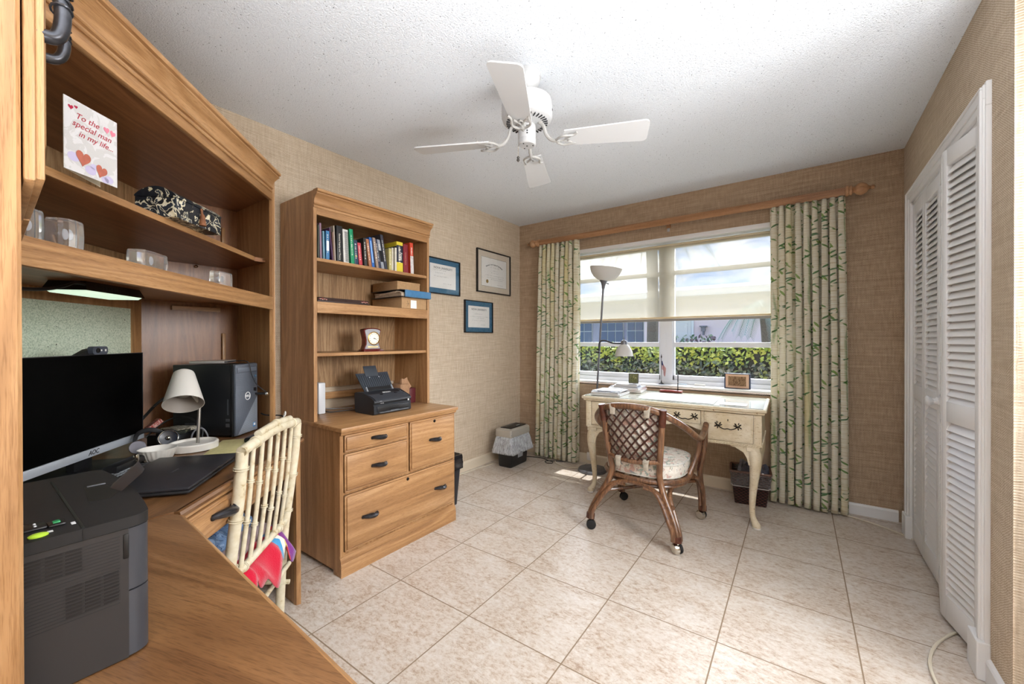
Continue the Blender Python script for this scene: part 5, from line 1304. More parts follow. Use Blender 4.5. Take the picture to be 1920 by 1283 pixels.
for i, ((a, b, c, d, zt), (rgb, lab)) in enumerate(zip(BK, BL)):
    th = max(.006, (b-a)-.0012); lean = (a-c); H = zt-ZS-.001; dep = [.155, .17, .13, .14, .15, .14, .19, .19, .20, .19, .14, .13, .16, .16, .17, .17, .16, .17, .20, .12, .12, .12, .19, .17, .16][i]
    xs = -2.158-(.012 if i in (6, 18) else .004*(i % 3)); sh_ = lean/max(H, .1)
    t = thing('book', lab, 'book', (xs-dep/2, (a+b)/2, ZS+.0005), group='books on the top shelf of the bookcase')
    def shp(g): 
        for v in g.bm.verts: v.co.y -= v.co.z*sh_
        return g
    cm = flat('book_cover_%d' % i, rgb, .42, nz=.12)
    g = G(); g.box(-dep/2, dep/2-.002, -th/2+.0015, th/2-.0015, .003, H-.004); part('pages', shp(g), CREAM, t, False)
    g = G(); g.box(-dep/2, dep/2, -th/2, -th/2+.0018, 0, H); g.box(-dep/2, dep/2, th/2-.0018, th/2, 0, H); g.box(dep/2-.003, dep/2, -th/2, th/2, 0, H, .0012); part('cover', shp(g), cm, t, True)
    X = dep/2+.0003
    g = G(); lc = flat('lettering_pale', (226, 222, 210), .6)
    lett = None
    if i == 7:
        text_g('General Inquiry and Theory', .0135, frameM((X, 0, H*.42), (0, 0, -1), (0, 1, 0)), .0002, g=g); lett = lc
    elif i == 23: text_g('Compact History', .012, frameM((X, 0, H*.5), (0, 0, -1), (0, 1, 0)), .0002, g=g); lett = flat('lettering_gold', (190, 150, 120), .5)
    elif i == 8:
        for k in range(30): g.box(X-.001, X+.003, -th/2+.012, th/2-.002, .01+k*(H-.02)/30, .0125+k*(H-.02)/30)
        lett = flat('spiral_wire', (120, 120, 122), .3, .7)
    elif th > .012:
        rr0 = random.Random(i); zz = H*.25
        while zz < H*.85:
            g.box(X-.0005, X+.0004, -th*.18, th*.18*rr0.uniform(.3, 1), zz, zz+rr0.uniform(.002, .006)); zz += rr0.uniform(.006, .012)
        lett = lc
    if lett: part('spine_lettering' if i != 8 else 'spiral_wire', shp(g), lett, t, False)
    else: g.bm.free()
    if i == 22:
        g = G(); g.box(X-.002, X+.0005, -th/2-.0002, th/2+.0002, .003, .062); g.box(X-.002, X+.0005, -th/2-.0002, th/2+.0002, H-.022, H-.0); g.box(-dep/2, X, -th/2-.0006, -th/2, .0, .06); g.box(-dep/2, X, -th/2-.0006, -th/2, H-.03, H); part('yellow_band', shp(g), flat('band_yellow', (206, 186, 50), .5), t, False)
        g = G(); text_g('Roget', .022, frameM((X+.0008, .012, H*.52), (0, 0, -1), (0, 1, 0)), .0002, g=g); part('title', shp(g), lc, t, False)
    if i == 3: g = G(); g.box(X-.001, X+.0008, -th*.35, th*.35, .05, .105, .001); part('label', shp(g), PAPER, t, False)
    if i == 24: g = G(); g.box(X-.001, X+.0006, -th/2+.001, th/2-.001, .0, .12); part('white_band', shp(g), flat('band_pale', (206, 202, 198), .5, nz=.3), t, False)
    if i == 17: g = G(); g.box(X-.001, X+.0006, -th/2+.001, th/2-.001, .045, .115); part('black_band', shp(g), BLACK, t, False)
    if i == 10: g = G(); g.lathe([(.006, 0), (.006, .0008), (.003, .0010)], 14, M=Matrix.Translation((X, 0, .05)) @ Matrix.Rotation(PI/2, 4, 'Y')); part('emblem', shp(g), flat('emblem_gold', (200, 186, 120), .5), t, False)
    if i == 14: g = G(); g.box(X-.001, X+.0006, -th*.2, th*.2, .03, H-.02); part('pale_stripe', shp(g), flat('stripe_blue', (150, 186, 224), .5), t, False)
ZF = 1.4145
# desk plaque / long dark ornament lying on the fixed shelf
pq = thing('incense_tray', 'long dark wooden tray with red carved ends lying on the middle shelf', 'tray', (-2.175, 1.33, ZF))
g = G(); g.box(-.032, .022, -.165, .165, 0, .009, .003); g.extr([(-.030, -.163, .009), (.020, -.163, .009), (.006, -.150, .028), (-.024, -.150, .028)], (0, .314, 0)); part('tray', g, flat('dark_tray', (62, 44, 38), .5, nz=.3), pq, True)
for s in (-1, 1):
    g = G()
    for k in range(3): g.ball((.010-.003*k, s*(.118+.013*k), .016+.004*(k % 2)), .008, 8, (.45, 1.3, .8))
    g.box(.0, .0165, s*.105, s*.155, .008, .0215, .004); part('carved_end', g, flat('carved_red', (158, 74, 60), .4, nz=.5), pq)
g = G(); 
for s in (-1, 1):
    for k in range(4): g.ball((.0175, s*(.112+.011*k), .014+.003*(k % 2)), .0028, 6)
part('pearl_inlay', g, flat('pearl_inlay', (206, 196, 182), .4), pq)
def carton(name, lab, x0, x1, y0, y1, z0, z1, m, tape=False, label=False):
    t = thing(name, lab, 'box', ((x0+x1)/2, (y0+y1)/2, z0))
    g = G(); g.box(x0, x1, y0, y1, z0, z1-.002, .002); part('box_body', g, m, t, world=True)
    g = G(); g.box(x0-.001, x1+.001, y0-.001, y1+.001, z1-.012, z1, .0015); part('lid_flap', g, m, t, world=True)
    if label:
        g = G(); g.box(x1, x1+.0006, y0+.075, y0+.125, z0+.003, z1-.014); part('paper_label', g, PAPER, t, False, world=True)
        g = G(); g.tube([(x1+.0005, y0+.045, z1-.02), (x1+.0005, y0+.055, z0+.03), (x1+.0005, y0+.048, z0+.018)], .0008, 4); g.tube([(x1+.0005, y0+.038, z0+.03), (x1+.0005, y0+.062, z0+.034)], .0008, 4); part('pen_scribble', g, INK, t, world=True)
    return t
carton('cardboard_box', 'brown cardboard box with white label on the middle shelf, under the blue binder', -2.46, -2.142, 1.724, 1.938, ZF, 1.486, KRAFT, label=True)
bd_ = thing('ring_binder', 'blue binder stuffed with papers between the two cardboard boxes', 'binder', (-2.28, 1.82, 1.487))
g = G(); g.box(-2.42, -2.108, 1.690, 1.945, 1.4868, 1.490, .001); g.box(-2.42, -2.108, 1.690, 1.945, 1.530, 1.5335, .001); part('cover', g, flat('binder_black', (26, 28, 36), .35), bd_, world=True)
g = G(); g.box(-2.112, -2.101, 1.722, 1.946, 1.4868, 1.5335, .004); part('spine', g, flat('binder_blue', (64, 116, 158), .4, nz=.15), bd_, world=True)
g = G(); g.box(-2.40, -2.12, 1.705, 1.93, 1.491, 1.512); g.box(-2.40, -2.13, 1.70, 1.92, 1.514, 1.519); g.extr([(-2.36, 1.700, 1.500), (-2.18, 1.698, 1.512), (-2.16, 1.698, 1.528), (-2.34, 1.700, 1.514)], (0, .05, 0)); part('papers', g, flat('binder_papers', (190, 170, 148), .8, nz=.25), bd_, False, world=True)
carton('cardboard_box', 'plain brown cardboard box on top of the blue binder', -2.47, -2.200, 1.735, 1.930, 1.5345, 1.600, KRAFT)
# clock
ck = thing('mantel_clock', 'small mahogany and silver award clock on the lower bookcase shelf', 'clock', (-2.215, 1.541, 1.1325))
MAH = flat('mahogany_gloss', (96, 26, 24), .2, coat=.6)
def arch(w, h, cv, n=10): # waisted arch outline in (y,z)
    L = [(-w/2, 0), (-w/2+cv, h*.22), (-w/2+cv*1.1, h*.45), (-w/2+cv*.4, h*.72), (-w/2-.001, h*.90)]
    top = [(-w/2*math.cos(PI*i/n), h*.90+h*.10*math.sin(PI*i/n)) for i in range(1, n)]
    return L+top+[(-y, z) for y, z in L[::-1]]
g = G(); g.box(-.036, .036, -.074, .074, 0, .006, .002); g.box(-.031, .031, -.068, .068, .006, .013, .002); g.extr([(-.024, y, z+.013) for y, z in arch(.122, .134, .012)], (.040, 0, 0)); part('case', g, MAH, ck, ang=25)
g = G(); g.extr([(.016, y, z+.017) for y, z in arch(.108, .124, .011)], (.004, 0, 0)); fc_ = part('silver_plate', g, flat('brushed_silver', (196, 196, 202), .3, .6), ck, ang=25)
MX = Matrix.Translation((.020, .006, .082)) @ Matrix.Rotation(PI/2, 4, 'Y')
g = G(); g.lathe([(.041, 0), (.042, .006), (.038, .008), (.036, .004)], 36, M=MX); part('bezel', g, GOLD, fc_)
g = G(); g.lathe([(.0365, .0), (.0365, .004), (.001, .0042)], 36, M=MX); dl = part('dial', g, flat('dial_cream', (236, 230, 214), .5), fc_)
g = G()
for k in range(12):
    a = PI/6*k; r = .030; g.box(.0240, .0248, .006+r*math.sin(a)-.0012, .006+r*math.sin(a)+.0012, .082+r*math.cos(a)-.003, .082+r*math.cos(a)+.003)
g.tube([(.0250, .006, .082), (.0250, .020, .080)], .0012, 5); g.tube([(.0252, .006, .082), (.0252, .028, .073)], .0009, 5); g.ball((.025, .006, .082), .003, 8); part('hands_and_marks', g, INK, dl)
g = G(); g.box(.0205, .0215, -.036, .040, .022, .034, .0004); part('name_plate', g, flat('plate_gold', (216, 198, 148), .4, .3), fc_)
g = G(); strokes(g, -.030, .034, .0375, .005, .0206, 0, random.Random(3), th=.0007); part('engraving', g, INK, fc_, False)

# scanner
scn = thing('document_scanner', 'black document scanner with raised feed tray on top of the filing cabinet', 'scanner', (-2.12, 1.575, .7605), .02)
# local: x = depth (front +x), y = width; body width .285
w2 = .139
g = G(); prof = [(-.100, .002), (-.108, .012), (-.112, .118), (-.098, .124), (-.030, .128), (.060, .096), (.080, .084), (.082, .074), (.072, .060), (.078, .052), (.080, .006), (.072, .0)]
g.extr([(x, -w2, z) for x, z in prof], (0, 2*w2, 0)); part('body', g, flat('scanner_black', (36, 38, 42), .4), scn, ang=25)
g = G(); g.extr([(-.040, -w2+.012, .1295), (.062, -w2+.012, .0975), (.084, -w2+.012, .084), (.084, -w2+.012, .080), (.058, -w2+.012, .093), (-.042, -w2+.012, .124)], (0, 2*w2-.024, 0)); lid = part('front_cover', g, flat('scanner_grey', (58, 62, 68), .42), scn, ang=25)
ny = Vector((.30, 0, .954)).normalized(); xd = Vector((0, 1, 0)); yd = Vector((-.954, 0, .30)).normalized()
def cov(u, v): return Vector((.010, u, .1138))+yd*v+ny*.001
g = G(); text_g('EPSON', .019, frameM(cov(.012, .010), (0, 1, 0), yd), .0002, g=g, bold=.0004); part('lettering', g, flat('logo_white', (228, 228, 228), .5), lid, False)
g = G()
for u in (-.045, .062): g.box(-.006, .006, -.009, .009, 0, .0012, 0, frameM(cov(u, -.014), yd, xd).to_4x4() if False else Matrix.Translation(cov(u, -.014)) @ Matrix.Rotation(.30, 4, 'Y'))
g.box(.0795, .0835, -.118, .118, .018, .048, .002); part('paper_slots', g, BLACK, lid)
g = G()
for k in range(5): g.lathe([(.005, 0), (.005, .0012), (.003, .0016)], 10, M=Matrix.Translation(Vector((.046-k*.019, .112, .1035+k*.0062))+ny*.0006) @ Matrix.Rotation(.30, 4, 'Y'))
part('buttons', g, flat('button_grey', (86, 90, 98), .4), lid)
g = G(); g.box(.079, .0835, -.1, -.085, .079, .083); text_g('DS-530', .008, frameM((.0838, -.085, .0665), (0, 1, 0), (0, 0, 1)), .0001, g=g); g.box(.0795, .0822, .112, .122, .060, .071, .001); part('front_marks', g, flat('logo_white', (228, 228, 228), .5), scn, False)
g = G(); g.box(.070, .096, -.108, .108, .010, .015, .002); g.box(.088, .094, -.03, .03, .012, .020, .002); g.box(.079, .082, -w2+.004, w2-.004, .074, .0768); part('output_tray', g, MGREY, scn)
def plate(g, c, w0, w1, h, t, tilt, bev=.003):
    pts = [(-w0/2, 0), (w0/2, 0), (w1/2, h), (-w1/2, h)]
    M = Matrix.Translation(c) @ Matrix.Rotation(-tilt, 4, 'Y')
    vs = g.extr([(0, y, z) for y, z in pts], (t, 0, 0)); bmesh.ops.transform(g.bm, matrix=M, verts=vs); return M
g = G(); M = plate(g, (-.055, .0, .120), .212, .238, .135, .006, .62); tr = part('feed_tray', g, flat('tray_slate', (52, 58, 66), .4), scn, False)
g = G()
for k in range(15): g.box(.0058, .0078, -.103+k*.0147, -.1018+k*.0147, .012, .122, 0, M)
g.box(.006, .010, -.094, .094, .006, .030, .001, M); part('tray_ribs', g, BLACK, tr, False)
g = G(); M3 = Matrix.Translation(M @ Vector((.006, -.012, .108))) @ Matrix.Rotation(-.45, 4, 'Y'); g.box(0, .004, -.048, .048, 0, .072, .002, M3); g.box(.004, .0052, -.022, .022, .048, .054, 0, M3); part('tray_extension', g, flat('tray_slate', (52, 58, 66), .4), tr)
g = G()
for s in (-1, 1): g.box(.006, .020, s*.094-.003, s*.094+.003, -.004, .03, .002, M); 
for y in (-.035, .035): g.extr([tuple(M @ Vector((.0085, y-.005, .098))), tuple(M @ Vector((.0085, y+.005, .098))), tuple(M @ Vector((.0085, y, .106)))], (.001, 0, .0))
part('edge_guides', g, SILVER, tr)
# router
g = G(); g.box(-2.405, -2.338, 1.268, 1.312, .7605, .948, .006); tag(part('modem', g, flat('modem_silver', (206, 208, 212), .35)), 'upright silver grey modem at the left end of the filing cabinet top', 'modem')
# paper bag behind the scanner
pb = G(); rnd = random.Random(2)
for k in range(5):
    a = (-2.27+rnd.uniform(-.02, .02), 1.80+k*.014, .83+rnd.uniform(0, .02)); q0 = Vector(a); q1 = q0+Vector((.0, .035, .03)); q2 = q1+Vector((-.01, .012-.01*k, .045+.01*(k % 3))); q3 = q0+Vector((-.01, .005, .085))
    pb.extr([q0, q1, q2, q3], (.014, .003, .004))
pb.box(-2.34, -2.23, 1.785, 1.865, .7605, .90, .01)
tag(part('paper_bag', pb, flat('bag_kraft', (166, 128, 96), .85, nz=.2), None, True), 'crumpled brown paper bag behind the scanner', 'paper bag')
g = G(); g.box(-2.34, -2.24, 1.872, 1.925, .7605, .865, .006); tag(part('maroon_box', g, flat('maroon_card', (84, 26, 32), .5)), 'small maroon box in the right rear corner of the filing cabinet top', 'box')
cord('power_cord', 'grey black cables running behind the modem and scanner', [(-2.37, 1.315, .775), (-2.34, 1.34, .765), (-2.33, 1.40, .764), (-2.30, 1.46, .766), (-2.26, 1.50, .765)], .003, CORDB)
cord('power_cord', 'thin grey cable behind the scanner along the cabinet wall', [(-2.41, 1.30, .80), (-2.44, 1.36, .775), (-2.42, 1.45, .764), (-2.38, 1.52, .764)], .003, flat('cable_grey', (120, 120, 124), .5))
# ------------------------------------------------------------------ computer corner
ZT = .7605
mon = thing('monitor', 'large black computer monitor with silver lower bezel on the corner desk', 'monitor', (-2.16, .443, .81), math.atan2(-.643, .766))
# local x runs from the right-hand edge to the left-hand edge, local +y faces the room
g = G(); g.box(0, .54, -.028, -.002, .004, .343, .006); g.box(.12, .42, -.05, -.02, .05, .25, .01); part('housing', g, BLACKM, mon)
g = G(); g.box(.002, .538, -.003, .001, .0262, .3425, .0008); part('screen', g, SCREEN, mon)
g = G(); 
for a, b, c, d in ((0, .54, .3418, .344), (0, .0022, .02, .344), (.5378, .54, .02, .344)): g.box(a, b, -.010, .0025, c, d)
part('slim_bezel', g, flat('bezel_edge', (70, 72, 76), .3, .5), mon)
g = G(); g.box(0, .54, -.012, .006, 0, .0265, .0015); ch_ = part('silver_chin', g, SILVER, mon)
g = G(); text_g('AOC', .021, frameM((.268, .0063, .0132), (-1, 0, 0), (0, 0, 1)), .0002, g=g, shear=.25, bold=.0004); part('lettering', g, INK, ch_, False)
g = G(); g.box(.23, .31, -.045, -.02, -.045, .12, .006); part('stand_neck', g, BLACK, mon)
g = G(); g.box(.15, .39, -.14, .07, -.0493, -.040, .004); part('stand_foot', g, BLACK, mon)
# webcam on the top edge
wc = thing('webcam', 'dark grey webcam clipped on the top edge of the monitor', 'webcam', (-1.9635, .278, 1.1545), math.atan2(-.643, .766))
g = G(); g.extr([(x, .004, z) for x, z in [(-.036+.012*(1-math.cos(t)) if t < PI/2 else 0, 0) for t in ()]] or [(-.035+.010*math.cos(PI+PI/2*i/4)*1+.010, .004, .0125+.0125*math.sin(-PI/2*i/4)) for i in range(5)]+[(.025+.010*math.sin(PI/2*i/4), .004, .0125-.0125*math.cos(PI/2*i/4)) for i in range(5)]+[(.025+.010*math.cos(PI/2*i/4), .004, .015+.0125*math.sin(PI/2*i/4)) for i in range(5)]+[(-.025-.010*math.sin(PI/2*i/4), .004, .015+.0125*math.cos(PI/2*i/4)) for i in range(5)], (0, .016, 0)); part('camera_body', g, flat('webcam_slate', (70, 76, 88), .4), wc, ang=40)
g = G(); M = Matrix.Translation((.012, .020, .014)) @ Matrix.Rotation(-PI/2, 4, 'X'); g.lathe([(.0085, 0), (.0085, .002), (.0065, .0022), (.006, .001)], 20, M=M); g.ball((.012, .0205, .014), .0045, 10, (1, .3, 1)); part('lens', g, BLACK, wc)
g = G(); g.box(-.006, .0, .020, .0212, .011, .017, .001); g.box(-.026, -.019, .0200, .0212, .010, .018, .001); part('logo_mark', g, PAPER, wc)
g = G(); g.extr([(.075, -.012, -.001), (.030, -.012, .018), (.0, -.012, .022), (-.01, -.012, -.001)], (0, .018, 0)); part('clip', g, BLACK, wc)
# computer tower
tw = thing('computer_tower', 'black desktop computer tower with grey front panel standing at the right of the corner desk', 'computer', (-2.079, .743, ZT+.004), math.atan2(.807, -.59))
# local x along the front (to the right as seen), local +y = depth into the corner
TW, TD, TH = .163, .285, .330
g = G(); g.box(.003, TW-.003, .016, TD, .006, TH-.003, .003); g.box(0, TW, .012, .024, 0, TH, .004); part('case', g, flat('tower_black', (22, 23, 25), .34), tw)
g = G()
for i in range(7):
    for j in range(5): g.box(.0015, .0032, .185+.007*i, .189+.007*i, .035+.006*j, .0385+.006*j)
g.box(.0012, .0035, .035, .040, .10, .17); g.box(.0012, .0035, .030, .046, .070, .082); g.box(.0012, .0035, .030, .046, .045, .060); part('side_vents', g, flat('vent_grey', (58, 60, 64), .5), tw, False)
TF = N('tower_front'); _s = TF.sep(TF.coord()); _w = TF.math('SINE', TF.math('MULTIPLY', _s['Z'], 2*PI/.0052)); _x = TF.math('SINE', TF.math('MULTIPLY', _s['X'], 2*PI/.0045))
_tri = TF.math('GREATER_THAN', TF.math('SUBTRACT', TF.math('MULTIPLY', _s['X'], 1.16), .012), _s['Z'])
_c1 = TF.ramp(_w, [(.4, s2l((134, 142, 152))), (.6, s2l((172, 180, 190)))]); _c2 = TF.ramp(TF.math('MULTIPLY', _w, _x), [(.3, s2l((84, 90, 100))), (.6, s2l((112, 118, 128)))])
TF.base(TF.mix(_tri, _c2, _c1)); TF.set(Roughness=.38, Metallic=.25); TF.bump(_w, .3, .001)
g = G(); g.box(.002, TW-.002, 0, .013, .002, TH-.002, .006); fp = part('front_panel', g, TF.m, tw)
g = G(); g.box(.012, TW-.014, -.0012, .004, TH-.040, TH-.018, .0005); part('drive_bay', g, flat('bay_grey', (92, 98, 108), .35), fp)
g = G(); e = .0008
for a, b, c, d in ((.011, TW-.013, TH-.041, TH-.040), (.011, TW-.013, TH-.018, TH-.017), (.011, .012, TH-.041, TH-.017), (TW-.014, TW-.013, TH-.041, TH-.017)): g.box(a, b, -.0014, .003, c, d)
for zc, hh in ((TH-.085, .022), (TH-.13, .016)): g.box(TW-.026, TW-.024 if hh > .02 else TW-.016, -.0014, .003, zc-hh/2, zc+hh/2)
g.box(TW-.034, TW-.018, -.0014, .003, TH-.135, TH-.120); part('ports', g, BLACK, fp, False)
g = G(); M = Matrix.Translation((TW-.022, -.0002, TH-.064)) @ Matrix.Rotation(PI/2, 4, 'X'); g.lathe([(.006, 0), (.006, .0015), (.004, .002)], 16, M=M); part('power_button', g, flat('power_button_blue', (70, 100, 124), .3), fp)
g = G(); c_ = Vector((.083, -.001, .176)); ring = [(c_.x+.0175*math.cos(t), -.001, c_.z+.0175*math.sin(t)) for t in [2*PI*i/32 for i in range(32)]]; g.tube(ring, .0015, 6, closed=True)
text_g('DELL', .0125, frameM((c_.x, -.0012, c_.z), (1, 0, 0), (0, 0, 1)), .0003, g=g, bold=.0005); part('logo_mark', g, flat('logo_white', (228, 228, 228), .5), fp, False)
g = G(); g.box(TW-.040, TW-.022, -.0012, .002, .022, .042, .0005); s_ = part('processor_sticker', g, flat('sticker_blue', (70, 130, 180), .4), fp)
g = G(); g.box(TW-.037, TW-.025, -.0016, .0, .028, .039, .0003); part('sticker_face', g, PAPER, s_)
def tl(x, y, z): return WM[tw] @ Vector((x, y, z))
pd = thing('optical_drive', 'thin silver external disc drive on top of the computer tower', 'disc drive', tl(.085, .16, TH+.0005), math.atan2(.807, -.59)+.25)
g = G(); g.box(-.068, .068, -.070, .070, .001, .013, .003); part('drive_case', g, flat('drive_silver', (186, 182, 176), .28, .5), pd)
g = G(); g.box(-.067, .067, -.0712, -.069, .0045, .0095, .0005); part('tray_door', g, BLACK, pd)
us = thing('usb_stick', 'black usb stick with chrome end plugged into the front of the tower', 'usb stick', tl(TW-.022, -.001, TH-.150), math.atan2(.807, -.59)-.15)
g = G(); g.box(-.006, .006, -.058, -.002, -.005, .005, .002); part('stick_body', g, BLACK, us)
g = G(); g.box(-.0065, .0065, -.066, -.057, -.0055, .0055, .001); part('metal_end', g, CHROME, us)
cord('usb_cable', 'thin black cable hanging over the tower front from the disc drive to the usb stick', [tl(.07, .09, TH+.006), tl(.078, .03, TH+.012), tl(.086, -.004, TH+.002), tl(.093, -.012, TH-.05), tl(.115, -.020, TH-.10), tl(.136, -.045, TH-.135), tl(.142, -.060, TH-.148)], .0021, CORDB)
# white desk lamp
dl_ = thing('desk_lamp', 'white desk lamp with cone shade and round base in front of the computer tower', 'desk lamp', (-2.013, .569, ZT))
WL = flat('lamp_white', (222, 218, 210), .4)
g = G(); g.lathe([(.078, 0), (.083, .003), (.0835, .026), (.080, .030), (.074, .030), (.070, .021), (.02, .020), (.012, .022)], 44, (-2.013, .569, ZT)); part('base', g, WL, dl_, world=True)
PT = Vector((-2.022, .592, .945))
g = G(); g.tube([(-2.014, .583, ZT+.02), (-2.020, .590, .90), PT], .0062, 12); part('pole', g, flat('brushed_steel', (168, 164, 158), .3, .9), dl_, world=True)
axd = Vector((.96*math.sin(math.radians(38)), -.27*math.sin(math.radians(38)), -math.cos(math.radians(38)))).normalized()
top_ = Vector((-2.075, .555, 1.068)); M = Matrix.Translation(top_) @ axd.to_track_quat('Z', 'Y').to_matrix().to_4x4()
g = G(); g.lathe([(.005, -.004), (.026, -.003), (.0345, .004), (.037, .012), (.0665, .150), (.0650, .150)], 40, M=M, cap=False); shd = part('lamp_shade', g, WL, dl_, world=True)
g = G(); g.lathe([(.0652, .1498), (.0635, .146), (.034, .016), (.004, .010)], 40, M=M, cap=False); part('shade_lining', g, flat('lamp_lining', (150, 142, 134), .5), shd, world=True)
g = G(); M4 = M @ Matrix.Translation((0, 0, .05)); g.lathe([(.015, -.03), (.017, 0), (.024, .022), (.026, .04), (.020, .058), (.004, .064)], 18, M=M4); part('bulb', g, flat('frosted_bulb', (150, 144, 136), .5), shd, world=True)
g = G(); g.tube([PT, M @ Vector((0, 0, .05))], .007, 8); part('joint', g, WL, dl_, world=True)
cord('lamp_cord', 'black cord arching from behind the monitor to the desk lamp', [(-2.20, .46, .80), (-2.205, .50, .84), (-2.19, .545, .868), (-2.15, .585, .872), (-2.11, .61, .85), (-2.085, .62, .82), (-2.075, .615, .785), (-2.06, .60, .768)], .0032, CORDB)
cord('lamp_cord', 'pale loop of cord standing behind the desk lamp pole', [(-2.10, .585, .768), (-2.10, .588, .80), (-2.095, .60, .822), (-2.085, .62, .826), (-2.08, .635, .80), (-2.085, .64, .768)], .0032, flat('cable_grey', (120, 120, 124), .5))
cord('power_cord', 'thick black cable rising from the monitor up behind the desk lamp shade', [(-2.23, .43, .84), (-2.26, .47, .88), (-2.27, .52, .935), (-2.26, .58, .975), (-2.25, .65, .985), (-2.26, .72, .97)], .0055, CORDB)
cord('network_cable', 'blue network cable behind the tower near the hutch post', [(-2.15, .885, .768), (-2.12, .893, .785), (-2.08, .90, .80), (-2.04, .905, .79), (-2.01, .90, .768)], .0035, flat('network_blue', (40, 78, 130), .4))
cord('power_cord', 'black cable looping around the hutch post behind the bamboo chair', [(-2.18, .89, .84), (-2.14, .898, .835), (-2.10, .945, .83), (-2.07, .945, .82), (-2.05, .93, .80), (-2.04, .905, .768)], .0035, CORDB)
cord('white_cord_loop', 'white cord loop hanging beside the hutch post', [(-2.075, .945, .80), (-2.075, .95, .835), (-2.066, .952, .852), (-2.06, .95, .838), (-2.07, .945, .822), (-2.055, .94, .80), (-2.05, .93, .768)], .0026, flat('white_cable', (226, 224, 218), .5))
cord('power_cord', 'short white cable on the desk at the foot of the tower', [(-2.14, .88, .768), (-2.10, .885, .773), (-2.06, .875, .768), (-2.02, .87, .766)], .003, flat('white_cable', (226, 224, 218), .5))
# bowl
bw = thing('ramekin', 'small white fluted bowl on the desk beside the lamp base', 'bowl', (-1.928, .438, ZT))
g = G(); n = 48; prf = [(.036, 0), (.040, .004), (.054, .036), (.058, .045), (.055, .0455), (.050, .038), (.036, .008), (.0, .006)]
for r, zz in [(0, 0)]: pass
rr_ = []
for k, (r, zz) in enumerate(prf[:-1]):
    rr_.append([g.bm.verts.new(((r+(.0014*math.cos(24*t) if 0 < k < 3 else 0))*math.cos(t), (r+(.0014*math.cos(24*t) if 0 < k < 3 else 0))*math.sin(t), zz)) for t in [2*PI*i/(96) for i in range(96)]])
for a, b in zip(rr_, rr_[1:]):
    for k in range(96): g.bm.faces.new((a[k], a[(k+1) % 96], b[(k+1) % 96], b[k]))
g.bm.faces.new(rr_[0][::-1]); g.bm.faces.new(rr_[-1]); part('bowl_body', g, WL, bw)
# headphones: band, two cups
hp = thing('headphones', 'black headphones with pale ear pad and chrome ring behind the fluted bowl', 'headphones', (-2.09, .47, ZT))
g = G(); g.tube(spl([(-2.135, .505, ZT+.03), (-2.15, .50, ZT+.060), (-2.13, .46, ZT+.082), (-2.09, .415, ZT+.080), (-2.06, .40, ZT+.050), (-2.05, .405, ZT+.03)], 6), .006, 8, sq=1.6); part('headband', g, BLACK, hp, world=True)
cup = lambda c, d: Matrix.Translation(c) @ Vector(d).to_track_quat('Z', 'Y').to_matrix().to_4x4()
g = G(); g.lathe([(.01, -.018), (.032, -.016), (.036, -.004), (.036, .006), (.028, .012), (.01, .008)], 28, M=cup((-2.125, .515, ZT+.038), (.92, -.2, .3))); ec = part('ear_cup', g, flat('navy_black', (26, 30, 42), .3), hp, world=True)
g = G(); Mq = cup((-2.125, .515, ZT+.038), (.92, -.2, .3)); g.tube([Mq @ Vector((.031*math.cos(t), .031*math.sin(t), .0125)) for t in [2*PI*i/28 for i in range(28)]], .0022, 6, closed=True); g.ball(Mq @ Vector((0, 0, .012)), .009, 10, (1, 1, 1)); part('chrome_ring', g, CHROME, ec, world=True)
g = G(); g.lathe([(.01, -.010), (.022, -.009), (.025, 0), (.022, .009), (.01, .008)], 28, M=cup((-2.048, .405, ZT+.036), (.9, -.35, .25))); part('ear_pad', g, flat('pale_ear_pad', (130, 128, 136), .5), hp, world=True)
# small clutter
def slab(name, lab, c, w, d, h, rz, m, cat, bev=.003, extra=None):
    t = G(); t.box(-w/2, w/2, -d/2, d/2, 0, h, bev); bmesh.ops.transform(t.bm, matrix=Matrix.Rotation(rz, 4, 'Z'), verts=t.bm.verts)
    o = part(name, t, m); o.location = c; return tag(o, lab, cat)
al = math.atan2(-.643, .766)
slab('card_pack', 'red patterned playing card box tucked behind the monitor edge', (-2.235, .50, .838), .055, .085, .018, .9, m_print('card_back_red', (150, 62, 58), [((196, 160, 150), .52)], 160), 'card box', .002).rotation_euler = (.5, -.5, .5)
slab('cable_box', 'flat black adapter box behind the headphones', (-2.20, .54, ZT), .12, .09, .045, .7, BLACK, 'adapter')
slab('paper_pile', 'crumpled white papers behind the headphones', (-2.24, .585, ZT+.046), .11, .09, .012, .3, m_print('crumpled_papers', (170, 164, 150), [((110, 104, 90), .54)], 40), 'paper', .001)
slab('notebook', 'dark speckled notebook on the black adapter box behind the lamp', (-2.19, .55, ZT+.0455), .10, .07, .010, 1.0, m_print('dark_speckle', (48, 50, 44), [((120, 118, 96), .56)], 80), 'notebook', .001)
for k, (x, y, l, r_, rgb, lab, h) in enumerate(((-1.90, .375, .15, .35, (32, 30, 34), 'black pen lying under the monitor, nearest the white bowl', .004), (-1.80, .30, .16, .25, (120, 88, 60), 'brown pencil lying on the desk under the monitor', .003), (-1.74, .26, .14, .1, (150, 70, 60), 'red pencil lying on the desk behind the printer', .003), (-1.86, .46, .17, .55, (26, 24, 26), 'dark pen with long barrel pointing at the laptop', .0045))):
    g = G(); d = Vector((math.cos(.9+r_), math.sin(.9+r_), 0)); c = Vector((x, y, ZT+h+.0005)); g.tube([c-d*l/2, c-d*l*.45, c+d*l*.38, c+d*l/2], [h*.5, h, h, .001], 8); tag(part('pen', g, flat('pen_%d' % k, rgb, .35)), lab, 'pen')
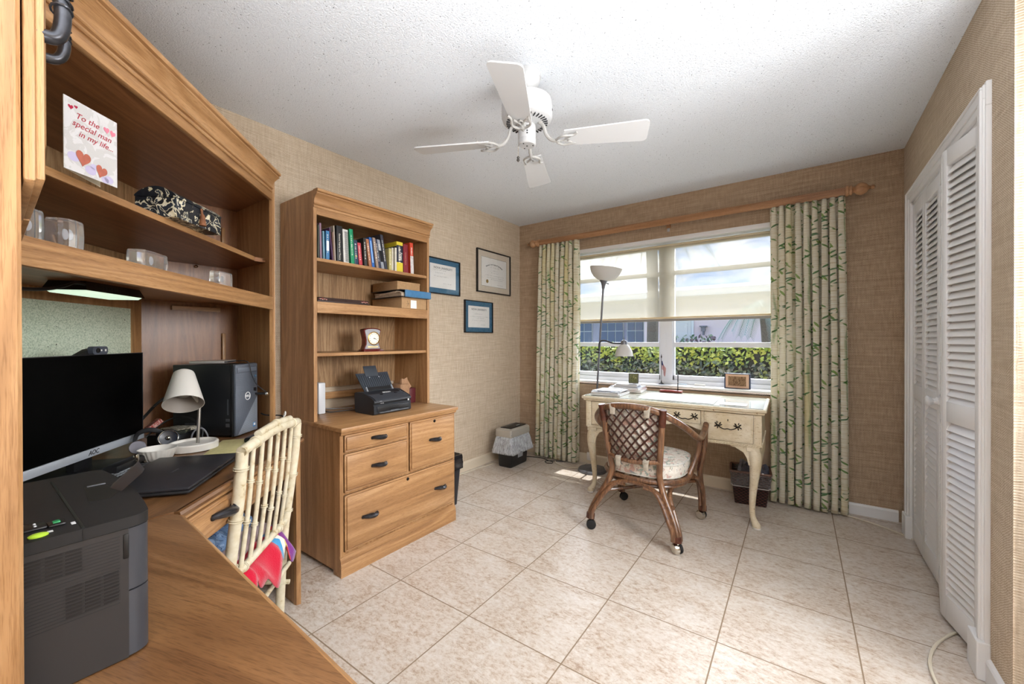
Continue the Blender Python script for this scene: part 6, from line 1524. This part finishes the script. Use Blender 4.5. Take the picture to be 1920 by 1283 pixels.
kb = thing('remote_control', 'slim silver and black calculator lying beside the laptop under the monitor', 'calculator', (-1.785, .300, ZT), -.675)
g = G(); g.box(-.085, .085, -.035, .035, 0, .010, .003); part('calculator_body', g, BLACK, kb)
g = G(); g.box(-.083, .083, -.036, -.031, .006, .012, .001); part('silver_edge', g, SILVER, kb)
g = G()
for i in range(8):
    for j in range(3): g.box(-.07+i*.018, -.058+i*.018, -.022+j*.016, -.012+j*.016, .010, .0125, .001)
part('keys', g, flat('calculator_keys', (150, 154, 160), .4), kb)
# eyeglass-like holder / black organiser under the monitor
og = thing('desk_organizer', 'black wire and plastic desk organiser in front of the monitor foot', 'organizer', (-1.86, .335, ZT), al)
g = G(); g.box(-.11, .07, -.02, .02, .012, .034, .004); g.box(-.10, -.09, -.02, .02, 0, .012); g.box(.05, .06, -.02, .02, 0, .012); part('tray', g, BLACK, og)
g = G(); g.tube([(-.02, .022, .0), (-.02, .026, .03), (-.02, .024, .05)], .0035, 6); g.box(-.028, -.010, .018, .028, .028, .05, .003); part('chrome_clip', g, CHROME, og)
slab('memo_paper', 'cream memo papers lying under the organiser', (-1.78, .40, ZT), .16, .11, .0015, -.5, CREAM, 'paper', .0005)
slab('receipt', 'pinkish receipt lying between printer and monitor', (-1.62, .14, ZT), .17, .10, .0012, -.35, flat('receipt_pink', (196, 160, 148), .8, nz=.2), 'paper', .0004)
slab('brown_folder', 'brown folder lying under the laptop corner behind the printer', (-1.60, .20, ZT+.0015), .16, .12, .003, .3, flat('folder_brown', (150, 110, 70), .8, nz=.2), 'folder', .001)
# laptop
lt = thing('laptop', 'closed black laptop lying on the corner desk in front of the bamboo chair', 'laptop', (-1.412, .389, ZT+.003), math.atan2(.234, -.292))
g = G(); g.box(.0, .372, .0, .252, .003, .012, .004); part('base', g, BLACKM, lt)
g = G(); g.box(.001, .371, .001, .251, .0125, .0215, .004); l_ = part('lid', g, flat('laptop_lid', (44, 43, 47), .42, nz=.12), lt)
g = G(); text_g('inspiron', .012, frameM((.186, .12, .0218), (1, 0, 0), (0, 1, 0)), .00015, g=g); part('lettering', g, flat('dim_letters', (70, 68, 72), .4), l_, False)
g = G()
for x, y in ((.03, .02), (.34, .02), (.03, .23), (.34, .23)): g.box(x-.01, x+.01, y-.004, y+.004, -.003, .004)
part('rubber_feet', g, RUBBER, lt, False)
slab('manila_folder', 'pale yellow folder lying on the desk behind the laptop', (-1.915, .69, ZT), .26, .17, .003, math.atan2(.234, -.292)+.1, flat('manila', (206, 196, 140), .8, nz=.1), 'folder', .0008)
g = G(); M = Matrix.Translation((-1.985, .825, ZT+.0035)) @ Matrix.Rotation(math.atan2(.72, -.69), 4, 'Z'); g.box(-.115, .115, -.036, .036, 0, .022, .010, M, 4); tag(part('leather_case', g, flat('black_leather', (20, 20, 22), .35, nz=.3)), 'black leather glasses case on the desk in front of the tower', 'glasses case')

# ------------------------------------------------------------------ laser printer
pr = thing('laser_printer', 'black laser printer standing on the return desk in the foreground', 'printer', (-.92, .0, ZT))
def pout(in_=0, x0=-1.078, xr=-.757, yf=.160, yb=-.17, r=.022, bow=.012):
    x0 += in_; xr -= in_; pts = [(x0, yb), (xr, yb), (xr, .140)]
    for i in range(1, 6): a = PI/2*i/5; pts.append((xr-r*.8*(1-math.cos(a)), .140+(yf-.136)*math.sin(a)))
    n = 8
    for i in range(1, n): u = i/n; pts.append((xr-r*.8+(x0+r-xr+r*.8)*u, yf+.004+bow*4*u*(1-u)*.7))
    for i in range(0, 5): a = PI/2*i/4; pts.append((x0+r-r*math.sin(a), yf-.010+.014*math.cos(a)))
    return pts
PB = flat('printer_charcoal', (44, 42, 42), .5); PBT = flat('printer_top_black', (22, 21, 22), .6, nz=.25); PFR = flat('printer_front_slate', (58, 60, 66), .38)
g = G(); g.prism([p for p in pout() if p[1] <= .1401]+[(-1.078, .14)], .7625, .941)
body = part('body', g, PB, pr, False, world=True)
g = G(); fr_ = [p for p in pout() if p[1] >= .1399]; fr_ = [(-.757, .1405)]+fr_+[(-1.078, .1405)]
g.prism(fr_, .764, .8535); part('paper_tray', g, PFR, pr, True, world=True, ang=35)
g = G(); g.prism(fr_, .8555, .9405); part('front_door', g, PFR, pr, True, world=True, ang=35)
g = G(); o_ = pout(-.002); g.prism(o_, .942, .957); cv_ = part('top_cover', g, PBT, pr, True, world=True, ang=35)
g = G(); g.box(-1.05, -.757, .0955, .0985, .9562, .9578); g.box(-.7556, -.7545, .0958, .0975, .942, .957); part('cover_seam', g, BLACK, cv_, False, world=True)
g = G(); g.extr([(-.966, .125, .9573), (-.875, .118, .9573), (-.868, .140, .9573), (-.90, .156, .9573), (-.955, .150, .9573)], (0, 0, -.004)); part('flap_recess', g, flat('recess_black', (14, 14, 14), .5), cv_, False, world=True)
g = G(); a, b, c, d = Vector((-.930, .150, .9575)), Vector((-.892, .157, .9575)), Vector((-.880, .180, .984)), Vector((-.918, .180, .990))
g.extr([a, b, c, d], (-.006, .004, .004)); part('paper_stop', g, flat('stop_grey', (58, 58, 62), .4), cv_, False, world=True)
g = G(); g.box(-.968, -.962, .128, .150, .957, .9585, .001); part('hinge_chrome', g, flat('hinge_grey', (96, 98, 104), .3), cv_, world=True)
g = G(); g.box(-.826, -.796, .040, .070, .957, .960, .004); nv = part('navigation_pad', g, BLACK, cv_, world=True)
g = G(); 
for (x, y) in ((-.815, .060), (-.805, .060), (-.822, .050)): g.ball((x, y, .960), .0016, 6)
g.box(-.795, -.785, .096-.006, .096-.002, .957, .9575); g.box(-.782, -.776, .068, .073, .957, .9575); part('key_marks', g, flat('marks_white', (206, 206, 206), .5), cv_, False, world=True)
g = G(); g.ball((-.772, .060, .958), .008, 14, (1.0, 1.15, .35)); part('go_button', g, flat('lime_button', (178, 214, 60), .35), cv_, world=True)
g = G(); g.box(-.812, -.792, .070, .086, .957, .9605, .002); bx_ = part('button_housing', g, BLACK, cv_, world=True)
g = G(); g.box(-.806, -.797, .0745, .0815, .960, .9622, .001); part('green_button', g, flat('green_button', (40, 150, 90), .35), bx_, world=True)
g = G()
def vent(y0, y1, z0, z1, n):
    for i in range(n):
        z = z0+(z1-z0)*(i+.5)/n; g.box(-.7575, -.7562, y0, y1, z-(z1-z0)/n*.27, z+(z1-z0)/n*.27)
for y0 in (.0455, .0635, .0805): vent(y0, y0+.0150, .903, .934, 7)
for y0 in (.0805, .0975, .1150): vent(y0, y0+.0150, .847, .888, 9)
vent(.0, .0435, .903, .934, 7); part('vent_grilles', g, BLACK, body, False, world=True)
g = G()
for i in range(22):
    z = .842+i*.0043; g.box(-.7575, -.7564, -.10, .131, z, z+.0009)
part('ribbing', g, flat('rib_dark', (38, 37, 38), .5), body, False, world=True)
g = G(); g.box(-.7585, -.7555, .1345, .1405, .900, .934, .002); part('door_grip', g, flat('recess_black', (14, 14, 14), .5), body, world=True)

# ------------------------------------------------------------------ on the hutch shelves
gc = thing('greeting_card', 'white greeting card with red script and hearts standing on the upper corner shelf', 'greeting card', (-1.45, .205, 1.6095), math.atan2(.105, -.077))
LC = .129; CHh = .173
cd_paper = m_print('marbled_card', (196, 194, 192), [((208, 206, 206), .5)], 25)
g = G(); g.box(-LC/2, LC/2, 0, .0006, 0, CHh); part('front_leaf', g, cd_paper, gc, False)
g = G(); M = Matrix.Translation((-LC/2, .0008, 0)) @ Matrix.Rotation(.30, 4, 'Z'); g.box(0, LC, 0, .0006, 0, CHh, 0, M); part('back_leaf', g, CREAM, gc, False)
REDI = flat('card_red_ink', (176, 40, 56), .6); PINK2 = flat('card_pink', (226, 130, 150), .6); COPP = flat('card_copper', (186, 104, 84), .5, nz=.2); LILA = flat('card_lilac', (188, 180, 208), .7); MAG = flat('card_magenta', (170, 20, 60), .6)
def cM(x, z, a=0, off=-.0004): return frameM((x, off*2, z), (math.cos(a), 0, math.sin(a)), (-math.sin(a), 0, math.cos(a)))
g = G()
for tx, x, z, s in (('To the', -.012, .137, .0205), ('special man', .000, .117, .0205), ('in my life...', .010, .096, .0200)): text_g(tx, s, cM(x, z), .0001, g=g, shear=.35)
part('script', g, REDI, gc, False)
def heart(g, x, z, s, a=0, sq=1.0, off=-.0004):
    pts = []
    for i in range(28):
        t = 2*PI*i/28; hx = 16*math.sin(t)**3/17*sq; hz_ = (13*math.cos(t)-5*math.cos(2*t)-2*math.cos(3*t)-math.cos(4*t))/17
        pts.append(cM(x, z, a, off) @ Vector((hx*s, hz_*s, 0)))
    try: g.bm.faces.new([g.bm.verts.new(p) for p in pts])
    except ValueError: pass
g = G(); heart(g, -.050, .151, .0065, .1); heart(g, -.038, .157, .0045, .2); part('small_hearts', g, MAG, gc, False)
g = G(); heart(g, .036, .139, .0095, .15, .85); heart(g, .052, .137, .010, -.25, .8); part('pink_hearts', g, PINK2, gc, False)
g = G(); heart(g, -.022, .040, .022, -.1, .85, -.0006); heart(g, .022, .026, .019, -.25, .8, -.0006); part('copper_hearts', g, COPP, gc, False)
g = G(); 
for x, z, r in ((-.044, .035, .014), (-.004, .018, .014), (.004, .03, .009), (.042, .012, .012), (.032, .008, .010)): 
    pts = [cM(x, z, 0, -.0002) @ Vector((r*math.cos(t), r*.8*math.sin(t), 0)) for t in [2*PI*i/10 for i in range(10)]]; g.bm.faces.new([g.bm.verts.new(p) for p in pts])
part('lilac_blots', g, LILA, gc, False)
# domed damask box
A_, B_ = Vector((-1.674, .429, 0)), Vector((-1.83, .607, 0)); ux = (B_-A_).normalized(); 
db = thing('keepsake_box', 'black and cream damask keepsake box with domed lid and tassel on the upper corner shelf', 'box', (A_.x, A_.y, 1.6085), math.atan2(ux.y, ux.x))
LW = (B_-A_).length; DD = .125
def dome(x0, x1, z0, ext, n=12):
    pts = [(DD+ext, z0), (-ext, z0)]; 
    for i in range(n+1):
        t = i/n; y = -ext+(DD+2*ext)*t; pts.append((y, .070+.030*math.sin(PI*t)**.8))
    return pts
DMK = N('damask_cloth'); _co = DMK.coord(); _w = DMK.a('ShaderNodeTexVoronoi', feature='SMOOTH_F1'); _w.inputs['Scale'].default_value = 15; _dv = DMK.a('ShaderNodeVectorMath', operation='MULTIPLY_ADD'); _nn = DMK.a('ShaderNodeTexNoise'); _nn.inputs['Scale'].default_value = 17; _nn.inputs['Detail'].default_value = 3; _nn.inputs['Distortion'].default_value = 2
DMK.l(_co, _nn.inputs['Vector']); DMK.l(_nn.outputs['Color'], _dv.inputs[0]); _dv.inputs[1].default_value = (.12, .12, .12); DMK.l(_co, _dv.inputs[2]); DMK.l(_dv.outputs[0], _w.inputs['Vector'])
_f = DMK.math('ADD', DMK.math('MULTIPLY', DMK.math('SINE', DMK.math('MULTIPLY', _w.outputs['Distance'], 13)), .5), DMK.math('MULTIPLY', DMK.noise(_co, 19, 1, .5, 2.0), .8))
DMK.base(DMK.ramp(_f, [(.34, s2l((24, 28, 34))), (.37, s2l((196, 186, 150))), (.70, s2l((222, 216, 194))), (.73, s2l((40, 46, 54)))])); DMK.set(Roughness=.5); DMK = DMK.m
g = G(); g.box(0, LW, 0, DD, 0, .064, .001); part('box_base', g, DMK, db, False)
g = G(); g.extr([(-.001, y, z) for y, z in dome(0, 0, .0655, .0015)], (LW+.002, 0, 0)); part('domed_lid', g, DMK, db, True, ang=40)
g = G(); g.tube([(LW*.5, -.004, .064), (LW*.5, -.006, .045)], .004, 8); g.lathe([(.004, .045), (.007, .040), (.010, .012), (.012, .004)], 12, (LW*.5, -.008, 0)); part('tassel', g, flat('tassel_brown', (134, 84, 50), .7, nz=.4), db)
for (x0, y0, x1, y1, h, lab, wdt) in ((-1.548, .318, -1.628, .396, .052, 'middle faceted crystal block on the lower corner shelf, below the damask box', .05), (-1.820, .590, -1.872, .660, .055, 'smallest faceted crystal block at the right end of the lower corner shelf', .04), (-1.368, .148, -1.405, .185, .068, 'crystal block at the left of the lower corner shelf, nearer the middle block', .05), (-1.318, .082, -1.348, .118, .068, 'crystal block farthest left on the lower corner shelf, partly hidden by the hutch post', .05)):
    a, b = Vector((x0, y0)), Vector((x1, y1)); L = (b-a).length
    t = thing('crystal_block', lab, 'crystal', (x0, y0, 1.4145), math.atan2((b-a).y, (b-a).x), group=None)
    g = G(); k = .012
    lo = [(0, k), (k*.6, -.003), (L*.45, -.006), (L-k*.5, -.003), (L, k), (L, wdt-k), (L*.5, wdt+.004), (0, wdt-k)]
    sec = []
    for zz, s in ((0, .97), (.003, 1), (h*.5, 1.03), (h*.93, .99), (h, .93)):
        sec.append([(L/2+(x-L/2)*s, wdt/2+(y-wdt/2)*s, zz) for x, y in lo])
    rr_ = loft(g, sec); g.bm.faces.new(rr_[0][::-1]); g.bm.faces.new(rr_[-1]); cb = part('crystal_body', g, CRYS, t, False)
    g = G(); M = Matrix.Translation((L*.38, .014, h*.48)) @ Matrix.Rotation(PI/2, 4, 'X'); vs = g.lathe([(.006, 0), (.0085, .001), (.0065, .002), (.008, .003)], 16, M=M); bmesh.ops.scale(g.bm, vec=(1, 1, 1.5), space=Matrix.Translation((-L*.38, 0, -h*.48)), verts=vs); part('etched_oval', g, flat('etched_white', (200, 200, 204), .8), cb)
# under-shelf light
ul = thing('under_shelf_light', 'black under shelf light fixture with white diffuser above the monitor', 'light fixture', (-1.93, .33, 1.392))
def up(x, y, z): return Vector((x, y, z))
P0, P1 = Vector((-1.835, .245, 0)), Vector((-2.03, .425, 0)); du = (P1-P0).normalized(); dv_ = Vector((-du.y, du.x, 0)); dv_ = -dv_ if dv_.x > 0 else dv_
LL = (P1-P0).length
def uq(s, t, z): return tuple(P0+du*s+dv_*t+Vector((0, 0, z)))
g = G()
vtop = [uq(.012, .010, 1.3915), uq(LL-.012, .010, 1.3915), uq(LL-.012, .110, 1.3915), uq(.012, .110, 1.3915)]; vbot = [uq(0, 0, 1.362), uq(LL, 0, 1.362), uq(LL, .12, 1.362), uq(0, .12, 1.362)]
rr_ = loft(g, [vtop, vbot]); g.bm.faces.new(rr_[0][::-1]); g.bm.faces.new(rr_[-1]); hs = part('housing', g, BLACK, ul, False, world=True)
g = G(); rr_ = loft(g, [[uq(.006, .006, 1.3622), uq(LL-.006, .006, 1.3622), uq(LL-.006, .114, 1.3622), uq(.006, .114, 1.3622)], [uq(.012, .014, 1.354), uq(LL-.012, .014, 1.354), uq(LL-.012, .106, 1.354), uq(.012, .106, 1.354)]]); g.bm.faces.new(rr_[0][::-1]); g.bm.faces.new(rr_[-1]); DF = flat('diffuser_white', (214, 224, 214), .5); _b = DF.node_tree.nodes['Principled BSDF']; _b.inputs['Emission Color'].default_value = s2l((206, 232, 206)); _b.inputs['Emission Strength'].default_value = .9; part('diffuser', g, DF, ul, False, world=True)
g = G()
for k in range(9): 
    q0 = uq(LL*.3+k*.012, -.0006+.004, 1.381); q1 = uq(LL*.3+k*.012+.004, .004, 1.381); q2 = uq(LL*.3+k*.012+.004, .0008, 1.368); q3 = uq(LL*.3+k*.012, .0008, 1.368); g.extr([q0, q1, q2, q3], tuple(-dv_*.0016))
part('cooling_slots', g, DGREY, hs, False, world=True)
cord('lamp_cord', 'black cord drooping from the under shelf light to the left', [(-1.83, .24, 1.378), (-1.80, .215, 1.378), (-1.76, .19, 1.362), (-1.70, .15, 1.345), (-1.62, .10, 1.335), (-1.50, .04, 1.338)], .0048, CORDB)

# ------------------------------------------------------------------ bamboo side chair with folded clothes
fdir = Vector((-S2, -S2, 0))            # the way the chair faces (towards the slanted desk front)
bc_ = thing('bamboo_chair', 'cream painted bamboo chair pulled up to the slanted desk drawer', 'chair', (-1.72, .57, 0), math.atan2(-S2, -S2)-PI/2)
# local +y faces the desk, local x to the left as seen from the camera side... origin at seat centre
BM = N('cream_bamboo'); _co = BM.coord(); _f = BM.noise(_co, 30, 3, .6); BM.base(BM.ramp(_f, [(.3, s2l((176, 156, 118))), (.40, s2l((208, 196, 166))), (.7, s2l((222, 214, 192)))])); BM.set(Roughness=.4); BM = BM.m
MI = WM[bc_].inverted()
RT, LTp = MI @ Vector((-1.752, .855, .858)), MI @ Vector((-1.440, .533, .858))
sxR, sxL = RT.x, LTp.x
def bam(g, pts, r, nodes, k=6, flare=1.18):
    V = spl(pts, k); T = [0]; 
    for a, b in zip(V, V[1:]): T.append(T[-1]+(b-a).length)
    L = T[-1]; V2, R = [], []; N_ = max(24, int(L/.009))
    for i in range(N_+1):
        s = L*i/N_
        j = max(q_ for q_ in range(len(T)) if T[q_] <= s+1e-9); j = min(j, len(V)-2); f = (s-T[j])/max(1e-9, T[j+1]-T[j]); V2.append(V[j].lerp(V[j+1], f))
        rr_ = r
        for nd in nodes:
            d = abs(s/L-nd)*L
            if d < .007: rr_ = r*(1+.6*(flare-1)*(1-d/.007))
        R.append(rr_)
    g.tube(V2, R, 12)
    # raised rings at the nodes
    for nd in nodes:
        s = nd*L; i = min(len(V2)-2, max(1, int(round(s/L*N_)))); t = (V2[i+1]-V2[i-1]).normalized(); a = t.orthogonal().normalized(); b = t.cross(a)
        for o in (-.0035, .0035): g.tube([V2[i]+t*o+(a*math.cos(q_)+b*math.sin(q_))*r*flare for q_ in [2*PI*m/16 for m in range(16)]], .0018, 5, closed=True)
SZ = .388
for nm_, P_ in (('right', RT), ('left', LTp)):
    s = 1 if P_.x > 0 else -1
    g = G(); bam(g, [(P_.x, P_.y, .850), (P_.x, P_.y+.012, .70), (P_.x*.985, P_.y+.040, .48), (P_.x*.985, P_.y+.050, .40), (P_.x*.985, P_.y+.062, .22), (P_.x*.985, P_.y+.072, .003)], .0178, (.06, .26, .44, .62, .80), 6)
    lg = part('rear_post', g, BM, bc_)
yb_ = RT.y
def backp(x, z): # point on the back plane
    t = min(1.0, max(0.0, (z-.40)/.45)); return Vector((x, yb_+.050*(1-t)**1.3, z))
g = G(); x0, x1 = min(sxR, sxL), max(sxR, sxL)
bam(g, [(x0-.014, yb_+.004, .852), (x0+.06, yb_-.002, .862), ((x0+x1)/2, yb_-.004, .872), (x1-.06, yb_-.002, .862), (x1+.014, yb_+.004, .852)], .0165, (.17, .83), 8, 1.12)
bam(g, [(x0+.085, yb_-.002, .885), ((x0+x1)/2, yb_-.004, .893), (x1-.085, yb_-.002, .885)], .0125, (.5,), 8, 1.1)
part('crest_rail', g, BM, bc_)
zl = .440
g = G(); bam(g, [(x0+.010, backp(0, zl).y, zl), ((x0+x1)/2, backp(0, zl).y-.002, zl), (x1-.010, backp(0, zl).y, zl)], .0135, (.16, .84), 6, 1.15); part('lower_back_rail', g, BM, bc_)
for i in range(6):
    x = x0+.062+(x1-x0-.124)*i/5; xt = x*1.02
    g = G(); bam(g, [backp(x, zl+.008), backp((x+xt)/2, .66), backp(xt, .862)], .0078, (.28 if i % 2 else .36, .62 if i % 2 else .70), 5, 1.3); part('spindle', g, BM, bc_)
yf_ = yb_+.42
for s, xx in ((-1, x0), (1, x1)):
    g = G(); bam(g, [(xx*1.08, yf_, SZ+.005), (xx*1.08, yf_, .22), (xx*1.10, yf_+.005, .003)], .0165, (.25, .6), 5); part('front_leg', g, BM, bc_)
    g = G(); bam(g, [(xx, yb_+.055, SZ), (xx*1.07, yf_, SZ)], .0125, (.3, .7), 5); part('side_rail', g, BM, bc_)
    g = G(); bam(g, [(xx*1.03, yb_+.035, .17), (xx*1.09, yf_, .19)], .0095, (.3, .7), 5); part('side_stretcher', g, BM, bc_)
g = G(); bam(g, [(x0, yb_+.055, SZ-.02), (x1, yb_+.055, SZ-.02)], .0135, (.2, .8), 4); part('rear_rail', g, BM, bc_)
g = G(); bam(g, [(x0*1.08, yf_, SZ), (x1*1.08, yf_, SZ)], .0125, (.3, .7), 4); part('front_rail', g, BM, bc_)
g = G(); bam(g, [(x0*1.03, yb_+.036, .250), (x1*1.03, yb_+.036, .250)], .0095, (.3, .7), 4); part('rear_stretcher', g, BM, bc_)
g = G(); g.box(x0+.012, x1-.012, yb_+.06, yf_-.01, SZ-.004, SZ+.012, .006); part('seat', g, flat('woven_seat', (190, 168, 124), .7, nz=.3), bc_)
# clothes piled on the seat
def pile(name, lab, cx, cy, z0, w, d, h, m, cat, seed, wr=.010, droop=None, rz=0.0):
    rnd = random.Random(seed); ph = [rnd.uniform(0, 6) for _ in range(8)]; NU, NV = 46, 40
    def fn(u, v):
        a = u*2-1; b = v*2-1
        ra = math.copysign(abs(a)**.8, a); rb = math.copysign(abs(b)**.8, b)
        e = (1-abs(a)**5)*(1-abs(b)**5)
        zz = z0+h*e**.35*(1 if e > 0 else 0)+wr*(math.sin(9*a+3*b+ph[0])*.5+math.sin(5*b-7*a+ph[1])*.5+.4*math.sin(16*a+ph[2]+4*b))*min(1, e*2)
        x = cx+ra*w/2+wr*.7*math.sin(8*b+ph[3]); y = cy+rb*d/2+wr*.7*math.sin(7*a+ph[4])
        if droop: 
            dz = droop(a, b); zz -= dz
        return MIW @ Vector((x, y, max(zz, z0-(.2 if droop else 0))))
    MIW = WM[bc_] @ Matrix.Rotation(rz, 4, 'Z')
    g = G(); g.sheet(fn, NU, NV, lambda u, v: (u, v))
    o = part(name, g, m, ang=180); tag(o, lab, cat); md = o.modifiers.new('s', 'SOLIDIFY'); md.thickness = .004; md.offset = -1; return o
KNIT = N('striped_knit'); _uv = KNIT.coord('UV'); _s = KNIT.sep(_uv); _zg = KNIT.math('ADD', _s['X'], KNIT.math('MULTIPLY', KNIT.math('PINGPONG', _s['Y'], .06), .5))
_cr = KNIT.ramp(_zg, [(0, s2l((120, 50, 130))), (.10, s2l((120, 50, 130))), (.101, s2l((214, 60, 60))), (.16, s2l((226, 196, 90))), (.161, s2l((226, 196, 90))), (.20, s2l((230, 224, 210))), (.25, s2l((70, 150, 200))), (.30, s2l((70, 150, 200))), (.301, s2l((196, 20, 52))), (1, s2l((196, 20, 52)))], 'CONSTANT')
KNIT.base(_cr); KNIT.set(Roughness=.95, Sheen_Weight=.4, Specular_IOR_Level=.1); KNIT.bump(KNIT.noise(KNIT.coord(), 260, 2), .6, .003); KNIT = KNIT.m
sgn = 1 if (WM[bc_] @ Vector((1, 0, 0)) - WM[bc_] @ Vector((0, 0, 0))).dot(Vector((-S2, S2, 0))) > 0 else -1   # +1: local +x is the far end
blk = pile('knit_blanket', 'crimson knit blanket with zigzag striped end folded over the bamboo chair seat', 0, yb_+.21, SZ+.014, .42, .40, .030, KNIT, 'blanket', 3, .011, lambda a, b: .12*max(0, (-b-.62)/.38)**1.3*(.7+.3*math.sin(7*a+1)+.2*math.sin(17*a)) if b < -.62 else 0)
# run the stripes at the far end
uvl = blk.data.uv_layers[0]
for d_ in uvl.data: d_.uv[0] = (1-d_.uv[0]) if sgn > 0 else d_.uv[0]
pile('folded_shirt', 'mauve grey folded shirt on the crimson blanket on the bamboo chair', 0, yb_+.235, SZ+.048, .36, .30, .030, flat('mauve_cloth', (168, 148, 148), .9, nz=.1), 'shirt', 6, .006)
DEN = m_print('washed_denim', (104, 130, 164), [((132, 156, 186), .52), ((70, 90, 128), .62)], 40)
pile('folded_jeans', 'light blue denim jeans heaped on the bamboo chair under the desk drawer', 0, yb_+.27, SZ+.082, .34, .26, .050, DEN, 'jeans', 9, .012)
